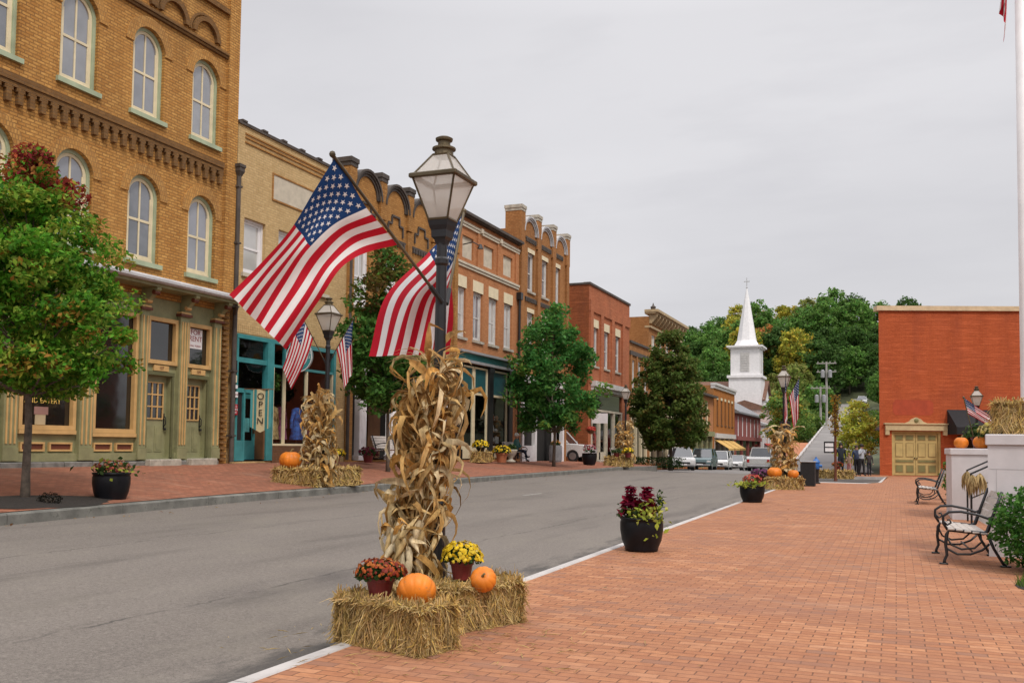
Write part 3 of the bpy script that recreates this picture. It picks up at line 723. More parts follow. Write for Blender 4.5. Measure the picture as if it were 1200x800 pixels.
    text('FOR\nRENT', .20, paint('sign_red', (.30,.05,.05), .5), so, (19.88-7, .074, 4.26-.85), line=.85)
    text('CALL TODAY', .07, bpy.data.materials['sign_red'], so, (19.88-7, .074, 3.99-.85))
    # rainwater pipe at the corner belongs to this building
    g = B.mb(); g.tube([(21.2,-.14,.9),(21.2,-.14,9.0)], .065, 10); g.lathe([(.07,-.15),(.16,.0),(.16,.10),(.19,.12),(.19,.2)], (21.2,-.14,9.05), 4, rot=PI/4)
    for z in (1.6, 3.4, 5.2, 7.0, 8.6): g.box(21.11, 21.29, -.21, -.0, z, z+.05)
    g.tube([(21.2,-.14,5.0),(21.05,-.3,5.15),(20.85,-.45,5.2)], .05, 8)
    B.add('downpipe', g, M['coping'])
b1()

# ================================================================== 2. cream brick shop with the teal front
def b2():
    B = Bld('brick_building', 'cream brick two-storey shop with a teal painted shopfront and pale name panel', 21.3, .85)
    zt = 10.5; ws = [(21.66,22.64,6.28,7.88),(23.28,24.24,6.28,7.88),(24.9,25.88,6.28,7.88)]
    shop = (21.48, 26.55, .9, 4.52)
    mb = B.mb(); wall(mb, 21.3, 27.15, .2, zt, ws+[shop]); shell(mb, 21.3, 27.15, .2, zt, 13)
    B.add('wall', mb, M['cream_brick'])
    for w in ws: window(B, *w, frame=M['white_paint'], pane=M['pane_blind'], sill=M['stucco'], cross=False, n0=.10)
    g = B.mb(); g.box(21.28, 27.15, -.05, .34, zt, zt+.09)
    y = 21.4
    while y < 27: g.box(y, y+.22, -.07, .36, zt+.09, zt+.14); y += .95
    B.add('coping', g, M['coping'])
    g = B.mb()
    for z in (10.02, 10.16, 10.27): g.box(21.6, 26.9, -.035, .01, z, z+.04)
    g.box(22.9, 25.4, -.03, .01, 9.46, 9.51); g.box(22.9, 25.4, -.03, .01, 8.68, 8.73); g.box(22.9, 22.95, -.03, .01, 8.73, 9.46); g.box(25.35, 25.4, -.03, .01, 8.73, 9.46)
    B.add('string_course', g, M['tan_brick'])
    g = B.mb(); g.box(22.95, 25.35, -.012, .01, 8.73, 9.46); B.add('name_panel', g, M['stucco'])
    g = B.mb()   # soldier course over the shop
    y = 21.45
    while y < 26.6: g.box(y, y+.07, -.015, .01, 4.56, 4.80); y += .085
    B.add('soldier_course', g, M['cream_brick'])
    T, TL = M['teal'], M['teal_light']
    # interior of the shop: floor, back wall, side walls and ceiling
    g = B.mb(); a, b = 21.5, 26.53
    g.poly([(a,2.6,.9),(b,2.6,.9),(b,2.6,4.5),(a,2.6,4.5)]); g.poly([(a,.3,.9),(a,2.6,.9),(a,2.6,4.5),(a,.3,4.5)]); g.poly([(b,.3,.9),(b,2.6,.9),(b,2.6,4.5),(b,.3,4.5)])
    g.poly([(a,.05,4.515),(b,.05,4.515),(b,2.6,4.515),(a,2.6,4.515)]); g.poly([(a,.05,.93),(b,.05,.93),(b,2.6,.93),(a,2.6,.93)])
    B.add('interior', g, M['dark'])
    g = B.mb()
    g.box(21.48, 26.55, -.03, .12, 4.40, 4.52); g.box(21.48, 21.56, -.02, .12, .92, 4.40); g.box(22.86, 23.17, -.045, .14, .92, 4.40); g.box(26.42, 26.55, -.02, .12, .92, 4.4)
    g.box(21.56, 22.86, -.01, .1, 3.72, 3.86); g.box(21.56, 22.86, -.012, .1, 2.86, 2.98); g.box(23.17, 26.42, -.01, .1, 3.70, 3.78)
    g.box(21.56, 21.9, -.005, .09, .92, 1.5); g.box(21.84, 21.92, -.008, .1, .92, 2.86); g.box(23.75, 23.82, .0, .1, 3.78, 4.4); g.box(24.9, 24.97, .0, .1, 3.78, 4.4)
    B.add('shopfront', g, T)
    g = B.mb()
    for y in (23.19, 23.77, 24.92, 26.36): g.box(y, y+.05, -.008, .09, 1.42, 3.70)
    g.box(23.17, 26.42, -.02, .1, 1.36, 1.42); B.add('window_mullion', g, M['cream'])
    for q in ((21.58,22.84,3.88,4.38),(21.58,22.84,3.0,3.70),(23.2,26.4,1.44,3.68),(23.2,26.4,3.8,4.38)):
        g = B.mb(); g.poly([(q[0],.06,q[2]),(q[1],.06,q[2]),(q[1],.06,q[3]),(q[0],.06,q[3])]); B.add('pane', g, M['clear'])
    g = B.mb(); g.box(21.58, 21.82, .04, .06, 1.5, 2.84); B.add('chalkboard', g, M['blackmat'])
    g = B.mb(); wall(g, 21.94, 22.78, .95, 2.85, [(22.04,22.68,1.5,2.72)], n=.30, depth=.05); g.box(21.94,22.78,.352,.36,.95,1.5)
    do = B.add('door', g, T); g = B.mb(); g.poly([(22.04,.33,1.5),(22.68,.33,1.5),(22.68,.33,2.72),(22.04,.33,2.72)]); B.add('pane', g, M['clear'], do)
    g = B.mb(); g.box(22.2, 22.5, .285, .298, 1.75, 2.15); B.add('notice', g, TL, do)
    g = B.mb(); g.box(22.66, 22.70, .24, .30, 1.7, 2.1); B.add('handle', g, M['brass'], do)
    g = B.mb(); g.box(22.78, 22.86, .0, .34, .95, 2.86); B.add('door_post', g, M['brown_wood'])
    g = B.mb(); g.box(23.17, 26.5, -.03, .1, .5, 1.36); B.add('bulkhead', g, M['bulkhead'])
    return B
B2 = b2()

# ================================================================== 3. brick block with three-lobed parapet
def lobed_parapet(B, y0, y1, n, zs, rise, mat, rim, pier_w, pier_top, pier_d=.55, proud=.0, capmat=None):
    pitch = (y1-y0)/n
    g = B.mb(); rm = B.mb()
    for k in range(n):
        c = y0+pitch*(k+.5); r = pitch/2-pier_w/2+.02
        pts = [(c-r*math.cos(PI*i/16), zs+rise*math.sin(PI*i/16)) for i in range(17)]
        g.extrude([(c-r, zs-.6)]+pts+[(c+r, zs-.6)], 0.003, .34)
        def ell(r0, r1, n0, n1):
            q = []
            for i in range(17):
                a = PI-PI*i/16
                q.append([rm.vert((c+(r+d)*math.cos(a), nn, zs+(rise+d)*math.sin(a))) for d, nn in ((r0,n0),(r1,n0),(r1,n1),(r0,n1))])
            for u, v in zip(q, q[1:]):
                for j in range(4): rm.face((u[j], u[(j+1)%4], v[(j+1)%4], v[j]))
            rm.face(q[0]); rm.face(q[-1])
        ell(-.16, -.08, -.05, .1); ell(-.07, .0, -.10, .2); ell(.005, .085, -.15, .4)
    B.add('lobed_parapet', g, mat); B.add('parapet_rim', rm, rim)
    for k in range(n+1):
        c = y0+pitch*k
        p = B.mb(); p.box(c-pier_w/2, c+pier_w/2, -.12, pier_d, zs-.6, pier_top, 0); p.box(c-pier_w/2-.05, c+pier_w/2+.05, -.17, pier_d+.05, pier_top+.002, pier_top+.16, 1); p.box(c-pier_w/2-.02, c+pier_w/2+.02, -.14, pier_d+.02, pier_top-.14, pier_top, 1)
        B.add('parapet_pier', p, [mat, capmat or rim])
def b3():
    B = Bld('brick_building', 'ochre brick building with rounded lobed parapet and white porch columns below', 27.2, .82)
    zt = 10.2; cs = [28.28, 30.34, 32.4, 34.46]
    ws = [(c-.48-.22, c+.48-.22, 6.2, 8.42) for c in cs]
    shop = (27.65, 35.3, .86, 4.5)
    mb = B.mb(); wall(mb, 27.2, 35.55, .2, zt, ws+[shop], depth=.22); shell(mb, 27.2, 35.55, .2, zt, 12); B.add('wall', mb, M['tan_brick'])
    for w in ws: window(B, *w, frame=M['white_paint'], pane=M['pane_blind'], sill=M['stone'], cross=True, n0=.1)
    lobed_parapet(B, 27.25, 35.5, 4, 10.15, .85, M['tan_brick'], M['coping'], .42, 11.05, capmat=M['coping'])
    g = B.mb()
    for c in cs:   # stepped blind recess drawn by proud brick edges, and a row of dentils
        for (a, b, z) in ((-.55,-.28,9.55),(-.28,.28,9.85),(.28,.55,9.55)): g.box(c+a, c+b, -.06, .0, z, z+.07)
        for (a, z0, z1) in ((-.28,9.6,9.85),(.28,9.6,9.85),(-.55,9.2,9.55),(.55,9.2,9.55)): g.box(c+a-.03, c+a+.03, -.058, .0, z0, z1)
        for k in range(7): g.box(c-.72+.21*k, c-.60+.21*k, -.08, .0, 8.80, 8.98)
        g.box(c-.75, c+.77, -.05, .0, 8.98, 9.05)
    B.add('brick_relief', g, M['coping'])
    for k in range(5):
        c = 27.25+2.0625*k; g = B.mb(); g.box(c-.16, c+.16, -.09, -.001, 4.9, 9.5); B.add('pilaster', g, M['tan_brick'])
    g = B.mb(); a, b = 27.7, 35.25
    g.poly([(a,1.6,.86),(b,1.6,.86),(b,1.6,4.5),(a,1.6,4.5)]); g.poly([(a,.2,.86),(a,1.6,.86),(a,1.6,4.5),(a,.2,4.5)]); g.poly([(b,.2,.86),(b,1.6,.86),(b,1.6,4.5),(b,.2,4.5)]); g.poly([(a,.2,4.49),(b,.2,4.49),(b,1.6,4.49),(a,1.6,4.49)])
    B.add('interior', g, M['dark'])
    for y in (28.3, 30.45, 32.6, 34.7):
        g = B.mb(); g.box(y-.27, y+.27, -.05, .2, .87, 1.05); g.box(y-.23, y+.23, -.03, .18, 1.05, 3.9); g.box(y-.28, y+.28, -.06, .2, 3.9, 4.1)
        for k in range(5): g.box(y-.20+.09*k, y-.16+.09*k, -.045, -.03, 1.15, 3.8)
        B.add('porch_column', g, M['white_paint'])
    g = B.mb(); g.box(27.6, 35.3, -.25, .1, 4.5, 4.85); g.box(27.55, 35.35, -.35, .1, 4.86, 4.95); B.add('shop_cornice', g, M['olive_dark'])
    
    for a, b in ((29.0,30.0),(31.2,32.1)): g = B.mb(); g.box(a,b,1.5,1.55,.9,3.0); B.add('door', g, M['brown_wood'])
    g = B.mb(); g.tube([(27.2,-.1,.9),(27.2,-.1,8.4)], .06, 8); g.box(27.05,27.35,-.2,.0,8.4,8.65); B.add('downpipe', g, M['coping'])
b3()

# ================================================================== 4. orange brick with flat cornice
def b4():
    B = Bld('brick_building', 'orange brick building with flat dark cornice, blind panels and teal shop blinds', 35.6, .75)
    zt = 11.3; cs = [36.12, 37.9, 39.62, 41.42]; ws = [(c-.5, c+.5, 6.06, 8.22) for c in cs]
    shop = (35.75, 42.0, .8, 5.0)
    pan = [(36.2,37.35,9.53,10.5),(38.45,39.6,9.53,10.5),(40.75,41.9,9.53,10.5)]
    mb = B.mb(); wall(mb, 35.6, 42.68, .1, zt, ws+[shop]+pan, depth=.2); shell(mb, 35.6, 42.68, .1, zt, 12); B.add('wall', mb, M['orange_brick'])
    for w in ws: window(B, *w, frame=M['greywhite'], pane=random.choice([M['pane_blind'], M['pane']]), sill=M['stone'], cross=True, n0=.1, lintel=M['cream'], lintel_h=.5)
    for a, b, c, d in pan: g = B.mb(); g.box(a+.002, b-.002, .09, .12, c+.002, d-.002); B.add('blind_panel', g, M['stucco'])
    g = B.mb(); g.box(35.55, 42.7, -.3, .3, zt+.05, zt+.17); g.box(35.58, 42.69, -.2, .3, zt, zt+.048); B.add('roof_cornice', g, M['coping'])
    g = B.mb()
    for z, p in ((10.98,.10),(10.86,.07),(9.22,.10),(9.10,.06)): g.box(35.62, 42.66, -p, .0, z, z+.1)
    B.add('string_course', g, M['stucco'])
    for c in (35.85, 37.9, 40.17, 42.4):
        g = B.mb(); g.box(c-.2, c+.2, -.06, -.001, 9.33, 10.85); B.add('pilaster', g, M['orange_brick'])
    for c in (38.0, 40.2):
        g = B.mb(); g.box(c-.12, c+.12, -.16, .0, 10.9, 11.1); B.add('cornice_boss', g, M['stucco'])
    g = B.mb(); a, b = 35.8, 41.95
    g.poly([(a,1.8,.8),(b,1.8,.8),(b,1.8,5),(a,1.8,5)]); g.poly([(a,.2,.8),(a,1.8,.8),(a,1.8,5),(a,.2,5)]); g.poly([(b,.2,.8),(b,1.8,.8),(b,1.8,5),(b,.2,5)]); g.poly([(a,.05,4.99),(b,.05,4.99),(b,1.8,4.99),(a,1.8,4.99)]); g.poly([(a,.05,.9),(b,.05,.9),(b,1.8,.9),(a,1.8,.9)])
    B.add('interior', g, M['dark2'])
    for c in (35.95, 39.35, 41.72):
        g = B.mb(); g.box(c-.22, c+.22, -.1, .15, .85, 5.0); g.box(c-.27, c+.27, -.14, .15, 4.75, 4.95); g.box(c-.27, c+.27, -.14, .15, .86, 1.25); B.add('iron_pier', g, M['black'])
    g = B.mb(); g.box(35.7, 42.05, -.18, .1, 5.003, 5.12); g.box(35.72, 42.03, -.10, .1, 5.122, 5.40, 1); g.box(35.66, 42.1, -.32, .1, 5.402, 5.50); B.add('shop_cornice', g, [M['grey_paint'], M['teal']])
    for (a, b) in ((36.2,37.6),(37.65,39.1),(39.6,41.47)):
        f = B.mb()
        for q in ((a,a+.09,1.3,4.9),(b-.09,b,1.3,4.9),(a+.09,b-.09,3.66,3.76),(a+.09,b-.09,4.82,4.9),(a+.09,b-.09,1.3,1.42)): f.box(q[0],q[1],.0,.09,q[2],q[3])
        f.box(a, b, .0, .09, .86, 1.297)
        wo = B.add('shop_window', f, M['cream'])
        p = B.mb(); p.poly([(a+.08,.05,1.4),(b-.08,.05,1.4),(b-.08,.05,3.68),(a+.08,.05,3.68)]); B.add('pane', p, M['clear'], wo)
        p = B.mb(); p.poly([(a+.08,.06,3.75),(b-.08,.06,3.75),(b-.08,.06,4.84),(a+.08,.06,4.84)]); B.add('blind', p, M['dark_teal'], wo)
    g = B.mb()   # crockery shelves behind the right-hand glass
    for z in (1.5, 2.05, 2.6): g.box(39.7, 41.4, .3, .7, z, z+.03)
    for i in range(34):
        y = random.uniform(39.75, 41.35); z = random.choice((1.53, 2.08, 2.63)); h = random.uniform(.1, .36); g.lathe([(.05,0),(random.uniform(.05,.13),h*.5),(.05,h)], (y, random.uniform(.35,.65), z), 8, m=random.choice((1,1,2)))
    B.add('window_display', g, [M['brown_wood'], M['white_paint'], M['clay']])
    g = B.mb(); g.tube([(42.6,-.12,.8),(42.6,-.12,8.6)], .06, 8); g.box(42.45,42.75,-.25,.0,8.6,8.95); B.add('downpipe', g, M['black'])
    g = B.mb()     # unlit bracket fixture on the parapet
    g.tube([(36.2,-.02,10.05),(36.2,-.5,10.12),(36.2,-.8,9.95)], .025, 6); g.lathe([(.05,.1),(.14,-.1)], (36.2,-.85,9.9), 8)
    B.add('wall_light', g, M['black'])
b4()

# ================================================================== 5. tall brick with three lobes and piers
def b5():
    B = Bld('brick_building', 'narrow tall brick building whose three parapet lobes stand between capped piers', 42.7, .62)
    zt = 12.25; cs = [44.4, 46.45, 48.42]
    ws = [(c-.44, c+.44, 9.28, 11.25) for c in cs]+[(c-.44, c+.44, 6.1, 8.2) for c in cs]; shop = (43.2, 49.9, .6, 4.6)
    mb = B.mb(); wall(mb, 42.7, 50.2, -.1, zt, ws+[shop]); shell(mb, 42.7, 50.2, -.1, zt, 12); B.add('wall', mb, M['brown_brick'])
    for w in ws: window(B, *w, frame=M['greywhite'], pane=M['pane_blind'] if w[2] < 8 else M['pane'], sill=M['stone'], cross=False, n0=.1, lintel=M['cream'], lintel_h=.22)
    lobed_parapet(B, 43.0, 49.95, 3, 12.2, .8, M['brown_brick'], M['tin'], .55, 13.25, .75, capmat=M['stone'])
    g = B.mb()
    for c in cs:
        for k in range(8): g.box(c-.8+.21*k, c-.69+.21*k, -.08, .0, 11.75, 11.92); g.box(c-.8+.21*k, c-.69+.21*k, -.08, .0, 8.72, 8.88)
        g.box(c-.84, c+.84, -.06, .0, 11.92, 12.0); g.box(c-.84, c+.84, -.06, .0, 8.88, 8.95)
    B.add('brick_relief', g, M['coping'])
    for k in range(4):
        c = 43.0+2.3167*k; g = B.mb(); g.box(c-.2, c+.2, -.12, -.001, 4.8, 11.6); B.add('pilaster', g, M['brown_brick'])
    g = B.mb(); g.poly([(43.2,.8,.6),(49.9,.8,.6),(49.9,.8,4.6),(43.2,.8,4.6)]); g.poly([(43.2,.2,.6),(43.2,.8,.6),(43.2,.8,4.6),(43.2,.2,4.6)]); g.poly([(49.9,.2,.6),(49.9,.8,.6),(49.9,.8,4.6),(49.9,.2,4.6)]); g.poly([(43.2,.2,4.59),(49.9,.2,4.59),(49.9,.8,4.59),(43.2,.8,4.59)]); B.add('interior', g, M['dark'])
    g = B.mb(); g.box(43.1, 50.0, -.2, .1, 4.6, 4.95); B.add('shop_cornice', g, M['greywhite'])
    for y in (43.6, 45.4, 48.4, 49.7):
        g = B.mb(); g.box(y-.12, y+.12, .0, .2, .6, 4.6); B.add('shop_post', g, M['white_paint'])
    g = B.mb(); g.box(43.7, 45.3, .0, .15, .6, 1.45); g.box(48.5, 49.6, .0, .15, .6, 1.45); B.add('stall_riser', g, M['white_paint'])
b5()

# ================================================================== 6. red-orange brick beyond the alley
def b6():
    B = Bld('brick_building', 'red brick building with a plain side wall on the alley and white shop cornice', 54.25, .5)
    zt = 11.3; cs = [55.63, 58.05, 60.66]; ws = [(c-.55, c+.55, 6.4, 8.8) for c in cs]; shop = (54.8, 61.8, .5, 4.9)
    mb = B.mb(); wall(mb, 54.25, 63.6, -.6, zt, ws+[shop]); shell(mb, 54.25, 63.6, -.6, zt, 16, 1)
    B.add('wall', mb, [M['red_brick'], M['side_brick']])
    for w in ws: window(B, *w, frame=M['greywhite'], pane=M['pane'], sill=M['stone'], cross=False, n0=.12, lintel=M['cream'], lintel_h=.5)
    for c in (54.65, 56.85, 59.3, 61.9):
        g = B.mb(); g.box(c-.3, c+.3, -.09, -.001, 5.3, 9.7); B.add('pilaster', g, M['red_brick'])
    g = B.mb(); g.box(54.3, 63.55, -.09, -.001, 9.703, 10.4); B.add('frieze', g, M['red_brick'])
    g = B.mb(); g.box(54.2, 63.65, -.08, .35, zt, zt+.14); g.box(54.2, 54.55, .352, 16, zt, zt+.12); B.add('coping', g, M['coping'])
    g = B.mb(); g.box(54.7, 61.9, -.32, .05, 5.12, 5.45); g.box(54.75, 61.85, -.16, .05, 4.9, 5.117); B.add('shop_cornice', g, M['greywhite'])
    g = B.mb(); g.box(54.8, 61.8, .1, .12, 3.75, 4.8); B.add('transom', g, M['pane_dark'])
    g = B.mb()
    for y in (54.95, 56.6, 58.2, 59.9, 61.65): g.box(y-.14, y+.14, -.02, .16, .5, 3.62)
    g.box(54.8, 61.8, -.03, .16, 3.62, 3.75); g.box(54.8, 61.8, -.03, .16, 4.8, 4.9); g.box(54.8,58.1,-.02,.16,.5,1.1); g.box(59.9,61.8,-.02,.16,.5,1.1)
    B.add('shopfront', g, M['stucco'])
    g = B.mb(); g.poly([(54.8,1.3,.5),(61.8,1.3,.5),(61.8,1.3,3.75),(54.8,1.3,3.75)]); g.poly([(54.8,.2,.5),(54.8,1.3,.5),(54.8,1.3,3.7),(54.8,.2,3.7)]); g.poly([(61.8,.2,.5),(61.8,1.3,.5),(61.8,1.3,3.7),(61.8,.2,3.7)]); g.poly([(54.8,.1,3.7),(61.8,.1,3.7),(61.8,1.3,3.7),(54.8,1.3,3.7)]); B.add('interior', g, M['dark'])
    g = B.mb(); g.poly([(55,.1,1.1),(61.6,.1,1.1),(61.6,.1,3.6),(55,.1,3.6)]); B.add('pane', g, M['clear'])
    g = B.mb()
    for y in (57.3, 60.4): g.lathe([(.25,0),(.3,.4),(.2,.9),(.1,1.2),(.14,1.3),(.1,1.45)], (y,.6,1.1), 10)
    B.add('window_display', g, [M['red_canvas']])
    g = B.mb(); g.box(54.6, 54.66, -1.1, -.12, 2.85, 3.45); so = B.add('hanging_sign', g, M['white_paint']); g = B.mb(); g.tube([(54.63,.0,3.5),(54.63,-1.15,3.5)], .02, 6); B.add('bracket', g, M['black'], so)
    g = B.mb(); g.box(54.6,62,-.6,-.1,.3,.62); B.add('door_step', g, M['stone'])
b6()
def b7():
    B = Bld('brick_building', 'low brown brick building squeezed between two taller brick ones', 63.65, .3)
    zt = 8.75; cs = [64.6, 66.4, 68.1]; ws = [(c-.5, c+.5, 5.6, 7.6) for c in cs]
    mb = B.mb(); wall(mb, 63.65, 69.05, -.8, zt, ws+[(64.1,68.7,.3,4)]); shell(mb, 63.65, 69.05, -.8, zt, 12); B.add('wall', mb, M['brown_brick'])
    for w in ws: window(B, *w, frame=M['greywhite'], pane=M['pane'], sill=M['stone'], cross=False)
    for c in (63.9, 65.5, 67.3, 68.85): g = B.mb(); g.box(c-.15, c+.15, -.1, -.001, 4.6, 7.9); B.add('pilaster', g, M['brown_brick'])
    g = B.mb(); g.box(63.66, 69.04, -.12, .35, zt, zt+.16); g.box(63.66,69.04,-.1,-.001,7.903,8.2); B.add('coping', g, M['coping'])
    g = B.mb(); g.box(64.1,68.7,.15,.17,.3,4); B.add('pane', g, M['pane_dark']); g = B.mb(); g.box(64,68.8,-.15,.1,4,4.35)
    for y in (64.2,65.6,67.1,68.6): g.box(y-.08,y+.08,-.02,.148,.3,3.997)
    B.add('shopfront', g, M['cream'])
b7()
def b8():
    B = Bld('brick_building', 'three-storey brown brick building with bracketed cream cornice behind the round tree', 69.1, .2)
    zt = 11.3; cs = [70.6, 73, 75.4, 77.8, 79.3]; ws = [(c-.55, c+.55, 5.4, 7.4) for c in cs]+[(c-.55, c+.55, 8.6, 10) for c in cs]
    mb = B.mb(); wall(mb, 69.1, 80.3, -.9, zt, ws+[(69.6,79.8,.2,3.9)]); shell(mb, 69.1, 80.3, -.9, zt, 14); B.add('wall', mb, M['brown_brick'])
    for w in ws: window(B, *w, frame=M['greywhite'], pane=M['stucco'] if w[2] > 8 else M['pane'], sill=M['stone'], cross=False)
    g = B.mb(); g.box(69.0, 80.4, -.75, .3, 11.62, 11.82); g.box(69.05, 80.35, -.55, .3, 11.5, 11.617); g.box(69.08, 80.33, -.18, .3, 10.45, 10.6)
    y = 69.4
    while y < 80.3: g.extrude_x([(-.18,10.8),(-.6,11.3),(-.6,11.495),(.0,11.495),(.0,10.8)], y-.12, y+.12); y += 1.05
    B.add('roof_cornice', g, M['tan_trim']); g = B.mb(); g.lathe([(.16,0),(.22,.2),(.08,.3),(.02,.5)], (69.3,-.3,11.82), 8); B.add('finial', g, M['coping'])
    g = B.mb(); g.box(69.6,79.8,.18,.2,.0,3.9); B.add('pane', g, M['pane_dark'])
    g = B.mb()
    for y in (69.7, 71.6, 73.5, 75.6, 77.6, 79.7): g.box(y-.12, y+.12, -.02, .178, -.5, 3.897)
    g.box(69.5,79.9,-.1,.1,3.903,4.4); B.add('shopfront', g, M['cream'])
    g = B.mb(); g.extrude_x([(-.02,3.3),(-1.5,2.6),(-1.5,2.35),(-1.46,2.35),(-1.46,2.57),(-.02,3.26)], 70.0, 74.5); B.add('awning', g, M['red_canvas'])
b8()

# ================================================================== further up the street, past the parked cars
def far_block(name, label, y0, y1, zb, zt, mat, wins, wz, frame, x=-17.6, roof=None, cornice=None, shop=None, depth=10, awn=None, side=None, lint=None):
    B = Bld(name, label, y0, zb, x)
    ws = [(c-hw, c+hw, wz[0], wz[1]) for c, hw in wins]; sh = [(y0+.6, y1-.6, zb+.1, zb+3.2)] if shop else []
    mb = B.mb(); wall(mb, y0, y1, zb-1, zt, ws+sh); shell(mb, y0, y1, zb-1, zt, depth, 1); B.add('wall', mb, [mat, side or mat])
    for w in ws: window(B, *w, frame=frame, pane=M['pane'], sill=frame, cross=True, lintel=lint, fw=.1)
    if shop:
        g = B.mb(); g.box(y0+.6, y1-.6, .16, .2, zb+.1, zb+3.2); B.add('pane', g, M['pane_dark'])
        g = B.mb(); n = 4
        for k in range(n+1): y = y0+.7+(y1-y0-1.4)*k/n; g.box(y-.15, y+.15, -.02, .158, zb, zb+3.2)
        g.box(y0+.4, y1-.4, -.25, .1, zb+3.203, zb+3.7); B.add('shopfront', g, shop)
    if cornice:
        g = B.mb(); g.box(y0-.1, y1+.1, -.3, .3, zt, zt+.25); g.box(y0-.05, y1+.05, -.15, .3, zt-.3, zt-.003); B.add('roof_cornice', g, cornice)
    if roof:
        g = B.mb(); h = roof[1]
        g.extrude_x([(-.5,zt-.1),(depth/2,zt+h),(depth+.5,zt-.1),(depth+.5,zt-.3),(-.5,zt-.3)], y0-.2, y1+.2); B.add('roof', g, roof[0])
    if awn:
        for k in range(awn[1]):
            a = y0+.7+k*(y1-y0-1.4)/awn[1]; b = a+(y1-y0-1.4)/awn[1]*.86
            g = B.mb(); g.extrude_x([(-.02,zb+3.0),(-1.5,zb+2.1),(-1.5,zb+1.9),(-1.45,zb+1.9),(-1.45,zb+2.07),(-.02,zb+2.95)], a, b); B.add('awning', g, awn[0])
    return B
far_block('shop_building', 'buff two-storey shop with a dark lean-to roof and green porch posts past the parked cars', 87, 98.5, -.6, 6.9, M['orange_brick'], [(89.5,.9),(92.3,.9),(95,.9)], (3.9,6.1), M['cream'], roof=(M['coping'],.9), shop=M['olive'], depth=10)
far_block('shop_building', 'bright orange brick shop with pale cornice and gold awnings', 98.7, 112.5, -.7, 8.0, brick('bright_orange_brick', (.46,.17,.035),(.38,.13,.025),(.3,.14,.05)), [(101,.5),(103.6,.5),(106,.5),(108.4,.5),(110.8,.5)], (3.9,6.6), M['brown_wood'], cornice=M['greywhite'], shop=M['greywhite'], depth=12, awn=(M['gold_canvas'],3), side=M['brown_brick'], lint=M['cream'])
far_block('shop_building', 'rose red brick shop with grey pitched roof and a row of tall windows', 112.8, 135.5, -.8, 5.9, M['rose_brick'], [(115.5,.55),(119,.55),(122.5,.55),(126,.55),(129.5,.55),(133,.55)], (2.7,5.3), M['white_paint'], roof=(M['slate'],2.6), shop=M['rose_brick'], depth=9)
far_block('house', 'white two-storey house with small red awning at the end of the shops', 137, 146, -.8, 5.0, M['white_paint'], [(139,.5),(141.5,.5),(144,.5)], (2.2,4.2), M['grey_paint'], x=-17.4, roof=(M['tin'],1.2), depth=8, awn=(M['red_canvas'],1))
far_block('house', 'brown brick house with dark roof behind the rose red shop', 126, 136, .0, 8.0, M['brown_brick'], [(128,.5),(131,.5),(134,.5)], (5,7), M['white_paint'], x=-21.5, roof=(M['brown_roof'],1.5), depth=8)
far_block('house', 'pale pink house with white trim beside the church', 146.5, 152, -.5, 7.6, paint('pink_wash',(.55,.42,.38),.8), [(148,.5),(150.5,.5)], (4,6.5), M['white_paint'], x=-17.9, roof=(M['brown_roof'],1.2), depth=7)

def church():
    c = empty('church', (-21.7, 153.5, -.5), 0, 'white wooden church with a tall tapering steeple and brown roof', 'church')
    W = M['white_paint']
    g = MB(); g.box(-11, 2.6, -3.2, 5, -1, 9.7)
    g.poly([(2.6,-3.2,9.7),(2.6,5,9.7),(2.6,.9,12.6)]); g.poly([(-11,-3.2,9.7),(-11,5,9.7),(-11,.9,12.6)])
    g.box(2.6,2.75,-3.4,5.2,9.4,9.75); recalc(g.build('nave', W, c))
    g = MB(); g.extrude_x([(-3.6,9.55),(.9,12.75),(5.4,9.55),(5.4,9.35),(.9,12.5),(-3.6,9.35)], -11.4, 3.0); recalc(g.build('roof', M['brown_roof'], c))
    g = MB()
    for x in (-8.5,-6,-3.5,0.2): g.box(x-.4,x+.4,-3.26,-3.2,4,7.5)
    for y in (-1.2,1,3.2): g.box(2.6,2.66,y-.4,y+.4,4,7.8)
    recalc(g.build('window', M['pane_dark'], c))
    t = MB(); t.box(-2.45,2.45,-4.9,-.1,6,12.9); t.box(-2.7,2.7,-5.15,.15,12.9,13.3); t.box(-2.2,2.2,-4.65,-.35,13.3,17.5)
    t.box(-2.5,2.5,-4.95,-.05,17.5,17.7); t.box(-2.75,2.75,-5.2,.2,17.7,17.95)
    to = recalc(t.build('steeple_tower', W, c))
    g = MB(); g.box(2.2,2.27,-3.2,-1.8,13.9,16.9); recalc(g.build('louvre', M['greywhite'], c))
    g = MB(); g.box(-.7,.7,-4.723,-4.64,13.9,16.9)
    for k in range(11): g.box(-.62,.62,-4.78,-4.722,14.0+.26*k,14.1+.26*k)
    recalc(g.build('louvre', M['greywhite'], c))
    s = MB(); s.lathe([(2.1,17.95),(1.55,18.9),(1.2,21.0),(.62,24.4),(.10,27.2),(.02,27.3)], (0,-2.5,0), 8, rot=PI/8); recalc(s.build('spire', W, c))
    s = MB(); s.tube([(0,-2.5,27.2),(0,-2.5,29.0)], .06, 6); s.box(-.45,.45,-2.55,-2.45,28.3,28.42); s.lathe([(.03,-.15),(.17,0),(.03,.15)], (0,-2.5,27.4), 8); s.build('finial', M['tin'], c)
church()

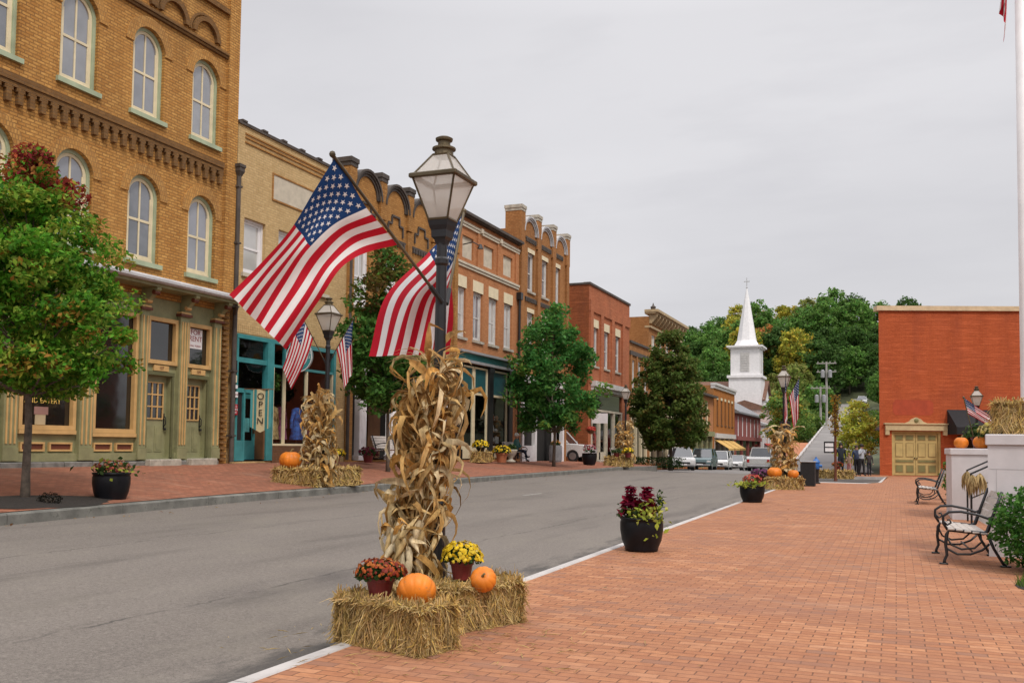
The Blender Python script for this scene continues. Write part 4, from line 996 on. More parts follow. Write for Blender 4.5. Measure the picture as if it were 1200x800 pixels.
# ================================================================== right: the big painted brick end wall with the double door
def b_right():
    ang = math.radians(19.5)
    B = Bld('brick_building', 'big plain orange red painted brick building with cream double doors', 0, 0, rz=ang, loc=(-.85, 57.0, 0))
    B.y0 = 0; B.zb = 0
    zt = 9.35; W = 13.0; door = (.68, 3.4, .02, 2.52)
    mb = B.mb(); wall(mb, 0, W, -.5, zt, [door], depth=.28); k = math.tan(ang+.03)*11   # the end wall meets its long side at an acute street corner
    for q in ([(0,0,-.5),(k,11,-.5),(k,11,zt),(0,0,zt)], [(W,0,-.5),(W,11,-.5),(W,11,zt),(W,0,zt)], [(k,11,-.5),(W,11,-.5),(W,11,zt),(k,11,zt)], [(0,0,zt),(W,0,zt),(W,11,zt),(k,11,zt)]): mb.poly(q)
    B.add('wall', mb, M['painted_brick'])
    g = B.mb(); g.box(-.12, W+.1, -.12, .5, zt, zt+.27); B.add('coping', g, paint('cream_coping', (.62,.46,.28), .6))
    wc = 0; P = paint('pale_ochre_paint', (.50,.38,.15), .5, .1); OG = paint('door_green', (.20,.19,.075), .5)
    g = B.mb(); g.box(.30, 3.72, -.14, .0, 2.56, 2.90); g.box(.22, 3.80, -.2, .0, 2.90, 2.97); g.box(.30,.52,-.12,.0,2.3,2.557); g.box(3.5,3.72,-.12,.0,2.3,2.557)
    g.extrude([(1.4,2.972),(1.6,3.05),(1.75,3.2),(2.0,3.3),(2.25,3.2),(2.4,3.05),(2.6,2.972)], -.14, -.002)
    B.add('door_hood', g, paint('hood_cream', (.55,.43,.24), .6)); g = B.mb(); g.lathe([(.13,0),(.1,.04),(.02,.06)], (0,0,0), 12); o = B.add('medallion', g, OG); o.location = (2.0, -.145, 3.12); o.rotation_euler = (PI/2, 0, 0)
    g = B.mb(); g.box(.68,.80,.05,.2,.02,2.52); g.box(3.28,3.40,.05,.2,.02,2.52); g.box(.80,3.28,.05,.2,2.42,2.52); B.add('door_frame', g, P)
    for i, a in enumerate((.81, 2.05)):
        b = a+1.22; f = B.mb(); f.box(a, b, .14, .19, .04, 2.41); do = B.add('door', f, P)
        f = B.mb()
        for q in ((a+.1,a+.54,.18,.62,1),(b-.54,b-.1,.18,.62,1),(a+.1,b-.1,.74,.92,1),(a+.1,a+.54,1.06,1.86,0),(b-.54,b-.1,1.06,1.86,0),(a+.1,a+.54,2.0,2.3,1),(b-.54,b-.1,2.0,2.3,1)):
            f.box(q[0], q[1], .125, .139, q[2], q[3], 2); f.box(q[0]+.04, q[1]-.04, .115, .124, q[2]+.04, q[3]-.04, q[4])
        B.add('door_panel', f, [P, OG, paint('panel_edge', (.30,.21,.08), .6)], do)
        f = B.mb(); y = (b-.06, a+.06)[i]; f.lathe([(.03,-.04),(.035,0),(.03,.04)], (y,.10,1.0), 8); B.add('handle', f, M['brass'], do)
    g = B.mb(); g.extrude([(.75,3.6),(.9,3.42),(2.85,3.42),(3.0,3.6),(3.0,4.1),(2.85,4.28),(.9,4.28),(.75,4.1)], -.006, -.001); B.add('painted_patch', g, paint('darker_red_paint', (.40,.062,.022), .85))
    # black canvas awning to the right of the doors
    g = B.mb(); g.extrude_x([(-.01,3.75),(-1.3,2.75),(-1.3,2.35),(-1.26,2.35),(-1.26,2.72),(-.01,3.68)], 3.75, 6.6)
    g.poly([(3.755,-.01,3.70),(3.755,-1.28,2.72),(3.755,-1.28,2.35),(3.755,-.01,2.35)]); g.poly([(6.595,-.01,3.70),(6.595,-1.28,2.72),(6.595,-1.28,2.35),(6.595,-.01,2.35)])
    B.add('awning', g, M['awn_green'])
    g = B.mb(); g.box(4.3,6.2,-.012,-.002,.05,2.3); B.add('window', g, M['pane_dark'])
b_right()

# the brick hall the steps on the right lead up to: outside the frame, added to darken the reflections in the shop windows opposite
def hall():
    B = Bld('reflection_hall', 'unseen dark brick hall beyond the white walls and steps, added for window reflections', 0, 0, rz=-PI/2, loc=(11.5, 46, .4)); B.y0 = 0; B.zb = 0
    ws = [(2+3.2*k, 3.3+3.2*k, 1.6+4.4*j, 4.4+4.4*j) for k in range(7) for j in range(2)]
    mb = B.mb(); wall(mb, 0, 25, -.6, 10.5, ws); shell(mb, 0, 25, -.6, 10.5, 12); B.add('wall', mb, M['side_brick'])
    for w in ws: window(B, *w, frame=M['white_paint'], sill=M['stone'], lintel=M['stone'])
    g = B.mb(); g.box(-.3, 25.3, -.5, .4, 10.5, 10.9); B.add('roof_cornice', g, M['white_paint'])
hall()
# ------------------------------------------------------------------ numpy mesh of many small faces
def nmesh(name, V, F, C, mat, parent=None, loc=None, smooth=False):
    """V (n,3), F (m,k) all faces same size, C (m,3) face colours"""
    me = bpy.data.meshes.new(name); V = np.asarray(V, np.float32); F = np.asarray(F, np.int32); m, k = F.shape
    me.vertices.add(len(V)); me.vertices.foreach_set('co', V.ravel())
    me.loops.add(m*k); me.loops.foreach_set('vertex_index', F.ravel())
    me.polygons.add(m); me.polygons.foreach_set('loop_start', np.arange(0, m*k, k, dtype=np.int32))
    me.materials.append(mat)
    if smooth: me.polygons.foreach_set('use_smooth', np.ones(m, bool))
    me.update(calc_edges=True); me.validate()
    at = me.attributes.new('Col', 'FLOAT_COLOR', 'FACE')
    at.data.foreach_set('color', np.concatenate([np.asarray(C, np.float32), np.ones((m, 1), np.float32)], 1).ravel())
    o = bpy.data.objects.new(name, me); COL.objects.link(o)
    if parent: o.parent = parent
    if loc is not None: o.location = loc
    return o
def unit(a): return a/np.maximum(1e-9, np.linalg.norm(a, axis=-1, keepdims=True))
def leaf_faces(P, size, rng, up=.45, fold=.25, width=.55, droop=0):
    """a folded kite (two triangles each side of the midrib) at every point"""
    n = len(P); nrm = unit(rng.normal(size=(n, 3))+np.array([0, 0, up*2]))
    t = unit(np.cross(nrm, rng.normal(size=(n, 3)))); t[:, 2] -= droop; t = unit(t); s = unit(np.cross(nrm, t)); nrm = np.cross(t, s)
    sz = np.asarray(size)[:, None] if np.ndim(size) else size
    tip = P+t*sz*.55; base = P-t*sz*.5; l = P+s*sz*width*.5+nrm*sz*fold*.4-t*sz*.05; r = P-s*sz*width*.5+nrm*sz*fold*.4-t*sz*.05
    V = np.stack([base, r, tip, l], 1).reshape(-1, 3); i = np.arange(n)*4
    F = np.concatenate([np.stack([i, i+1, i+2], 1), np.stack([i, i+2, i+3], 1)], 0)
    return V, F
def tree(name, label, loc, H, trunk_r, clear, env, n_cl, per, leaf, cl_r, colour, seed, group=None, squash=.7, limb=True, lean=(0, 0), cat='tree', shell_bias=.5, up=.45, rag=(.75, 1.12)):
    """env(t) -> crown radius at relative height t (0 at the crown's foot, 1 at the top)"""
    rng = np.random.default_rng(seed)
    root = empty(name, loc, 0, label, cat, group)
    h = H-clear; cl = []
    while len(cl) < n_cl:
        t = rng.random(); R = env(t)
        if rng.random() > (R/max(env(x) for x in (.1,.2,.3,.4,.5,.6,.8)))**1.2: continue
        r = R*(rng.random()**shell_bias)*rng.uniform(*rag); a = rng.random()*2*PI
        cl.append((r*math.cos(a)+lean[0]*t, r*math.sin(a)+lean[1]*t, clear+t*h, t, r/max(R, .01)))
    # trunk and limbs in one bark mesh
    mb = MB(); tp = [(lean[0]*max(0, (z-clear)/h)*.6+rng.normal()*.02*z, lean[1]*max(0, (z-clear)/h)*.6+rng.normal()*.02*z, z) for z in np.linspace(-.25, clear+h*.72, 8)]
    mb.tube(tp, [trunk_r*1.25]+[trunk_r*(1-.82*i/7) for i in range(1, 8)], 9)
    if limb:
        for (x, y, z, t, q) in cl[:: max(1, len(cl)//46)]:
            z0 = max(clear*.92, z-(.35+.5*math.hypot(x, y))); k = min(1, max(0, (z0)/(clear+h*.72))); i = int(k*6); b = Vector(tp[min(7, i+1)]); b.z = z0
            e = Vector((x, y, z)); md = (b+e)/2+Vector((0, 0, -.06*math.hypot(x, y)))
            r0 = trunk_r*.38*(1-.5*t); mb.tube([b, md, e], [r0, r0*.6, r0*.2], 5, cap=False)
    recalc(mb.build('trunk', M['bark'], root, smooth=True))
    P = []; C = []
    for (x, y, z, t, q) in cl:
        r = cl_r*rng.uniform(.65, 1.3); n = int(per*rng.uniform(.6, 1.3)); d = rng.normal(size=(n, 3)); d = unit(d)*(rng.random((n, 1))**.45)*r
        d[:, 2] *= squash; P.append(np.array([x, y, z])+d)
        base = np.array([colour(t, q, rng)]*3+[colour(t, q, rng) for _ in range(5)])[rng.integers(0, 8, n)]; C.append(base*rng.uniform(.7, 1.3, (n, 1))+rng.normal(size=(n, 3))*base*.08)
    P = np.concatenate(P); C = np.clip(np.concatenate(C), .002, .9)
    V, F = leaf_faces(P, leaf*rng.uniform(.55, 1.5, len(P)), rng, up)
    nmesh('crown', V, F, np.concatenate([C, C]), M['leaf'], root)
    return root

# ------------------------------------------------------------------ hay, pumpkins, flowers
def bale(loc, rz, l, d, h, label, n=2600, blade=.13, seed=0, group=None, w=.0045, name='hay_bale', loose=1.):
    rng = np.random.default_rng(seed)
    root = empty(name, loc, rz, label, 'hay bale', group)
    mb = MB(); k = .03; ny = 7
    mb.bev(-l/2+k, l/2-k, -d/2+k, d/2-k, .0, h-k, .05); b = mb.build('packed_core', paint('packed_straw', (.22,.13,.04), .9, .35, scale=16, bumpy=.8) if 'packed_straw' not in bpy.data.materials else bpy.data.materials['packed_straw'], root, smooth=False)
    V = []; F = []; C = []
    areas = np.array([l*h, l*h, d*h, d*h, l*d]); pick = rng.choice(5, n, p=areas/areas.sum())
    for i in range(n):
        f = pick[i]; u, v = rng.uniform(-.5, .5), rng.random()
        if f < 2: s = -1 if f == 0 else 1; p = np.array([u*l, s*d/2, v*h]); nn = np.array([0, s, 0.]); t = np.array([rng.normal()*.75, 0, -.8+rng.normal()*.6])
        elif f < 4: s = -1 if f == 2 else 1; p = np.array([s*l/2, u*d, v*h]); nn = np.array([s, 0, 0.]); t = np.array([0, rng.normal()*.9, -1+rng.normal()*.9])
        else: p = np.array([u*l, (v-.5)*d, h]); nn = np.array([0, 0, 1.]); t = np.array([rng.normal(), rng.normal(), 0])
        # round the corners off and let the surface bulge in and out in tufts
        p = p*np.array([1, 1, 1])-nn*(.03*(1+.5*math.sin(p[0]*23+seed)*math.cos(p[2]*17+p[1]*19)))
        t = t/np.linalg.norm(t); t = t+nn*abs(rng.normal())*.24*loose; t /= np.linalg.norm(t)
        s_ = np.cross(t, nn+rng.normal(size=3)*.3); s_ /= max(1e-6, np.linalg.norm(s_)); L_ = blade*rng.uniform(.5, 1.5); ww = w*rng.uniform(.6, 1.5)
        bend = np.array([0, 0, -1.])*L_*rng.uniform(0, .3)-nn*L_*.02
        q = p-t*L_*.4; m_ = p+t*L_*.2; e = p+t*L_*.6+bend
        for z in (q, m_, e):
            if z[2] < .004: z[2] = .004
        j = len(V); V += [q-s_*ww, q+s_*ww, m_-s_*ww, m_+s_*ww, e-s_*ww*.4, e+s_*ww*.4]
        c = np.array((.60,.41,.15))*rng.uniform(.4, 1.3)*np.array([1, rng.uniform(.92, 1.06), rng.uniform(.7, 1.3)])
        if rng.random() < .12: c = np.array((.62,.47,.22))*rng.uniform(.8, 1.2)
        F += [(j, j+1, j+3, j+2), (j+2, j+3, j+5, j+4)]; C += [c, c]
    nmesh('straw', V, F, C, M['straw'], root)
    g = MB()
    for y in (-d*.22, d*.22):
        e = .004; g.tube([(-l/2-e, y, .01), (-l/2-e, y, h), (l/2+e, y, h), (l/2+e, y, .01)], .0035, 5)
    g.build('twine', M['stem'], root)
    return root
def pumpkin(loc, r, label, seed=0, squash=.78, tilt=(0, 0, 0), group=None, ribs=11):
    rng = random.Random(seed); root = empty('pumpkin', loc, 0, label, 'pumpkin', group); root.rotation_euler = tilt
    mb = MB(); nu, nv = ribs*8, 18; h = r*squash
    ph = [rng.uniform(-.18, .18) for _ in range(ribs)]; rings = []
    for j in range(nv+1):
        b = -PI/2+PI*j/nv; ring = []
        for i in range(nu):
            a = 2*PI*i/nu; k = int(i/8) % ribs; rib = abs(math.sin(a*ribs/2+ph[k]*0)); q = 1-.05*(1-rib**.5)*math.cos(b)**.5
            rr = r*q*math.cos(b)**.82*(1+.03*ph[k]); z = h*math.sin(b)-(.10*h*math.exp(-((math.cos(b))/.22)**2)*(1 if b > 0 else -.6)); ring.append(mb.vert((rr*math.cos(a), rr*math.sin(a), z+h*.95)))
        rings.append(ring)
    for r0, r1 in zip(rings, rings[1:]):
        for i in range(nu): mb.face((r0[i], r0[(i+1)%nu], r1[(i+1)%nu], r1[i]))
    mb.build('skin', M['pump'], root, smooth=True)
    s = MB(); s.tube([(0,0,h*1.72),(0.01,.0,h*1.95),(r*.12,r*.03,h*2.15),(r*.25,r*.08,h*2.22)], [r*.15,r*.09,r*.075,r*.085], 7); s.build('stem', M['stem'], root)
    return root
def flowers(root, R, h0, n, cols, fs, seed, squash=.75, greens=(.04,.075,.02), leaf=.045, nleaf=500, low=.0):
    """dome of small blossoms over a mound of leaves, as children of root"""
    rng = np.random.default_rng(seed)
    d = unit(rng.normal(size=(nleaf, 3))); d[:, 2] = np.abs(d[:, 2])*1.0-.25+low; P = d*R*(.55+.43*rng.random((nleaf, 1))); P[:, 2] = P[:, 2]*squash+h0
    V, F = leaf_faces(P, leaf*rng.uniform(.7, 1.3, nleaf), rng, .3); C = np.array(greens)*rng.uniform(.55, 1.5, (nleaf, 1)); nmesh('leaves', V, F, np.concatenate([C, C]), M['leaf'], root)
    V = []; F = []; C = []
    for i in range(n):
        z = rng.random()**.8*1.05-.12; a = rng.random()*2*PI; r = math.sqrt(max(0, 1-min(1, z)**2)); nn = np.array([r*math.cos(a), r*math.sin(a), z]); nn = nn/np.linalg.norm(nn)
        p = nn*R*rng.uniform(.93, 1.06); p[2] = p[2]*squash+h0; nn = unit(nn+rng.normal(size=3)*.25)
        u = unit(np.cross(nn, rng.normal(size=3))); w = np.cross(nn, u); c = np.array(cols[rng.integers(len(cols))])*rng.uniform(.75, 1.15); s = fs*rng.uniform(.7, 1.2); K = 7
        j = len(V); V.append(p+nn*s*.25)
        for k in range(K*2):
            q = s*(1 if k % 2 == 0 else .62); an = PI*k/K; V.append(p+(u*math.cos(an)+w*math.sin(an))*q+nn*s*(.12 if k % 2 == 0 else -.12))
        for k in range(K*2): F.append((j, j+1+k, j+1+(k+1) % (K*2))); C.append(c*(1 if k % 2 else .85))
    nmesh('blossoms', V, F, C, M['petal'], root)
def mum(loc, R, label, cols, seed, pot='terracotta', pr=None, ph=None, n=160, fs=.022, group=None, nleaf=500, squash=.72):
    pr = pr or R*.55; ph = ph or R*.75
    root = empty('potted_mum', loc, 0, label, 'potted flowers', group)
    g = MB(); g.lathe([(pr*.72,0),(pr*.95,ph*.78),(pr*1.04,ph*.8),(pr*1.06,ph),(pr*.95,ph),(pr*.9,ph*.9),(.001,ph*.88)], (0,0,0), 18); g.build('pot', M[pot], root, smooth=False)
    flowers(root, R, ph+R*.12, n, cols, fs, seed, squash, nleaf=nleaf, leaf=R*.24)
    return root
YEL = [(.80,.55,.02),(.85,.62,.05),(.70,.45,.01)]; RUST = [(.33,.055,.018),(.42,.09,.02),(.22,.03,.02),(.50,.15,.03)]; MAR = [(.10,.008,.02),(.15,.015,.03)]; PUR = [(.12,.03,.10),(.17,.05,.12)]

def planter(loc, label, seed, w=.58, h=.5, plants='coleus', group='black glazed planters along the street'):
    rng = np.random.default_rng(seed)
    root = empty('planter', loc, 0, label, 'planter', group)
    g = MB(); r = w/2
    g.lathe([(r*.74,0),(r*.78,.03),(r*.78,.05),(r*.92,h*.32),(r*1.0,h*.62),(r*1.0,h*.85),(r*.96,h*.93),(r*1.02,h*.95),(r*1.02,h),(r*.9,h),(r*.88,h*.9),(.001,h*.88)], (0,0,0), 28); g.build('pot', M['glaze'], root, smooth=True)
    g = MB(); g.lathe([(r*.88,h*.91),(r*.5,h*.96),(.001,h*.97)], (0,0,0), 16, cap=False); g.build('soil', M['soil'], root)
    def spray(name, n, cx, cy, rad, z0, hh, col, lf, up=.6, droop=0):
        P = rng.normal(size=(n, 3))*np.array([rad*.5, rad*.5, hh*.35])+np.array([cx, cy, z0+hh*.45]); V, F = leaf_faces(P, lf*rng.uniform(.6, 1.3, n), rng, up, width=.6, droop=droop)
        c = np.array([col[rng.integers(len(col))] for _ in range(n)])*rng.uniform(.6, 1.35, (n, 1)); nmesh(name, V, F, np.concatenate([c, c]), M['leaf'], root)
    RD = [(.16,.006,.025),(.22,.010,.03),(.10,.004,.02)]; LM = [(.34,.38,.05),(.26,.32,.04),(.42,.42,.09)]; GR = [(.04,.08,.02),(.06,.10,.03)]
    if plants == 'coleus':
        # two upright sprays of long pointed red leaves
        for cx, cy in ((-r*.55, .02), (r*.18, .05)):
            for k in range(8):
                z = h+.02+.05*k; m = 13
                P = np.array([[cx+math.cos(a)*(.13-.012*k)*q, cy+math.sin(a)*(.13-.012*k)*q, z+.03*q] for a, q in zip(rng.random(m)*2*PI, rng.uniform(.5, 1.2, m))]); V, F = leaf_faces(P, (.19-.010*k)*rng.uniform(.8, 1.2, m), rng, 1.1, width=.5, droop=.1); c = np.array([RD[rng.integers(3)] for _ in range(m)]); nmesh_join(root, 'red_foliage', V, F, np.concatenate([c, c]))
            flush_join(root, 'red_foliage')
        spray('lime_foliage', 170, r*.45, -r*.45, .24, h-.12, .30, LM, .085, .5); spray('green_foliage', 90, -r*.4, 0, .22, h-.03, .16, GR, .09); spray('green_foliage', 40, r*.75, .1, .08, h+.05, .28, GR, .08)
    elif plants == 'rust':
        spray('green_foliage', 160, 0, 0, r*1.25, h-.02, .22, GR+LM[:1], .10); flowers(root, r*.95, h+.05, 70, [(.45,.10,.05),(.40,.16,.09),(.20,.03,.03)], .035, seed, .6, nleaf=120)
    elif plants == 'salmon':
        spray('lime_foliage', 150, -.05, -.1, r*1.3, h-.05, .14, LM, .12); flowers(root, r*.75, h+.10, 90, [(.55,.12,.07),(.48,.16,.10),(.40,.05,.04)], .04, seed, .75, nleaf=140)
    else:
        spray('green_foliage', 120, 0, 0, r, h, .25, GR, .10); flowers(root, r*.9, h+.18, 90, [(.38,.02,.05),(.55,.35,.33),(.28,.01,.03)], .05, seed, .8, nleaf=120)
    return root
_J = {}
def nmesh_join(root, name, V, F, C):
    d = _J.setdefault((root.name, name), [[], [], [], 0]); d[0].append(V); d[1].append(F+d[3]); d[2].append(C); d[3] += len(V)
def flush_join(root, name, mat='leaf'):
    d = _J.pop((root.name, name)); return nmesh(name, np.concatenate(d[0]), np.concatenate(d[1]), np.concatenate(d[2]), M[mat], root)

# ------------------------------------------------------------------ street lamp (4.2 m tall at scale 1)
def make_lamp(label):
    root = empty('street_lamp', (0, 0, 0), 0, label, 'street lamp', 'black lantern street lamps')
    g = MB(); g.bev(-.15,.15,-.15,.15,0,.16,.015); g.lathe([(.135,.16),(.13,.30),(.10,.36),(.105,.40),(.085,.46),(.075,.95),(.085,.98),(.066,1.02),(.054,1.1),(.050,2.4),(.047,3.05),(.060,3.07),(.060,3.11),(.046,3.13),(.046,3.26)], (0,0,0), 14); g.build('post', M['black'], root, smooth=False)
    g = MB(); g.lathe([(.06,3.24),(.075,3.28),(.10,3.30),(.105,3.36),(.125,3.40),(.14,3.455)], (0,0,0), 4, rot=PI/4); g.build('neck', M['black'], root)
    b, t, r = .092, .204, .072; zb, zt, zr = 3.455, 3.82, 4.03
    def sq(h, z): return [(-h,-h,z),(h,-h,z),(h,h,z),(-h,h,z)]
    g = MB(); A, Bq, D = sq(b, zb), sq(t, zt), sq(r, zr)
    for k in range(4):
        g.tube([A[k], Bq[k]], .010, 5); g.tube([Bq[k], D[k]], .010, 5); g.tube([A[k], A[(k+1)%4]], .013, 5); g.tube([D[k], D[(k+1)%4]], .012, 5)
    g.bev(-t-.025,t+.025,-t-.025,-t+.02,zt-.02,zt+.022,.008); g.bev(-t-.025,t+.025,t-.02,t+.025,zt-.02,zt+.022,.008); g.bev(-t-.024,-t+.02,-t+.021,t-.021,zt-.019,zt+.021,.008); g.bev(t-.02,t+.024,-t+.021,t-.021,zt-.019,zt+.021,.008)
    g.build('lantern_frame', M['brass'], root)
    for k in range(4):
        g = MB(); q = .97
        g.poly([Vector(A[k])*1, Vector(A[(k+1)%4])*1, Vector(Bq[(k+1)%4]), Vector(Bq[k])]); g.build('pane', M['frost'], root)
        g = MB(); g.poly([Vector(Bq[k]), Vector(Bq[(k+1)%4]), Vector(D[(k+1)%4]), Vector(D[k])]); g.build('roof_pane', M['frost'], root)
    g = MB(); g.lathe([(.085,4.03),(.082,4.075),(.105,4.085),(.105,4.10),(.07,4.115),(.055,4.125),(.055,4.155),(.074,4.165),(.078,4.185),(.05,4.20),(.001,4.205)], (0,0,0), 16); g.build('chimney_cap', M['brass'], root)
    g = MB(); g.lathe([(.02,3.46),(.05,3.50),(.065,3.56),(.05,3.64),(.02,3.68)], (0,0,0), 10); g.build('bulb', M['greywhite'], root, smooth=True)
    return root

# ------------------------------------------------------------------ flags
def cubic_net(net, hs, fs, nh, nf):
    net = np.array(net, float); hs = np.array(hs); fs = np.array(fs)
    def herm(x, y, t):      # y (k, ...)
        m = np.gradient(y, x, axis=0); i = np.clip(np.searchsorted(x, t, side='right')-1, 0, len(x)-2); h = (x[i+1]-x[i]); s = (t-x[i])/h
        sh = (-1,)+(1,)*(y.ndim-1); s = s.reshape(sh); h = h.reshape(sh)
        return (2*s**3-3*s**2+1)*y[i]+(s**3-2*s**2+s)*h*m[i]+(-2*s**3+3*s**2)*y[i+1]+(s**3-s**2)*h*m[i+1]
    a = herm(hs, net, np.linspace(0, 1, nh+1)); b = herm(fs, np.swapaxes(a, 0, 1), np.linspace(0, 1, nf+1))
    return np.swapaxes(b, 0, 1)
def flag(loc, post, tip, net, hs, fs, label, group, rip=.012, pole_r=.013, sub=4, nf=60, seed=0, name='flag', pole=True, cat='flag'):
    root = empty(name, loc, 0, label, cat, group)
    rng = random.Random(seed)
    nh = 13*sub; g = cubic_net(net, hs, fs, nh, nf)
    du = np.gradient(g, axis=0); dv = np.gradient(g, axis=1); nr = unit(np.cross(du, dv))
    H, Fv = np.meshgrid(np.linspace(0, 1, nh+1), np.linspace(0, 1, nf+1), indexing='ij')
    amp = rip*Fv**.7; g = g+nr*(amp*(np.sin(9*H+3.5*Fv+seed)+.5*np.sin(17*H-6*Fv+2*seed)))[..., None]
    mb = MB(); idx = [[mb.vert(g[i, j]) for j in range(nf+1)] for i in range(nh+1)]; cf = int(round(nf*.4)); ch = 7*sub
    for i in range(nh):
        for j in range(nf):
            m = 2 if (i < ch and j < cf) else (0 if (i//sub) % 2 == 0 else 1)
            mb.face((idx[i][j], idx[i][j+1], idx[i+1][j+1], idx[i+1][j]), m)
    def at(h, f):
        a = h*nh; b = f*nf; i = min(nh-1, int(a)); j = min(nf-1, int(b)); s = a-i; t = b-j
        return (g[i,j]*(1-s)*(1-t)+g[i+1,j]*s*(1-t)+g[i,j+1]*(1-s)*t+g[i+1,j+1]*s*t)
    dm = unit(np.cross(np.gradient(g, axis=0), np.gradient(g, axis=1)))
    R = .0308
    for r in range(9):
        for c in range(6 if r % 2 == 0 else 5):
            h0 = (r+1)/10*7/13; f0 = (2*c+1+(r % 2))/12*.4
            nn = dm[int(h0*nh), int(f0*nf)]
            for sgn in (1, -1):
                ring = []
                for k in range(10):
                    q = R*(1 if k % 2 == 0 else .40); an = 2*PI*k/10; ring.append(mb.vert(at(h0-q*math.cos(an), f0+q*math.sin(an)*.58)+nn*.0035*sgn))
                cc = mb.vert(at(h0, f0)+nn*.0035*sgn)
                for k in range(10): mb.face((cc, ring[k], ring[(k+1) % 10]), 1)
    mb.build('flag_cloth', [M['flag_red'], M['flag_white'], M['flag_blue']], root, smooth=True)
    if pole:
        p = MB(); p.tube([post, tip], pole_r, 8); p.build('flag_pole', M['brass'] if pole_r > .011 else M['stem'], root)
        p = MB(); p.lathe([(.003,-.03),(.022,-.015),(.026,.0),(.02,.018),(.003,.028)], tip, 8); p.build('finial', M['brass'], root)
        d = (Vector(tip)-Vector(post)).normalized(); p = MB(); p.tube([Vector(post)-d*.02, Vector(post)+d*.16], pole_r*1.7, 8); p.build('bracket', M['black'], root)
    return root
def drape(post, tip, hoist, fly, gather=.55, fold=.05, nfold=2.5, seed=0, sway=(0,0)):
    """control net of a limp flag hanging from an inclined pole"""
    post, tip, fly = Vector(post), Vector(tip), Vector(fly); d = (post-tip).normalized(); n = d.cross(fly).normalized(); out = []
    for i in range(7):
        h = i/6; row = []
        for j in range(5):
            f = j/4; hp = tip+d*hoist*h; mid = tip+d*hoist*.5; k = f**.8*gather
            p = hp*(1-k)+(mid+Vector((0,0,(hp.z-mid.z)*.25)))*k+fly*f+n*fold*math.sin(h*nfold*2*PI+seed)*min(1, f*1.6)+Vector((sway[0]*f*f, sway[1]*f*f, 0))
            row.append(tuple(p))
        out.append(row)
    return out, [i/6 for i in range(7)], [j/4 for j in range(5)]

# ------------------------------------------------------------------ bundle of dried corn stalks tied round a post
def ribbon(V, F, C, pts, w, nrm, col, curl=0.):
    """folded leaf ribbon along pts"""
    pts = np.array(pts); k = len(pts); T = unit(np.gradient(pts, axis=0)); S_ = unit(np.cross(T, nrm)); Nn = np.cross(S_, T); j = len(V)
    for i in range(k):
        s = i/(k-1); ww = w*(min(1, .35+2.2*s) if s < .3 else (1-((s-.3)/.7)**1.7)*1.0+.03); tw = curl*s; a = S_[i]*math.cos(tw)+Nn[i]*math.sin(tw); b = Nn[i]*math.cos(tw)-S_[i]*math.sin(tw)
        V += [pts[i]-a*ww+b*ww*.45, pts[i], pts[i]+a*ww+b*ww*.45]
    for i in range(k-1):
        q = j+3*i; F += [(q, q+1, q+4, q+3), (q+1, q+2, q+5, q+4)]; c = np.array(col)*(1-.15*(i/(k-1))); C += [c, c*.93]
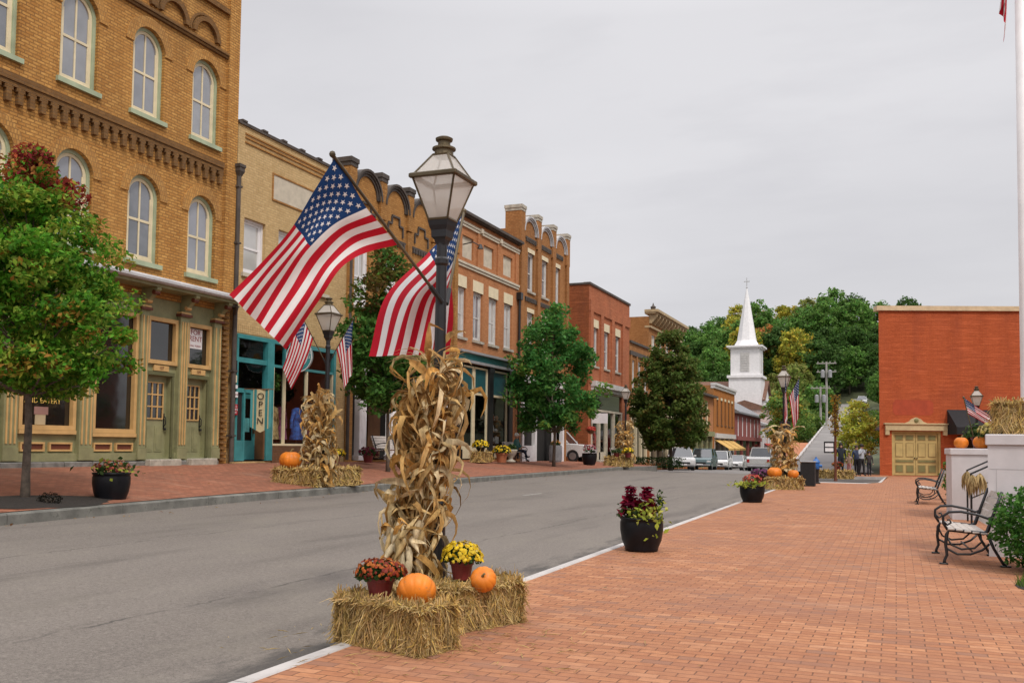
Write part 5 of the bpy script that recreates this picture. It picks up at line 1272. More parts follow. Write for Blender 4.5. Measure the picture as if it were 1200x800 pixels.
def corn_bundle(loc, label, seed, H=2.2, rb=(.30, .22, .24, .33), n_stalk=22, n_leaf=230, n_husk=26, wide=.030, group='corn stalk bundles tied to the lamp posts', lean=(0, 0), fine=8):
    rng = np.random.default_rng(seed); root = empty('corn_stalk_bundle', loc, 0, label, 'corn stalks', group)
    def rad(t): return float(np.interp(t, [0, .35, .65, 1], rb))
    stalks = MB(); paths = []
    for i in range(n_stalk):
        a = 2*PI*i/n_stalk+rng.normal()*.2; ph = rng.normal()*.3; pts = []; top = H*rng.uniform(.82, 1.02)
        for t in np.linspace(0, 1, 7):
            r = rad(t)*.62*(1+.12*math.sin(5*t+ph)); aa = a+ph*t*.6; pts.append((r*math.cos(aa)+lean[0]*(1-t), r*math.sin(aa)+lean[1]*(1-t), top*t+.0))
        paths.append(pts); stalks.tube(pts, [.013,.012,.011,.010,.009,.008,.005], 6)
    stalks.build('stalks', paint('dry_corn_stalk', (.34,.22,.09), .75, .25, scale=15) if 'dry_corn_stalk' not in bpy.data.materials else bpy.data.materials['dry_corn_stalk'], root, smooth=True)
    V, F, C = [], [], []
    pal = [(.74,.50,.21),(.80,.60,.30),(.63,.39,.14),(.84,.68,.41),(.48,.28,.10),(.74,.41,.12)]
    for i in range(n_leaf):
        t = rng.random()**.9*.97+.03; P = paths[rng.integers(n_stalk)]; x, y, z = [np.interp(t, np.linspace(0, 1, 7), [p[k] for p in P]) for k in range(3)]
        a = math.atan2(y-lean[1]*(1-t), x-lean[0]*(1-t))+rng.normal()*.6; out = np.array([math.cos(a), math.sin(a), 0]); side = np.array([-out[1], out[0], 0])
        topk = t > .80; L_ = (rng.uniform(.18, .40) if rng.random() < .6 else rng.uniform(.4, .66))*(1.1 if topk else 1.0); k = fine
        up0 = rng.uniform(-.2, 1.3) if t > .3 else rng.uniform(-.9, .3); d = np.array([0, 0, up0])+out*rng.uniform(.22, .75)+side*rng.normal()*.6; d /= np.linalg.norm(d)
        p = np.array([x, y, z]); pts = []; st = L_/(k-1); kink = rng.integers(2, k-1)
        for s in range(k):
            pts.append(p.copy()); d = d+np.array([0, 0, -1.])*rng.uniform(.10, .34)+rng.normal(size=3)*.10
            if s == kink: d = d+np.array([0, 0, -1.])*rng.uniform(.3, 1.2)+side*rng.normal()*.5
            q = p-np.array([lean[0]*(1-t), lean[1]*(1-t), 0]); rr = math.hypot(q[0], q[1]); lim = rad(min(1, max(0, p[2]/H)))*(1.05 if not topk else 1.4)
            if rr > lim: d = d-np.array([q[0], q[1], 0])/rr*.55
            d /= np.linalg.norm(d); p = p+d*st; p[2] = max(p[2], .02)
        ribbon(V, F, C, pts, wide*rng.uniform(.45, 1.35), out+rng.normal(size=3)*.5, np.array(pal[rng.integers(6)])*rng.uniform(.5, 1.2), rng.normal()*2.2)
    # leaves wrapped slantwise round the waist
    for i in range(int(n_leaf*.10)):
        t0 = rng.uniform(.25, .8); a0 = rng.random()*2*PI; dirn = rng.choice([-1, 1]); pts = []
        for s in np.linspace(0, 1, fine):
            t = t0-.12*s; a = a0+dirn*.9*s; r = rad(max(0, t))*(.82+.2*math.sin(s*3)); pts.append(np.array([r*math.cos(a)+lean[0]*(1-t), r*math.sin(a)+lean[1]*(1-t), H*t+.05*math.sin(s*3)]))
        ribbon(V, F, C, pts, wide*rng.uniform(.6, 1.3), np.array([math.cos(a0), math.sin(a0), .2]), np.array(pal[rng.integers(6)])*rng.uniform(.7, 1.15), rng.normal()*.8)
    nmesh('leaves', V, F, C, M['cornleaf'], root, smooth=True)
    # thin tassels standing out of the top
    V, F, C = [], [], []
    for i in range(int(n_stalk*2.6)):
        P = paths[i % n_stalk]; x, y, z = P[-1]; a = rng.random()*2*PI; L_ = rng.uniform(.15, .48); e = np.array([math.cos(a)*L_*.8, math.sin(a)*L_*.8, L_*rng.uniform(-.1, .6)])
        pts = [np.array([x, y, z-.08])+e*s+np.array([0, 0, .16*s-.22*s*s]) for s in np.linspace(0, 1, 5)]; ribbon(V, F, C, pts, .0065, np.array([0, 0, 1.])+rng.normal(size=3)*.4, np.array((.55,.40,.2))*rng.uniform(.7, 1.1))
    nmesh('tassels', V, F, C, M['cornleaf'], root)
    # pale husked ears hanging low, each a closed spindle
    g = MB()
    for i in range(n_husk):
        a = rng.random()*2*PI if n_husk < 20 else -1.42+rng.normal()*.6; t = rng.uniform(.07, .33); r = rad(t)*rng.uniform(1.02, 1.3); p = Vector((r*math.cos(a)+lean[0]*(1-t), r*math.sin(a)+lean[1]*(1-t), H*t+.05)); d = Vector((math.cos(a)*.35+rng.normal()*.25, math.sin(a)*.35+rng.normal()*.25, -1)).normalized(); L_ = rng.uniform(.17, .28)
        sc = rng.uniform(.7, 1.15); g.col = (.80*sc,.66*sc,.42*sc) if rng.random() < .55 else (.52*sc,.37*sc,.17*sc)
        pts = [p+d*L_*(s-.3)+Vector((rng.normal()*.004, rng.normal()*.004, 0)) for s in (0,.15,.35,.6,.8,1)]; g.tube(pts, [.008,.022,.033,.028,.015,.003], 8)
    recalc(g.build('husks', M['cornleaf'], root, smooth=True, colattr=True))
    g = MB()
    for t in (.33, .62):
        r = rad(t)*.80; cx, cy = lean[0]*(1-t), lean[1]*(1-t); g.tube([(cx+r*math.cos(2*PI*k/20), cy+r*math.sin(2*PI*k/20), H*t) for k in range(21)], .007, 5)
    g.build('twine', M['stem'], root)
    return root

# ------------------------------------------------------------------ cast iron bench with slats, facing local -y, long axis x
def make_bench(label, L_=1.5, slat='slat', group='slatted benches with iron ends'):
    root = empty('park_bench', (0,0,0), 0, label, 'bench', group)
    for i in range(5):
        g = MB(); y = -.22+i*.095; z = .455-.012*i+(.0 if i else -.004); g.bev(-L_/2,L_/2,y-.04,y+.04,z-.012,z+.013,.006); g.build('seat_slat', M[slat], root)
    for i in range(5):
        g = MB(); z = .52+i*.088; y = .235+.17*(z-.45)/.45; g.obox((0,y,z), (1,0,0), (0,.93,-.37), (0,.37,.93), L_/2, .012, .038); g.build('back_slat', M[slat], root)
    for s in (-1, 1):
        x = s*(L_/2-.05); g = MB(); r = .018
        g.tube([(x,-.30,.01),(x,-.30,.05),(x,-.27,.12),(x,-.285,.25),(x,-.27,.38),(x,-.24,.44),(x,.16,.41),(x,.20,.44),(x,.27,.65),(x,.37,.94)], [r*1.3,r,r,r*1.1,r*1.3,r*1.3,r*1.4,r*1.4,r*1.1,r], 8)
        g.tube([(x,.40,.01),(x,.36,.06),(x,.27,.22),(x,.20,.40)], [r*1.3,r,r,r*1.2], 8)
        g.tube([(x,-.27,.20),(x,-.15,.135),(x,.0,.14),(x,.14,.20),(x,.22,.28)], r*.8, 6); g.tube([(x,-.27,.36),(x,-.22,.25),(x,-.1,.20),(x,.05,.22),(x,.13,.30),(x,.12,.40)], r*.7, 6)
        g.tube([(x,-.26,.44),(x,-.31,.52),(x,-.31,.61),(x,-.24,.665),(x,-.1,.675),(x,.1,.64),(x,.2,.60),(x,.27,.62)], r*.95, 8)
        g.tube([(x,-.31,.55),(x,-.26,.50),(x,-.22,.53),(x,-.235,.57),(x,-.265,.56)], r*.75, 6)
        g.box(x-.04,x+.04,-.36,-.26,.0,.018); g.box(x-.04,x+.04,.34,.46,.0,.018)
        g.build('iron_end', M['black'], root, smooth=True)
    g = MB(); g.tube([(-L_/2+.05,.02,.18),(L_/2-.05,.02,.18)], .012, 6); g.build('stretcher', M['black'], root)
    return root

# ------------------------------------------------------------------ people: one skinned surface, coloured by height
def person(loc, rz, label, pose='stand', h=1.7, top=(.02,.03,.05), legs=(.012,.014,.02), hair=(.03,.02,.015), shoe=(.02,.02,.02), cap=None, coat=False, group=None, arms='down', seed=0, sleeve=True):
    root = empty('person', loc, rz, label, 'person', group)
    k = h/1.7; v = []; e = []; rd = []
    def P(x, y, z, r, par=None):
        v.append((x*k, y*k, z*k)); rd.append(r*k); i = len(v)-1
        if par is not None: e.append((par, i))
        return i
    sit = pose == 'sit'; hz = .52 if sit else .92
    by = .0
    pel = P(0, by, hz, .125); ab = P(0, by+(.03 if sit else 0), hz+.16, .12, pel); ch = P(0, by+(.02 if sit else -.01), hz+.38, .145, ab); nk = P(0, by-.01, hz+.555, .055, ch); hd = P(0, by-.025, hz+.64, .085, nk); P(0, by-.02, hz+.76, .08, hd)
    hips = []
    for s in (-1, 1):
        hp = P(s*.09, by, hz-.04, .095, pel)
        if sit:
            kn = P(s*.11, by-.42, hz-.0, .065, hp); an = P(s*(.11 if s > 0 else -.02), by-(.46 if s > 0 else .55), .10 if s > 0 else .22, .042, kn); P(s*(.11 if s > 0 else -.02), by-(.62 if s > 0 else .68), .04 if s > 0 else .26, .04, an)
        else:
            st = .07*s*(1 if seed % 2 else -1); kn = P(s*.095, by-.02+st*.6, .50, .065, hp); an = P(s*.10, by+.02+st*1.2, .09, .042, kn); P(s*.11, by-.13+st*1.2, .035, .04, an)
        sh = P(s*.185, by, hz+.47, .062, ch)
        if sit or arms == 'front': el = P(s*.24, by-.08, hz+.22, .045, sh); wr = P(s*.12, by-.30, hz+.16, .032, el); P(s*.07, by-.37, hz+.15, .036, wr)
        elif arms == 'up': el = P(s*.25, by-.06, hz+.24, .045, sh); wr = P(s*.13, by-.2, hz+.44, .032, el); P(s*.09, by-.24, hz+.52, .035, wr)
        else: el = P(s*.245, by+.03, hz+.20, .046, sh); wr = P(s*.26, by-.05, hz-.03, .032, el); P(s*.255, by-.08, hz-.13, .036, wr)
    me = bpy.data.meshes.new('body'); me.from_pydata(v, e, []); o = bpy.data.objects.new('body', me); COL.objects.link(o)
    o.modifiers.new('skin', 'SKIN'); sv = me.skin_vertices[0].data
    for i, r in enumerate(rd): sv[i].radius = (r, r)
    sv[0].use_root = True
    o.modifiers['skin'].use_smooth_shade = True; o.modifiers.new('sub', 'SUBSURF').levels = 2; o.modifiers['sub'].render_levels = 2
    dg = bpy.context.evaluated_depsgraph_get(); nm = bpy.data.meshes.new_from_object(o.evaluated_get(dg)); bpy.data.objects.remove(o); nm.name = 'body'
    def simple(n, c):
        key = '%s_%02x%02x%02x' % (n, *[int(255*min(1, x**.45)) for x in c]); return bpy.data.materials.get(key) or paint(key, c, .8, .12, scale=9)
    nm.materials.clear()
    for m_ in (simple('top_cloth', top), simple('leg_cloth', legs), M['skin'], simple('shoe', shoe)): nm.materials.append(m_)
    for p in nm.polygons:
        x, y, z = p.center; z /= k; x /= k; y /= k; p.use_smooth = True
        m_ = 0
        if z > hz+.565: m_ = 2
        elif sit:
            if y < -.30 and z > hz+.06: m_ = 2
            elif y < -.18 and z < hz+.10 and z > .16: m_ = 1
            elif z < hz+.04: m_ = 1
            if (z < .11 and y < -.4) or (y < -.58): m_ = 3
        else:
            if z < .11: m_ = 3
            elif z < (hz-.34 if coat else hz+.02) and abs(x) < .19: m_ = 1
            if abs(x) > .2 and z < hz-.05 and arms == 'down': m_ = 2
        p.material_index = m_
    b = bpy.data.objects.new('body', nm); COL.objects.link(b); b.parent = root
    hm = simple('hair', hair if cap is None else cap); g = MB(); cz = (hz+.725)*k
    for j in range(7):
        pass
    g.lathe([(.100*k,-.05*k),(.108*k,.0),(.100*k,.05*k),(.07*k,.09*k),(.02*k,.115*k)], (0, (by-.005)*k, cz), 12)
    if cap is not None: g.box(-.06*k,.06*k,-.20*k,-.09*k,cz-.02*k,cz+.0*k)
    elif coat: g.lathe([(.09*k,-.26*k),(.12*k,-.16*k),(.11*k,-.04*k)], (0, .035*k, cz), 10)
    recalc(g.build('cap' if cap is not None else 'hair', hm, root, smooth=True))
    g = MB()
    for s in (-1, 1): g.lathe([(.002,-.012),(.012,0),(.002,.012)], (s*.032*k, -.098*k, (hz+.70)*k), 6)
    g.tube([(0,-.10*k,(hz+.69)*k),(0,-.128*k,(hz+.655)*k)], .012*k, 5); g.build('face', M['skin'], root)
    return root

# ------------------------------------------------------------------ cars: nose towards local -y
def car(loc, rz, label, col, kind='sedan', group='cars parked and driving up the street', name='parked_car'):
    root = empty(name, loc, rz, label, 'car' if kind != 'pickup' else 'pickup truck', group)
    Pm = bpy.data.materials.get('car_paint_%d_%d_%d' % tuple(int(c*99) for c in col)) or paint('car_paint_%d_%d_%d' % tuple(int(c*99) for c in col), col, .25, .04, metallic=.15); Pm.node_tree.nodes['Principled BSDF'].inputs['Coat Weight'].default_value = .6
    W = .9; Ln = {'sedan': 2.3, 'suv': 2.3, 'van': 2.25, 'pickup': 2.75}[kind]
    wb = Ln*.6
    belt, hood, roof, trunk = {'sedan': (.92,.86,1.44,.98), 'suv': (1.05,1.0,1.72,1.08), 'van': (1.0,.95,1.7,1.05), 'pickup': (1.15,1.12,1.85,1.15)}[kind]
    # body: side outline lofted across the width with tumblehome
    def outline():
        pts = [(-Ln,.42),(-Ln-.02,.6),(-Ln+.06,hood-.12),(-Ln+.3,hood-.02),(-Ln+1.05,hood+.04),(-Ln+1.25,belt)]
        pts += [(Ln-.5,belt+.02),(Ln-.1,trunk-.02),(Ln,trunk-.15),(Ln+.02,.6),(Ln-.02,.4)]
        for c in (wb, -wb):
            pts += [(c+.40,.28)]+[(c+.38*math.cos(a), .32+.38*math.sin(a)) for a in [PI*i/8 for i in range(1, 8)]]+[(c-.40,.28)]
        return pts
    o = outline(); g = MB(); secs = []
    for x, inset in ((-W,.06),(-W+.05,0),(W-.05,0),(W,.06)):
        secs.append([g.vert((x, y*(1-inset*.12), z-(inset*.5 if z > .7 else 0))) for y, z in o])
    n = len(o)
    for a, b in zip(secs, secs[1:]):
        for i in range(n): g.face((a[i], a[(i+1)%n], b[(i+1)%n], b[i]))
    g.face(secs[0]); g.face(secs[-1][::-1]); recalc(g.build('body', Pm, root))
    # greenhouse
    if kind == 'sedan': gh = [(-Ln+1.2,belt),(-.35,roof),(.75,roof),(Ln-.55,belt)]
    elif kind == 'pickup': gh = [(-Ln+1.35,belt),(-.75,roof),(.55,roof),(.75,belt)]
    elif kind == 'van': gh = [(-Ln+.9,belt),(-.75,roof),(Ln-.35,roof),(Ln-.08,belt)]
    else: gh = [(-Ln+1.2,belt),(-.5,roof),(Ln-.5,roof),(Ln-.1,belt)]
    def loft(gh, w0, w1, e=0):
        m = MB(); q = [[m.vert((s*(w0 if z < roof-.05 else w1), y, z)) for y, z in gh] for s in (-1, 1)]
        for i in range(len(gh)): m.face((q[0][i], q[0][(i+1)%len(gh)], q[1][(i+1)%len(gh)], q[1][i]))
        m.face(q[0]); m.face(q[1][::-1]); return m
    recalc(loft(gh, W-.06, W-.22).build('window', M['carglass'], root))
    m = MB(); a, b = gh[1], gh[2]; m.bev(-W+.20,W-.20,a[0]-.02,b[0]+.02,roof-.02,roof+.04,.02)
    for s in (-1, 1):
        for p, q in ((gh[0],gh[1]),(gh[3],gh[2]),((gh[1][0]*.4+gh[2][0]*.6,belt),(gh[1][0]*.4+gh[2][0]*.6,roof))): m.tube([(s*(W-.055),p[0],p[1]),(s*(W-.215),q[0],q[1])], .035, 5)
    m.build('roof', Pm, root)
    for sx in (-1, 1):
        for sy in (-1, 1):
            t = MB(); q = [(.33*math.cos(2*PI*i/20), .33*math.sin(2*PI*i/20)) for i in range(20)]; t.extrude_x([(sy*wb+a, .33+b) for a, b in q], sx*(W-.24), sx*(W-.01)); wo = t.build('wheel', M['tyre'], root)
            t = MB(); t.extrude_x([(sy*wb+a*.64, .33+b*.64) for a, b in q], sx*(W-.03), sx*(W+.004)); t.build('rim', M['rim'], wo)
    for s in (-1, 1):
        m = MB(); m.bev(s*.72-.17,s*.72+.17,-Ln-.015,-Ln+.2,.64,.78,.02); m.build('headlight', M['lamp_lens'], root)
        m = MB(); m.bev(s*.76-.10,s*.76+.10,Ln-.12,Ln+.03,.70,.95,.02); m.build('tail_light', M['tail_lens'], root)
        m = MB(); m.bev(s*(W+.10)-.09,s*(W+.10)+.09,-Ln+1.28,-Ln+1.40,belt,belt+.14,.02); m.build('wing_mirror', Pm, root)
    m = MB(); m.bev(-.5,.5,-Ln-.025,-Ln+.1,.50,.66,.01); m.build('grille', M['blackmat'], root)
    for y in (-Ln-.02, Ln-.08): m = MB(); m.bev(-W+.06,W-.06,y,y+.1,.36,.50,.03); m.build('bumper', M['grey_paint'] if kind != 'pickup' else M['chrome'], root)
    m = MB(); m.box(-.26,.26,-Ln-.045,-Ln-.028,.42,.52); m.build('number_plate', M['white_paint'], root)
    return root
# ================================================================== street lamps and what is tied to them
KH = .9466; C0 = Vector((0, 0, 1.45)); L0 = Vector((-3.78, 7.56, 0)); L1 = Vector((-3.605, 7.147, .0))
OF = lambda q: tuple((C0+(L0+Vector(q)-C0)*KH)-L1)
lamp = make_lamp('nearest black street lamp with two large flags and a tall corn bundle'); lamp.location = L1; lamp.scale = (.975,)*3; lamp.rotation_euler = (0, math.radians(.3), 0)
lamp2 = dup(lamp, (-12.68, 19.22, .41), 0, 'black street lamp with two small flags on the far pavement before the teal shop', scale=1.085)
lamp3 = dup(lamp, (-13.4, 48.9, .40), 0, 'black street lamp beside the round tree with corn bundle and no flags', scale=1.04)
lamp4 = dup(lamp, (-3.79, 35.68, 0), 0, 'black street lamp with two small flags at the far end of the brick plaza', scale=1.07)
lamp5 = dup(lamp, (2.42, 33.6, 0), 0, 'street lamp whose lantern shows above the black awning, behind the white wall', scale=.84)

hs = [0,.27,.54,.77,1]; fs = [0,.2,.4,.7,1]
N1 = [[(-0.42,-1.16,3.76),(-0.52,-1.29,3.46),(-0.58,-1.46,3.16),(-0.73,-1.67,2.83),(-0.88,-1.85,2.56)],
      [(-0.36,-1.00,3.60),(-0.54,-1.10,3.39),(-0.61,-1.31,3.11),(-0.74,-1.54,2.76),(-0.82,-1.73,2.46)],
      [(-0.31,-0.83,3.42),(-0.49,-1.02,3.26),(-0.57,-1.24,3.03),(-0.76,-1.32,2.71),(-0.88,-1.46,2.38)],
      [(-0.24,-0.68,3.29),(-0.47,-0.80,3.19),(-0.57,-0.99,2.98),(-0.64,-1.26,2.61),(-0.75,-1.46,2.27)],
      [(-0.18,-0.53,3.16),(-0.39,-0.68,3.08),(-0.48,-0.90,2.93),(-0.62,-1.06,2.60),(-0.80,-1.21,2.20)]]
flag(L1, OF((.01,-.06,2.74)), OF((-.425,-1.185,3.785)), [[OF(q) for q in r] for r in N1], hs, fs, 'large flag spread wide on the near lamp, its blue starred corner uppermost', 'flags on the lamp posts', rip=.010, seed=1)
N2 = [[(-0.17,0.78,3.74),(-0.55,0.72,3.33),(-0.88,0.50,2.90),(-1.02,0.43,2.31)],
      [(-0.13,0.62,3.48),(-0.33,0.50,3.12),(-0.48,0.29,2.82),(-0.68,0.35,2.30)],
      [(-0.08,0.43,3.21),(-0.26,0.54,2.98),(-0.41,0.59,2.81),(-0.46,0.49,2.31)],
      [(-0.04,0.27,2.97),(-0.04,0.26,2.79),(-0.08,0.36,2.58),(-0.15,0.46,2.31)]]
flag(L1, OF((.01,.06,2.74)), OF((-.18,.80,3.77)), [[OF(q) for q in r] for r in N2], [0,.33,.66,1], [0,.43,.71,1], 'large flag folded behind the near lamp post, its stripes hanging upright', 'flags on the lamp posts', rip=.016, seed=3)
def limp(loc, post, tip, hoist, fly, label, seed, group='flags on the lamp posts', **k):
    net, h, f = drape(post, tip, hoist, fly, seed=seed, **k); return flag(loc, post, tip, net, h, f, label, group, rip=.01, pole_r=.012, sub=2, nf=30, seed=seed)
p2 = tuple(lamp2.location)
limp(p2, (.05,.0,3.0), (.66,.05,4.02), .85, (.06,.1,-1.12), 'small flag hanging limp to the right of the lamp by the teal shop', 2, gather=.5)
limp(p2, (-.05,.0,2.95), (-.66,-.40,4.35), .9, (-.10,-.1,-1.38), 'small flag hanging to the left of the lamp by the teal shop', 4, gather=.5, sway=(-.3,0))
p4 = tuple(lamp4.location)
limp(p4, (.05,.0,3.1), (.55,-.1,4.05), .8, (.05,.1,-1.35), 'small flag on the right side of the lamp at the plaza end', 5, gather=.6)
limp(p4, (-.0,.0,3.1), (.10,-.28,4.15), .8, (.02,.0,-1.35), 'small flag hanging close in front of the lamp at the plaza end', 6, gather=.62)

corn_bundle((-3.60, 7.06, .02), 'tall bundle of dried corn stalks with pale husks tied round the near lamp post', 11, H=2.2, rb=(.25,.18,.145,.16), n_stalk=34, n_leaf=680, n_husk=44, wide=.027, lean=(-.20,-.08), fine=8)
corn_bundle((-12.72, 19.0, .42), 'bundle of dried corn stalks on the lamp by the teal shop, pumpkin at its foot', 12, H=2.2, rb=(.42,.30,.26,.28), n_stalk=18, n_leaf=420, n_husk=18, wide=.042, fine=6)
corn_bundle((-13.4, 48.7, .38), 'bundle of dried corn stalks on the lamp beside the round tree', 13, H=2.5, rb=(.5,.42,.45,.5), n_stalk=14, n_leaf=260, n_husk=8, wide=.055, fine=5)
corn_bundle((-3.8, 35.5, .0), 'bundle of dried corn stalks on the lamp at the far end of the plaza', 14, H=2.25, rb=(.42,.36,.34,.45), n_stalk=16, n_leaf=300, n_husk=12, wide=.05, fine=6)

HB = 'hay bales set out along the street'
bale((-3.36, 6.03, 0), math.radians(-15), .86, .40, .35, 'hay bale in front, under the large pumpkin and the rust red mum', n=9500, blade=.13, seed=1, group=HB, w=.003)
bale((-3.16, 6.97, 0), math.radians(68), .80, .38, .365, 'hay bale behind the front one, carrying the smaller pumpkin and the yellow mum', n=7500, blade=.13, seed=2, group=HB, w=.003)
bale((-13.05, 18.70, .42), math.radians(6), 1.15, .5, .44, 'hay bale by the teal shop lamp with one pumpkin on it', n=2000, blade=.2, seed=3, group=HB, w=.009)
bale((-12.62, 19.75, .42), math.radians(60), .9, .5, .44, 'hay bale behind the corn bundle on the teal shop pavement', n=1500, blade=.2, seed=4, group=HB, w=.009)
bale((-13.75, 48.1, .40), math.radians(20), 1.1, .5, .5, 'left hay bale at the lamp beside the round tree', n=900, blade=.25, seed=5, group=HB, w=.016)
bale((-12.85+.0-.45, 47.9, .40), math.radians(24), .9, .5, .5, 'right hay bale at the lamp beside the round tree', n=900, blade=.25, seed=6, group=HB, w=.016)
bale((-3.72, 34.75, 0), math.radians(15), 1.3, .5, .42, 'hay bale at the plaza end lamp with two pumpkins on it', n=1400, blade=.22, seed=7, group=HB, w=.012)
bale((1.95, 15.15, 1.685), math.radians(-4), 1.3, .5, .48, 'hay bale standing on top of the white wall on the right', n=5200, blade=.16, seed=8, group=HB, w=.005)
bale((-16.5, 31.7, .80), PI/2, 1.0, .5, .42, 'hay bale on the pavement before the white porch columns', n=700, blade=.22, seed=9, group=HB, w=.012)
bale((-16.35, 36.6, .72), PI/2, 1.3, .5, .45, 'hay bale under the teal blinded shop windows', n=700, blade=.22, seed=10, group=HB, w=.012)
bale((-2.45, 50.2, -.03), .2, .9, .5, .42, 'hay bale at the foot of the hanging sign post', n=600, blade=.25, seed=11, group=HB, w=.016)
bale((-3.25, 50.6, -.03), -.2, .8, .5, .40, 'hay bale left of the hanging sign post', n=500, blade=.25, seed=12, group=HB, w=.016)

pumpkin((-3.14, 5.93, .345), .142, 'large orange pumpkin lying at the front of the nearest hay bale', 1, .74, (math.radians(-52), 0, math.radians(25)))
pumpkin((-3.03, 6.88, .36), .104, 'smaller orange pumpkin on the second hay bale, its stem facing out', 2, .80, (math.radians(62), 0, math.radians(15)))
pumpkin((-13.3, 18.68, .85), .27, 'orange pumpkin on the hay bale by the teal shop', 3, .75)
pumpkin((-4.02, 34.7, .41), .26, 'larger pumpkin on the plaza end bale', 4, .75); pumpkin((-3.38, 34.75, .41), .19, 'smaller pumpkin at the right end of the plaza end bale', 5, .8)
pumpkin((1.72, 22.6, 1.50), .18, 'middle orange pumpkin on the lower white wall', 6, .8); pumpkin((1.32, 22.7, 1.50), .15, 'pale tan squash at the left end of the lower white wall', 7, .85)
pumpkin((2.2, 22.7, 1.50), .17, 'orange pumpkin on the lower white wall next to the high wall', 8, .9)
pumpkin((-16.15, 30.7, .80), .26, 'yellow orange pumpkin at the end of the bench under the porch columns', 9, .95)

mum((-3.48, 6.02, .345), .185, 'rust red mum in a dark red pot on the nearest hay bale', RUST, 1, n=230, fs=.017, pr=.105, ph=.14, nleaf=900, squash=.62)
mum((-3.28, 6.98, .36), .165, 'bright yellow mum in a dark red pot on the second hay bale', YEL, 2, n=210, fs=.020, pr=.095, ph=.15, nleaf=600, squash=.85)
mum((-13.15, 19.55, .42), .3, 'maroon mum beside the corn bundle at the teal shop lamp', MAR, 3, n=90, fs=.04, nleaf=300)
mum((-16.2, 25.1, .84), .30, 'yellow mum in front of the teal shop window', YEL, 4, n=90, fs=.045, nleaf=300)
mum((-16.25, 24.2, .84), .33, 'leafy green plant with few yellow flowers under the teal shop window', [(.30,.32,.04)], 5, n=40, fs=.04, nleaf=500, pot='glaze')
mum((-16.4, 27.4, .82), .33, 'maroon mum to the left of the bench under the porch columns', MAR, 6, n=90, fs=.045, nleaf=300)
mum((-16.4, 31.9, 1.22), .28, 'dark red mum on the hay bale before the porch columns', [(.22,.01,.02)], 7, n=80, fs=.045, nleaf=200)
mum((-16.35, 36.5, 1.16), .36, 'yellow mum in a black pot on the bale under the teal blinds', YEL, 8, n=110, fs=.05, nleaf=300, pot='glaze', ph=.2)
mum((-16.0, 38.0, .70), .40, 'yellow mum in a clay pot on the pavement before the teal blinds', YEL, 9, n=120, fs=.05, nleaf=300, pot='clay', ph=.42, pr=.26)
mum((-12.95, 47.75, .90), .32, 'yellow mum on the right hay bale beside the round tree', YEL, 10, n=60, fs=.06, nleaf=200); mum((-13.6, 47.85, .90), .30, 'green leafy mum on the left hay bale beside the round tree', [(.05,.08,.02)], 11, n=30, fs=.05, nleaf=300)
mum((-4.55, 34.9, 0), .33, 'purple mum to the left of the plaza end hay bale', PUR, 12, n=100, fs=.05, nleaf=250, ph=.45)
mum((1.98, 22.4, 1.5), .36, 'yellow mum between the two white walls', [(.55,.45,.10),(.62,.5,.2)], 13, n=110, fs=.045, nleaf=300)
mum((1.75, 23.3, 1.5), .36, 'trailing green plant behind the pumpkins on the lower white wall', [(.10,.16,.04)], 14, n=40, fs=.04, nleaf=420)
mum((2.3, 23.2, 1.5), .40, 'dark green bushy plant on the lower white wall beside the hay bale', [(.05,.08,.03)], 16, n=20, fs=.04, nleaf=420)
mum((-2.75, 50.4, .38), .28, 'rust mum on the bales at the sign post', RUST, 15, n=50, fs=.06, nleaf=150)

planter((-12.55, 12.45, .40), 'black glazed planter with rust and green foliage on the far pavement', 1, .62, .50, 'rust')
planter((-3.31, 12.95, 0), 'black glazed planter with tall red coleus and lime leaves on the brick plaza', 2, .60, .47)
planter((-3.60, 26.0, 0), 'black glazed planter with salmon flowers and lime leaves farther down the plaza edge', 3, .66, .47, 'salmon')
planter((-14.6, 46.3, .50), 'black planter with white and dark red flowers across the street by the alley', 4, .78, .6, 'petunia')

bench = make_bench('black iron bench with pale slats nearest on the right, against the white wall', 1.45); bench.location = (.84, 14.0, 0); bench.rotation_euler = (0, 0, -PI/2+math.radians(2))
dup(bench, (.82, 28.3, 0), -PI/2, 'second iron bench farther down the plaza below the lower white wall')
dup(bench, (-16.55, 29.2, .81), PI/2, 'pale slatted bench under the white porch columns across the street')
dup(bench, (-16.55, 41.0, .70), PI/2, 'bench across the street where the man in the white cap sits')
dup(bench, (-16.5, 58.6, .45), PI/2, 'red bench before the red brick building', scale=1.0)
person((-16.62, 41.25, .68), PI/2, 'seated man in teal shirt, dark trousers and white cap with legs crossed', 'sit', 1.72, (.05,.17,.16), (.012,.018,.04), cap=(.85,.83,.78))
PG = 'people standing by the corner'
person((-2.75, 53.6, .03), .25, 'person in a long dark navy coat with arms hanging, leftmost of the group', 'stand', 1.72, (.008,.014,.022), (.008,.008,.012), (.012,.01,.01), coat=True, group=PG, seed=1)
person((-2.35, 54.0, .03), -.2, 'small child in tan top and pink trousers', 'stand', 1.2, (.30,.20,.14), (.40,.16,.15), (.20,.12,.06), group=PG, seed=2)
person((-2.0, 54.7, .03), .5, 'person in dark blue jacket mostly hidden behind the grey shirt', 'stand', 1.62, (.03,.045,.09), (.01,.01,.015), (.05,.03,.02), group=PG, seed=3)
person((-1.72, 54.2, .03), .9, 'person in pale grey shirt, black trousers and dark hat with raised arms', 'stand', 1.68, (.38,.40,.44), (.01,.01,.012), cap=(.02,.015,.012), arms='up', group=PG, seed=4)
person((-1.35, 54.6, .03), .3, 'shorter person in dark clothes at the right of the group', 'stand', 1.3, (.04,.03,.03), (.01,.01,.02), group=PG, seed=5)

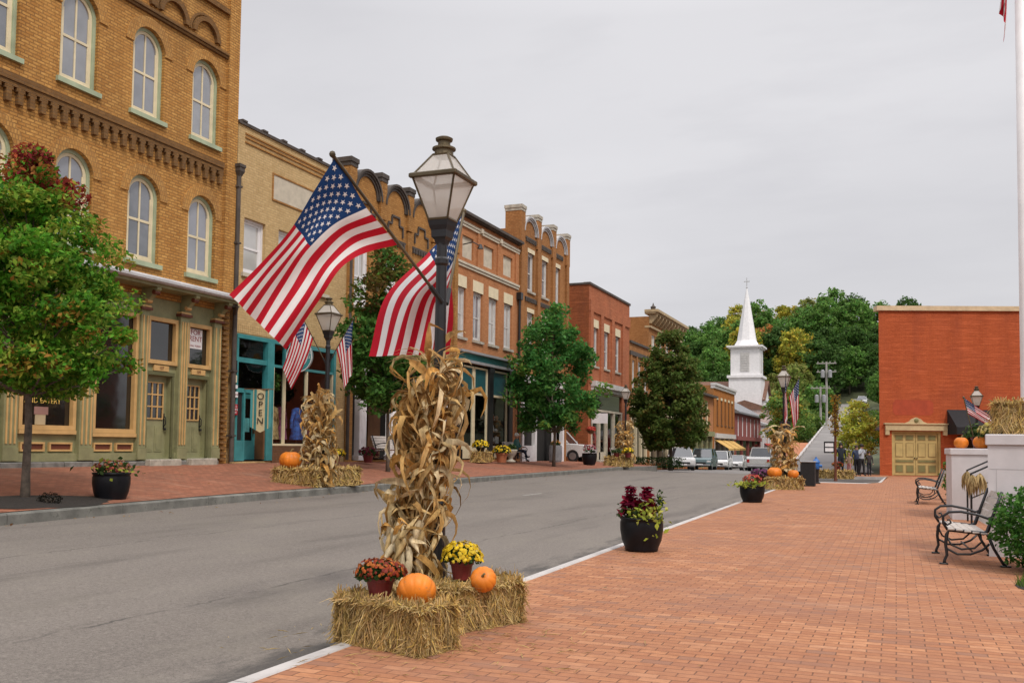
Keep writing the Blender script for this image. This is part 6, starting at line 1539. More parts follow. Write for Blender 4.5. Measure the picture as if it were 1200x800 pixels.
# ================================================================== white walls, steps and rails on the right
def walls():
    r = empty('white_wall', (1.18, 14.6, 0), 0, 'high white block wall with coping, hay bale on top', 'wall')
    r.rotation_euler = (0, 0, math.radians(-5)); g = MB(); g.box(0,5,0,1.25,-.2,1.53); g.build('wall', M['whitewall'], r); g = MB(); g.bev(-.03,5,-.03,1.28,1.533,1.685,.012); g.build('coping', M['whitewall'], r)
    g = MB()
    for z in (.4,.8,1.2): g.box(.02,4.9,-.0025,.001,z,z+.008)
    for j, z in enumerate((0,.4,.8,1.2)):
        for k in range(6): x = .8*k+.4*(j%2)+.1; g.box(x,x+.008,-.0024,.001,z+.01,z+.395)
    g.build('block_joints', paint('joint_grey', (.42,.40,.40), .9), r)
    r = empty('white_wall', (1.09, 22.0, 0), 0, 'lower white wall with pumpkins on top, behind the stair rails', 'wall')
    g = MB(); g.box(0,5,0,2.4,-.2,1.36); g.build('wall', M['whitewall'], r); g = MB(); g.bev(-.03,5,-.03,2.45,1.363,1.50,.012); g.build('coping', M['whitewall'], r)
    s = MB()
    for k in range(7): s.box(1.75+.32*k,6,17.6,21.99,-.2,.17*(k+1))
    o = s.build('stone_steps', M['stone'], None); tag(o, 'pale steps rising between the two white walls', 'steps')
    for i, (x, y, lb) in enumerate(((1.36, 21.6, 'black iron handrail along the lower white wall, corn husks tied to it'), (1.22, 18.4, 'black iron handrail nearer the high white wall'))):
        r = empty('handrail', (x, y, 0), 0, lb, 'handrail', 'iron stair rails'); g = MB()
        g.tube([(0,0,0),(0,0,1.06)], .02, 6); g.tube([(0,0,1.05),(1.9,0,2.0)], .018, 6); g.tube([(0,0,.62),(1.9,0,1.55)], .012, 6)
        for k in (1, 2, 3): g.tube([(.55*k,0,.1),(.55*k,0,1.05+.275*k)], .014, 6)
        g.build('rail', M['black'], r)
    for i, (x, y, z) in enumerate(((1.36,21.55,.95),(1.24,18.33,.95),(1.36,18.36,.98))):
        corn_husk((x, y, z), 20+i, ('tan corn husk bunch tied to the far handrail post','tan corn husk bunch on the near handrail post','tan corn husk bunch higher up the near handrail')[i])
def corn_husk(loc, seed, label):
    rng = np.random.default_rng(seed); V, F, C = [], [], []
    for i in range(26):
        a = rng.random()*2*PI; out = np.array([math.cos(a), math.sin(a), 0]); L_ = rng.uniform(.2, .45); pts = [out*.10*math.sin(s*2)+np.array([0, 0, .08-L_*s]) for s in np.linspace(0, 1, 5)]
        ribbon(V, F, C, pts, .028, out, np.array((.50,.36,.17))*rng.uniform(.6, 1.1), rng.normal())
    o = nmesh('corn_husk_bunch', V, F, C, M['cornleaf'], None, loc); tag(o, label, 'corn husks', 'corn husk bunches on the rails')
walls()
def flagpole():
    r = empty('flagpole', (2.15, 18.7, .0), 0, 'tall thick white flagpole cut off by the right edge of the photo', 'flagpole'); g = MB(); g.lathe([(.16,0),(.16,.1),(.11,.14),(.105,3),(.09,14)], (0,0,0), 18); g.build('pole', M['white_paint'], r, smooth=True)
    g = MB(); g.lathe([(.02,0),(.12,.08),(.14,.18),(.10,.30),(.01,.34)], (0,0,14), 12); g.build('ball', M['brass'], r, smooth=True)
    net, h, f = drape((0,0,8.6), (-.02,0,11.8), 1.5, (-.12,-.05,-1.75), gather=.45, fold=.06, nfold=2, seed=2)
    flag((1.99, 18.66, .0), (0,0,11.0), (0,0,13.0), net, h, f, 'limp red and white flag hanging down the tall white flagpole', None, rip=.03, pole=False, sub=2, nf=30, name='flag')
flagpole()
limp((1.55, 22.9, 1.5), (.06,.0,.1), (-.16,-.05,1.12), .36, (.50,.05,-.36), 'small flag on a stick slanting out of the plants on the lower white wall', 7, group='small flags', gather=.25, fold=.03)

# shrubs and grass
def bush(name, label, loc, rx, ry, rz_, n, leaf, cols, seed, group=None, cat='shrub', flat=False):
    rng = np.random.default_rng(seed); root = empty(name, loc, 0, label, cat, group); d = unit(rng.normal(size=(n, 3)))
    if flat: d = np.stack([rng.uniform(-1, 1, n), rng.uniform(-1, 1, n), rng.uniform(-1, 1, n)], 1); ax = rng.integers(0, 3, n); d[np.arange(n), ax] = np.sign(d[np.arange(n), ax])
    rr = 1+.13*np.sin(d[:, 0]*7+seed)*np.cos(d[:, 1]*6+d[:, 2]*8)+.07*np.sin(d[:, 2]*19+d[:, 0]*13); P = d*(rng.random((n, 1))**.18)*rr[:, None]*np.array([rx, ry, rz_])+np.array([0, 0, rz_*.95]); P[:, 2] = np.maximum(P[:, 2], .02)
    V, F = leaf_faces(P, leaf*rng.uniform(.7, 1.3, n), rng, .5); C = np.array([cols[i] for i in rng.integers(0, len(cols), n)])*rng.uniform(.6, 1.4, (n, 1)); nmesh('foliage', V, F, np.concatenate([C, C]), M['leaf'], root)
    g = MB()
    for k in range(6): a = k*1.05; g.tube([(0,0,-.02),(math.cos(a)*rx*.3,math.sin(a)*ry*.3,rz_*.6),(math.cos(a)*rx*.6,math.sin(a)*ry*.6,rz_*1.2)], [.02,.012,.005], 5)
    g.build('stems', M['bark'], root)
    return root
GB = [(.045,.14,.022),(.07,.19,.03),(.03,.10,.018),(.10,.22,.045)]
bush('shrub', 'bright green rounded shrub at the right edge before the high white wall', (1.86, 13.0, 0), .78, .75, .56, 8500, .062, GB, 1)
bush('shrub', 'bright green shrub between the cream doors and the lower white wall', (1.72, 30.5, 0), .50, .6, .68, 1500, .09, GB, 2)
bush('hedge', 'low dark green clipped hedge in front of the parked cars', (-13.9, 58.6, .18), 1.5, .5, .32, 1500, .12, [(.02,.05,.012),(.03,.065,.018)], 3, cat='hedge', flat=True)
bush('shrub', 'tiny dark clipped shrub on the mulch at the foot of the left maple', (-12.35, 11.0, .43), .20, .16, .10, 500, .03, [(.012,.012,.010),(.02,.018,.012)], 5)
vb = bush('shrub', 'roadside green shrub on the bank left of the hill road', (-8.6, 96, zhill(96)-.4), 1.3, 1.3, .9, 900, .28, [(.10,.19,.035),(.16,.21,.04),(.08,.15,.03)], 9, group='shrubs beside the hill road')
for x, y in ((-9.2,104),(-8.8,112),(-9.6,120),(-10.4,130),(-1.6,88),(-1.2,100),(-2.2,112),(-2.6,128)): dup(vb, (x, y, zhill(y)-.4), x*3, 'roadside green shrub on the bank left of the hill road' if x < -5 else 'roadside green shrub on the right bank of the hill road')
def grass():
    rng = np.random.default_rng(5); n = 2600; V, F, C = [], [], []
    for i in range(n):
        a = rng.random()*2*PI; r = math.sqrt(rng.random()); x, y = 1.95+.75*r*math.cos(a), 11.6+1.1*r*math.sin(a); h = rng.uniform(.04, .12); t = rng.normal(size=2)*.03; w = .004; j = len(V)
        V += [(x-w, y, 0), (x+w, y, 0), (x+t[0], y+t[1], h)]; F.append((j, j+1, j+2)); C.append(np.array((.09,.15,.025))*rng.uniform(.6, 1.5))
    o = nmesh('grass', V, F, C, M['leaf']); o['kind'] = 'stuff'
    patch('grass_bed', 1.95, 11.6, .75, 1.1, M['mulch'], lambda x, y: 0, .004)
grass()

# ================================================================== trees of the street
def pick(rng, a): return a[rng.integers(len(a))]
GM = [(.085,.25,.02),(.115,.30,.026),(.06,.18,.018),(.27,.38,.05),(.19,.32,.04)]
def col1(t, q, rng):
    if t > .76 and rng.random() < .72: return pick(rng, [(.30,.045,.035),(.36,.08,.03),(.22,.03,.03),(.30,.12,.03)])
    if q > .75 and rng.random() < .2: return pick(rng, [(.30,.16,.03),(.30,.28,.04),(.28,.30,.04)])
    return pick(rng, GM)
tree('maple_tree', 'young maple by the left edge, green turning red at its top and tips', (-13.0, 11.1, .42), 6.1, .075, 1.9, lambda t: np.interp(t, [0,.12,.35,.6,.8,1], [1.15,1.65,1.72,1.3,.72,.12]), 200, 215, .092, .33, col1, 21, lean=(-.35, .1))
def col2(t, q, rng): return pick(rng, [(.12,.10,.02),(.09,.10,.02),(.14,.085,.03)]) if t > .62 and rng.random() < .6 else pick(rng, [(.06,.15,.028),(.08,.185,.038),(.10,.20,.04)])
tree('maple_tree', 'dark green tree with yellowish top standing behind the near corn bundle', (-14.5, 25.4, .55), 6.9, .07, 2.0, lambda t: np.interp(t, [0,.2,.5,.8,1], [1.0,1.6,1.6,1.0,.2]), 115, 110, .16, .42, col2, 22, lean=(-.2, 0))
def col3(t, q, rng): return pick(rng, [(.16,.24,.04),(.13,.22,.04)]) if q > .9 and rng.random() < .5 else pick(rng, [(.055,.18,.04),(.075,.215,.046),(.095,.23,.05)])
tree('zelkova_tree', 'green tree with long loose upward twigs before the narrow tall building', (-14.5, 40.6, .48), 7.3, .08, 1.7, lambda t: np.interp(t, [0,.2,.45,.7,.9,1], [1.3,2.2,2.3,1.9,1.2,.5]), 170, 95, .19, .46, col3, 23, squash=.8)
def col4(t, q, rng): return pick(rng, [(.15,.14,.036),(.17,.13,.036)]) if rng.random() < .10 else pick(rng, [(.085,.135,.028),(.10,.155,.034),(.125,.165,.04)])
tree('pear_tree', 'dense egg shaped olive green tree at the corner beyond the red brick building', (-13.5, 60.2, .2), 9.0, .12, 1.3, lambda t: np.interp(t, [0,.15,.35,.6,.85,1], [1.7,2.45,2.5,1.95,1.0,.15]), 330, 100, .22, .5, col4, 24, shell_bias=.4, rag=(.9, 1.05))
def col5(t, q, rng): return pick(rng, [(.58,.60,.10),(.50,.55,.10),(.64,.60,.14)])
tree('young_tree', 'pale yellow green airy young tree behind the people at the corner', (-2.1, 58.6, .0), 4.3, .04, .7, lambda t: np.interp(t, [0,.3,.7,1], [.8,1.2,1.0,.3]), 120, 60, .16, .36, col5, 25)
def col6(t, q, rng): return pick(rng, [(.13,.24,.045),(.20,.26,.05),(.10,.19,.045),(.42,.30,.05)])
tree('small_tree', 'low round green and yellow tree behind the plaza end lamp', (-11.3, 108, -.2), 8.2, .15, 2.0, lambda t: np.interp(t, [0,.3,.7,1], [2.2,3.0,2.4,.6]), 90, 45, .42, .8, col6, 26)
tree('small_tree', 'round green tree on the slope left of the utility poles', (-12.6, 128, 1.0), 11, .15, 2.0, lambda t: np.interp(t, [0,.3,.7,1], [2.0,2.6,2.0,.6]), 70, 40, .45, .8, lambda t, q, r: pick(r, [(.25,.30,.075),(.20,.27,.06)]), 27)

for i, (x, y) in enumerate(((7.2, 21.5), (7.6, 30.5), (8.0, 39.5))):  # out of frame, added so the shop windows reflect dark foliage
    tree('maple_tree', ('unseen tree added for window reflections before the brick hall, nearest the flagpole','unseen tree added for window reflections, in the middle before the brick hall','unseen tree added for window reflections before the brick hall, farthest from the camera')[i], (x, y, .3), 7.5, .1, 2.2, lambda t: np.interp(t, [0,.2,.5,.8,1], [1.2,2.0,2.0,1.3,.2]), 60, 60, .22, .6, col2, 32+i, group='unseen trees added before the hall')

# ------------------------------------------------------------------ wooded hill behind the town: a few kinds, many individuals
def forest():
    kinds = {}
    pal = {'dark': [(.075,.145,.036),(.09,.175,.04),(.06,.12,.03)], 'green': [(.135,.27,.055),(.17,.31,.07),(.105,.21,.05)], 'olive': [(.23,.26,.065),(.20,.24,.06),(.28,.275,.08)],
           'yellow': [(.52,.42,.06),(.42,.40,.06),(.32,.35,.06)], 'orange': [(.44,.20,.06),(.38,.21,.06),(.27,.21,.06)]}
    lab = {'dark': 'tall dark green tree in the wood on the hill', 'green': 'fresh green tree in the wood on the hill', 'olive': 'olive green tree in the wood on the hill', 'yellow': 'yellow tinged tree in the wood on the hill', 'orange': 'orange and rust coloured tree in the wood on the hill'}
    def env(s): return lambda t: np.interp(t, [0,.15,.4,.7,.9,1], [2.4*s,3.7*s,4.3*s,3.7*s,2.5*s,1.0*s])
    for i, k in enumerate(pal):
        for v in range(2):
            kinds[k, v] = tree('woodland_tree', lab[k], (0,0,0), 14 if v else 12.3, .22, 2.6, env(1.0 if v else 1.12), 150, 34, .66, 1.15, (lambda P: (lambda t, q, r: tuple(np.array(pick(r, P))*r.uniform(.7, 1.25))))(pal[k]), 40+i*2+v, group='trees of the wood on the hill: '+k, squash=.75, limb=False, rag=(.92, 1.05), shell_bias=.4)
    used = set(); rng = random.Random(3)
    def put(k, x, y, s):
        v = rng.randrange(2); z = G(x, y)-.3; rz = rng.random()*6.28
        if (k, v) not in used: o = kinds[k, v]; used.add((k, v)); o.location = (x, y, z); o.rotation_euler = (0, 0, rz); o.scale = (s, s, s*rng.uniform(.95, 1.12))
        else: dup(kinds[k, v], (x, y, z), rz, scale=(s, s, s*rng.uniform(.95, 1.12)))
    def kind(u, top):   # u: bearing from -1 (left) to 1 (right)
        r = rng.random()
        if -.62 < u < -.38: return 'yellow' if r < .4 else 'green' if r < .8 else 'dark'
        if -.30 < u < .02: return 'orange' if (r < .42 and top) else 'olive' if r < .6 else 'green' if r < .85 else 'dark'
        if .02 < u < .34: return 'olive' if r < .45 else 'yellow' if (r < .55 and top) else 'green' if r < .75 else 'dark'
        if u >= .34: return 'dark' if r < .72 else 'green'
        return 'dark' if r < .45 else 'green'
    n = 0
    for row, y in enumerate((172, 184, 197, 211, 220, 231, 244)):
        xl = -.212*y-(0 if row > 3 else 4); xr = -.005*y+12; x = xl+rng.uniform(0, 4)
        while x < xr:
            yy = y+rng.uniform(-4.5, 4.5); a = x/yy; u = (a+.105)/.085
            road = -13.0 < x < -3.5 and yy < 207
            house = x < -12 and yy < 176 and x > -34
            if not road and not house:
                s = rng.uniform(.82, 1.1)*(1.0 if row > 2 else .85)*(.78 if u > .92 else 1)*(.80 if u < -.88 else .92 if u < -.65 else 1)
                put(kind(u, row >= 3), x, yy, s); n += 1
            x += rng.uniform(4.6, 6.6)
    for k, o in kinds.items():
        if k not in used: put_o = o; o.location = (-60+k[1]*8, 250, G(-60, 250)); 
    print('woodland trees', n)
forest()

# ================================================================== cars
def gz(x, y): return G(x, y)+.01
car((-15.6, 73.2, gz(-15.6,73)), .30, 'white car with sloping bonnet, first of the parked row past the hedge', (.62,.62,.62), 'suv')
car((-14.95, 79.2, gz(-15,79)), .05, 'silver and dark teal car, second of the parked row', (.10,.16,.17), 'suv')
car((-14.9, 87.0, gz(-15,87)), .05, 'small white van in the middle of the parked row', (.74,.74,.73), 'van')
car((-14.6, 94.5, gz(-15,94)), .0, 'white saloon behind the small white van', (.66,.65,.64), 'sedan')
car((-14.0, 100.5, gz(-14,100)), -.05, 'pale blue silver saloon farthest along the parked row', (.38,.41,.46), 'sedan')
car((-10.05, 78.0, gz(-10,78)), PI+.03, 'silver pickup seen from behind beside the plaza end lamp', (.50,.50,.49), 'pickup', name='pickup_truck')
car((-18.6, 52.3, .55), PI/2, 'white car half hidden in the alley beside the red brick side wall', (.66,.66,.66), 'suv')
car((-8.3, 186, gz(-8,186)), 0, 'pale car with dark windows high on the hill road', (.5,.5,.48), 'suv')
car((-6.4, 179, gz(-6.4,179)), 0, 'dark car coming down the hill road', (.03,.03,.035), 'suv')
car((-6.0, 196, gz(-6,196)), 0, 'large white truck at the top of the hill road', (.62,.62,.6), 'van')

# ================================================================== street furniture
def bin_():
    r = empty('litter_bin', (-3.2, 38.6, 0), 0, 'square black litter bin with pale lid behind the plaza end bale', 'litter bin'); g = MB(); g.bev(-.27,.27,-.26,.26,0,.92,.02); g.build('body', M['blackmat'], r); g = MB(); g.bev(-.29,.29,-.28,.28,.923,.98,.015); g.build('lid', M['grey_paint'], r)
    r = empty('fire_hydrant', (-3.12, 41.6, 0), 0, 'blue fire hydrant beside the black litter bin', 'fire hydrant'); blue = paint('hydrant_blue', (.02,.12,.38), .4, .1); blk = M['black']
    g = MB(); g.lathe([(.17,0),(.17,.05),(.11,.07),(.11,.55),(.14,.57),(.14,.62)], (0,0,0), 12); g.build('barrel', blk, r)
    g = MB(); g.lathe([(.13,.62),(.14,.85),(.16,.88),(.16,.91),(.12,.98),(.05,1.05),(.03,1.12)], (0,0,0), 12); g.build('bonnet', blue, r)
    for d in ((1,0),(-1,0),(0,-1)): g = MB(); g.tube([(d[0]*.1,d[1]*.1,.74),(d[0]*.24,d[1]*.24,.74)], .065, 10); g.build('outlet', blue, r)
bin_()
def hanging_sign():
    r = empty('sign_post', (-2.67, 47.3, -.06), 0, 'dark post with a small black framed two line sign and autumn leaves wound round it', 'sign post')
    g = MB(); g.lathe([(.09,0),(.06,.2),(.05,3.9),(.02,4.0)], (0,0,0), 8); g.build('post', M['rust_trim'], r)
    g = MB(); g.bev(-.52,-.02,-.03,.03,1.33,1.88,.01); s = g.build('sign_board', M['black'], r)
    for z in (1.40, 1.63): g = MB(); g.box(-.46,-.09,-.034,-.031,z,z+.17); g.build('panel', M['white_paint'], s)
    rng = np.random.default_rng(9); n = 420; P = np.stack([rng.normal(size=n)*.11, rng.normal(size=n)*.11, rng.uniform(2.1, 4.1, n)], 1); V, F = leaf_faces(P, .15*rng.uniform(.6, 1.3, n), rng); C = np.array([[(.35,.20,.03),(.20,.10,.02),(.10,.10,.02),(.42,.30,.05)][i] for i in rng.integers(0, 4, n)]); nmesh('leaf_garland', V, F, np.concatenate([C, C]), M['leaf'], r)
hanging_sign()
def poles():
    for i, (x, y, h, lb, arms) in enumerate(((-8.1,115,8.3,'shorter grey utility pole with transformers on the hill',1), (-7.45,115.4,9.6,'taller grey utility pole with two crossarms',2), (-13.4,140,9.0,'thin bare utility pole left of the others',0))):
        r = empty('utility_pole', (x, y, G(x, y)-.2), 0, lb, 'utility pole', 'utility poles on the hill'); g = MB(); g.tube([(0,0,0),(0,0,h)], [.16,.11], 8); g.build('pole', M['utility'], r)
        for k in range(arms):
            z = h-.25-1.0*k; g = MB(); g.box(-1.1,1.1,-.06,.06,z,z+.12)
            for q in (-.95,-.4,.4,.95): g.lathe([(.03,.12),(.06,.2),(.04,.3)], (q,0,z), 6)
            g.build('crossarm', M['utility'], r)
        if arms: 
            for s in (-1, 1): g = MB(); g.lathe([(.05,0),(.22,.05),(.22,.85),(.05,.95)], (s*.4,-.2,h-1.9), 10); g.build('transformer', M['grey_paint'], r)
    for x, y, z, h, lb in ((-6.95,66,None,2.9,'dark square street sign on a thin post beside the brick slope'), (-6.6,62.5,None,2.6,'thin dark sign post behind the plaza end lamp')):
        r = empty('street_sign', (x, y, G(x, y)), 0, lb, 'street sign', 'thin street signs'); g = MB(); g.tube([(0,0,0),(0,0,h)], .035, 6); g.build('post', M['black'], r); g = MB(); g.bev(-.36,.36,-.03,.0,h-.55,h,.01); g.build('sign_board', M['blackmat'], r)
poles()
def shop_extras():
    # round projecting shop sign, the OPEN banner, and the small notices by the downpipe
    r = empty('shop_sign', (-16.5, 23.5, 4.02), 0, 'round teal rimmed hanging shop sign over the teal shopfront', 'shop sign'); g = MB()
    q = [(.46*math.cos(2*PI*i/40), .46*math.sin(2*PI*i/40)) for i in range(40)]; g.extrude(q, -.03, .03); g.build('board', M['teal'], r)
    g = MB(); q = [(.30*math.cos(2*PI*i/40), .30*math.sin(2*PI*i/40)) for i in range(40)]; g.extrude(q, -.036, -.031); g.build('roundel', paint('pale_blue', (.33,.48,.52), .5), r)
    g = MB(); g.arc(0,0,.435,.46,-.035,.035,0,2*PI,40); g.arc(0,0,.295,.31,-.04,-.03,0,2*PI,40); g.build('rim', M['white_paint'], r)
    g = MB(); g.lathe([(.001,-.16),(.12,-.12),(.15,0),(.10,.10),(.001,.15)], (0,-.036,0), 10); o = g.build('emblem', M['gold_canvas'], r); o.scale = (1, .05, 1); o.location = (0,-.036,0)
    word = 'JONESBOROUGH'
    for i, ch in enumerate(word): a = PI*1.02-(PI*1.04)*i/(len(word)-1); text(ch, .13, M['white_paint'], r, (.37*math.cos(a), -.036, .37*math.sin(a)), (PI/2, a-PI/2, 0)) if 0 else letter(r, ch, .37, a)
    g = MB(); g.tube([(-.7,0,.56),(.5,0,.56)], .02, 6); g.tube([(-.25,0,.40),(-.25,0,.56)], .008, 5); g.tube([(.25,0,.40),(.25,0,.56)], .008, 5); g.build('bracket', M['black'], r)
    r = empty('shop_banner', (-16.72, 22.0, 2.95), 0, 'striped cloth banner reading OPEN hanging by the teal door', 'banner'); r.rotation_euler = (0,0,math.radians(18))
    cols = [M['teal_light'], M['cream'], M['dark_teal'] if 0 else M['teal'], M['cream'], M['teal_light'], M['teal'], M['cream'], M['teal_light']]
    g = MB(); W = .62; nn = 16
    for k in range(nn):
        x0 = -W/2+W*k/nn; x1 = x0+W/nn; f = lambda x: .02*math.sin(x*14)
        zb = lambda x: -1.06+abs(x)*.42*0-(.16*(1-abs(x)/(W/2)))
        for j in range(6):
            za0, za1 = zb(x0)*j/6, zb(x0)*(j+1)/6; zb0, zb1 = zb(x1)*j/6, zb(x1)*(j+1)/6; m = (0,0,1,2,2,1,1,1,1,1,1,2,2,1,0,0)[k]
            g.poly([(x0,f(x0),za0),(x1,f(x1),zb0),(x1,f(x1),zb1),(x0,f(x0),za1)], m)
    g.build('cloth', [M['teal_light'], cloth('banner_cream', (.66,.56,.33)), M['teal']], r)
    g = MB(); g.tube([(-.55,0,.01),(.36,0,.01)], .014, 6); g.build('banner_rod', M['brown_wood'], r)
    for i, ch in enumerate('OPEN'): text(ch, .26, M['blackmat'], r, (0,-.025,-.2-.235*i), (PI/2,0,0), ext=.003)
    for i, (z, h, w, mt, tx, tm, lb) in enumerate(((2.36,.30,.34,'flag_red','COLD\nDRINKS\nHERE','white_paint','red notice with three lines, lowest on the brick pier by the teal door'),(2.78,.16,.34,'white_paint','WELCOME','sign_red','white notice above the red one on the brick pier'),(3.0,.10,.30,'white_paint','','','narrow pale strip notice on the brick pier'),(3.22,.20,.22,'cream','','','cream square notice on the brick pier'),(3.56,.36,.22,'blackmat','','','black and white picture notice topmost on the brick pier'))):
        r = empty('wall_notice', (-17.17, 21.37+.0, z), PI/2, lb, 'notice', 'notices on the brick pier'); g = MB(); g.bev(-w/2+.02,w/2-.02,-.03,.0,-h/2,h/2,.004); g.build('board', M[mt], r)
        if tx and i == 0: text('NO\nPARKING' if 0 else 'SHOP\nTHRU\nHERE' if 0 else tx, .085, M[tm], r, (0,-.034,0), ext=.001, line=1.0)
        elif tx: text(tx, .06, bpy.data.materials['sign_red'], r, (0,-.034,0), ext=.001)
    # clothes displayed behind the teal shop's window
    rng = random.Random(4)
    for i, (y, c, h, lb) in enumerate(((23.55,(.42,.10,.03),1.25,'orange and navy striped top on a stand behind the shop window'),(23.95,(.40,.28,.12),1.2,'tan dress on a stand behind the shop window'),(24.35,(.28,.08,.16),1.2,'pink patterned dress behind the shop window'),(25.2,(.03,.12,.42),1.35,'bright blue shirt behind the shop window'),(25.8,(.10,.02,.05),1.1,'maroon dress behind the shop window'))):
        r = empty('dressed_stand', (-17.75, y, 1.05), PI/2, lb, 'clothes stand', 'clothes stands in the shop window'); g = MB(); g.lathe([(.16,0),(.16,.03),(.02,.04),(.02,.5)], (0,0,0), 10); g.build('stand', M['brown_wood'], r)
        g = MB(); g.lathe([(.22,.5),(.17,.85),(.13,1.05),(.18,1.3),(.16,1.45),(.05,1.52)], (0,0,0), 12)
        for s in (-1, 1): g.tube([(s*.14,0,1.4),(s*.27,0,1.1),(s*.28,0,.85)], [.06,.05,.045], 8)
        g.build('garment', paint('garment_%d' % i, c, .8, .45, scale=11), r)
    bush('potted_plant', 'leafy hanging plant in the upper corner of the teal shop window', (-17.55, 23.6, 3.0), .28, .25, .3, 260, .14, [(.08,.16,.03),(.12,.2,.05)], 6, cat='plant')
    # white urn by the bench across the street
    r = empty('urn', (-16.0, 39.05, .70), 0, 'white stone urn with green plant between the clay pot and the bench', 'urn'); g = MB(); g.lathe([(.22,0),(.22,.06),(.10,.12),(.10,.2),(.24,.34),(.29,.5),(.31,.56),(.26,.57)], (0,0,0), 16); g.build('bowl', M['stone'], r, smooth=True); flowers(r, .26, .62, 6, [(.2,.3,.1)], .03, 3, .9, nleaf=260, leaf=.09)
    r = empty('barrel', (-16.2, 45.6, .62), 0, 'grey metal barrel beneath the tree, plant on top', 'barrel'); g = MB(); g.lathe([(.30,0),(.33,.1),(.34,.45),(.32,.85),(.28,.86)], (0,0,0), 16); g.build('drum', M['slate'], r); flowers(r, .28, .9, 30, [(.45,.2,.04)], .05, 5, .8, nleaf=200, leaf=.1)
    tag(orange_bucket(), 'orange tub beside the bench under the porch columns', 'tub')
    bush('shrub', 'small hanging basket of red flowers near the tree by the alley', (-13.6, 45.3, 2.35), .28, .28, .2, 260, .09, [(.40,.03,.03),(.5,.08,.05),(.05,.1,.02)], 8, cat='flowers') if 0 else hang_basket()
def letter(r, ch, rad, a):
    o = text(ch, .115, M['white_paint'], r, (rad*math.cos(a), -.036, rad*math.sin(a)), (PI/2, 0, 0)); o.rotation_euler = Matrix.Rotation(PI/2, 3, 'X').to_euler(); m = Matrix.Rotation(-(a-PI/2), 3, 'Y') @ Matrix.Rotation(PI/2, 3, 'X'); o.rotation_euler = m.to_euler(); return o
def orange_bucket():
    g = MB(); g.lathe([(.20,0),(.24,.42),(.26,.42),(.26,.45),(.22,.45),(.2,.1),(.001,.1)], (0,0,0), 14); return g.build('orange_tub', M['gold_canvas'], None, loc=(-16.1, 30.9, .80))
def hang_basket():
    r = empty('hanging_basket', (-13.9, 44.3, 2.05), 0, 'basket of red flowers hung low in the tree by the alley', 'hanging basket'); g = MB(); g.lathe([(.05,0),(.16,.06),(.2,.18)], (0,0,0), 12); g.build('basket', M['brown_wood'], r); flowers(r, .26, .2, 60, [(.50,.03,.03),(.55,.10,.06)], .06, 7, .7, nleaf=120, leaf=.09)
    g = MB(); g.tube([(0,0,.1),(0,0,1.2)], .008, 4); g.build('chain', M['black'], r)
shop_extras()
def pavilion():
    r = empty('canopy', (-.9, 66, 0), 0, 'low grey flat roofed canopy behind the corner of the orange red building', 'canopy'); z = G(-.9, 66); g = MB(); g.box(-1.6,1.2,-1.5,1.5,z+2.2,z+2.45); g.build('roof', M['slate'], r)
    for x in (-1.4, 1.0): g = MB(); g.tube([(x,-1.3,z),(x,-1.3,z+2.2)], .07, 8); g.build('post', M['brown_wood'], r)
pavilion()
# dry leaves blown along the kerb and over the paving
def litter():
    rng = np.random.default_rng(8); P = []
    for i in range(230):
        y = rng.uniform(3, 46)
        if rng.random() < .55: x = kL(y)+abs(rng.normal())*.35+.06; z = zroad(x, y)
        elif rng.random() < .5: x = kR(y)+.3+abs(rng.normal())*1.8; z = 0
        else: x = kL(y)-.3-abs(rng.normal())*1.5; z = zpave(x, y)
        P.append((x, y, z+.018))
    P = np.array(P); V, F = leaf_faces(P, .055*rng.uniform(.5, 1.4, len(P)), rng, 2.5, .35); C = np.array([[(.30,.17,.05),(.36,.25,.10),(.22,.10,.04),(.40,.33,.2)][i] for i in rng.integers(0, 4, len(P))]); o = nmesh('fallen_leaves', V, F, np.concatenate([C, C]), M['leaf']); o['kind'] = 'stuff'
    n = 260; P = np.stack([rng.normal(-3.2, .55, n), rng.normal(6.2, .55, n), np.full(n, .012)], 1); V, F = leaf_faces(P, .10*rng.uniform(.5, 1.4, n), rng, 4, .1, width=.06); C = np.tile(np.array([[.5,.36,.14]]), (n, 1))*rng.uniform(.6, 1.2, (n, 1)); o = nmesh('loose_straw', V, F, np.concatenate([C, C]), M['straw']); o['kind'] = 'stuff'
litter()

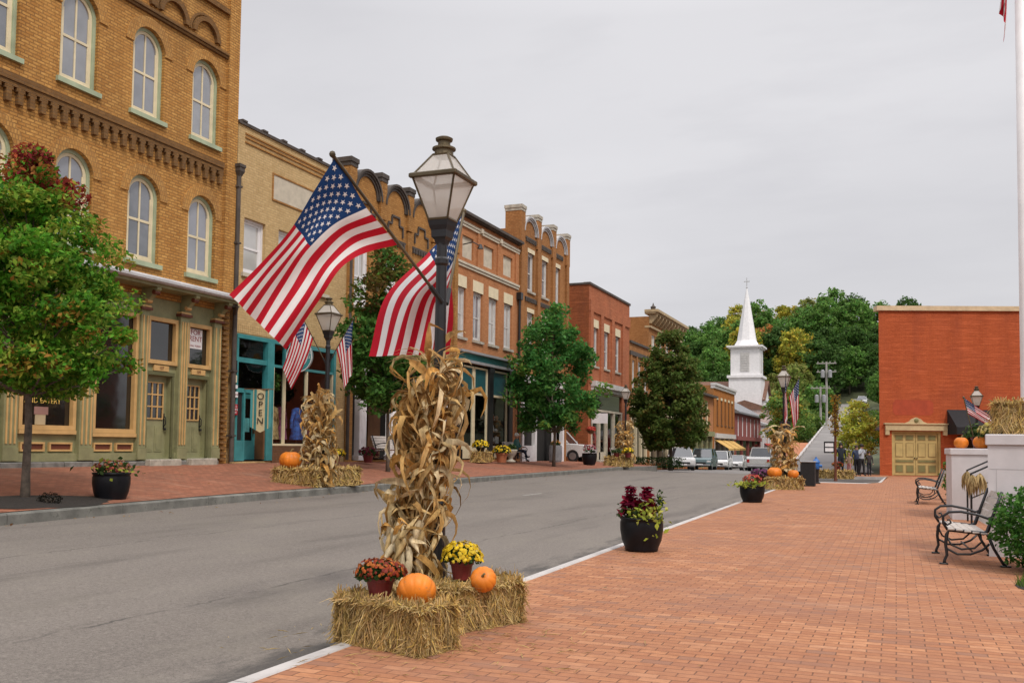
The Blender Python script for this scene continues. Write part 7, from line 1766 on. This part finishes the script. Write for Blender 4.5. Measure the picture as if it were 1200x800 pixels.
# ================================================================== sky, sun, camera
def world():
    w = bpy.data.worlds.new('World'); SC.world = w; w.use_nodes = True; nt = w.node_tree; bg = nt.nodes['Background']
    sky = nt.nodes.new('ShaderNodeTexSky'); sky.sky_type = 'NISHITA'; sky.sun_disc = False; sky.sun_elevation = math.radians(52); sky.sun_rotation = math.radians(SUN_AZ); sky.air_density = 1; sky.dust_density = 3
    tc = nt.nodes.new('ShaderNodeTexCoord'); sp = nt.nodes.new('ShaderNodeSeparateXYZ'); L(nt, tc.outputs['Generated'], sp.inputs[0])
    # project the direction on a cloud deck: soft streaky overcast, brighter overhead as real overcast skies are
    mz = nt.nodes.new('ShaderNodeMath'); mz.operation = 'MAXIMUM'; L(nt, sp.outputs[2], mz.inputs[0]); mz.inputs[1].default_value = 0
    md = nt.nodes.new('ShaderNodeMath'); md.operation = 'ADD'; L(nt, mz.outputs[0], md.inputs[0]); md.inputs[1].default_value = .16
    dv = nt.nodes.new('ShaderNodeVectorMath'); dv.operation = 'DIVIDE'; cb = nt.nodes.new('ShaderNodeCombineXYZ')
    for i in range(3): L(nt, md.outputs[0], cb.inputs[i])
    L(nt, tc.outputs['Generated'], dv.inputs[0]); L(nt, cb.outputs[0], dv.inputs[1])
    n1 = noise(nt, mapping(nt, dv.outputs[0], (.55, .8, 1)), 1.1, 6, .5); n2 = noise(nt, mapping(nt, dv.outputs[0], (1.2, 2.2, 1), (3, 1, 0)), 1.6, 5, .55)
    c = mixc(nt, ramp(nt, n1, .32, .68), (5.05,4.97,5.14), (5.95,5.85,6.0)); c = mixc(nt, ramp(nt, n2, .48, .72, (0,)*3, (.5,)*3), c, (4.9,4.82,5.02))
    gr = nt.nodes.new('ShaderNodeMapRange'); gr.inputs[1].default_value = .42; gr.inputs[2].default_value = 1.; gr.inputs[3].default_value = 1; gr.inputs[4].default_value = 3.0; L(nt, mz.outputs[0], gr.inputs[0])
    sc = nt.nodes.new('ShaderNodeVectorMath'); sc.operation = 'SCALE'; L(nt, c, sc.inputs[0]); L(nt, gr.outputs[0], sc.inputs['Scale'])
    L(nt, mixc(nt, .93, sky.outputs[0], sc.outputs[0]), bg.inputs[0]); bg.inputs[1].default_value = .1
    sun = bpy.data.lights.new('sun', 'SUN'); sun.energy = 1.5; sun.angle = math.radians(10); sun.color = (1, .95, .88); so = bpy.data.objects.new('sun', sun); COL.objects.link(so)
    e, a = math.radians(52), math.radians(SUN_AZ); d = Vector((math.sin(a)*math.cos(e), math.cos(a)*math.cos(e), math.sin(e))); so.rotation_euler = d.to_track_quat('Z', 'Y').to_euler(); so.location = (0, 0, 40)
SUN_AZ = 130
world()
cam = bpy.data.cameras.new('camera'); co = bpy.data.objects.new('camera', cam); COL.objects.link(co); SC.camera = co
cam.sensor_width = 36; cam.lens = 33.0; cam.shift_y = 64/1200; cam.clip_end = 2000; cam.clip_start = .05
th = math.atan(450/1100); p = math.radians(3.0); ro = .012
fw = Vector((-math.sin(th)*math.cos(p), math.cos(th)*math.cos(p), math.sin(p))); rt = Vector((math.cos(th), math.sin(th), 0)); up = rt.cross(fw)
r2 = rt*math.cos(ro)+up*math.sin(ro); u2 = up*math.cos(ro)-rt*math.sin(ro)
co.matrix_world = Matrix(((r2.x,u2.x,-fw.x,0),(r2.y,u2.y,-fw.y,0),(r2.z,u2.z,-fw.z,1.45),(0,0,0,1)))
SC.view_settings.view_transform = 'Standard'; SC.view_settings.look = 'None'; SC.view_settings.gamma = 1; SC.view_settings.exposure = 0.42; SC.view_settings.use_curve_mapping = False
SC.cycles.max_bounces = 6; SC.cycles.transparent_max_bounces = 12; SC.cycles.use_denoising = True
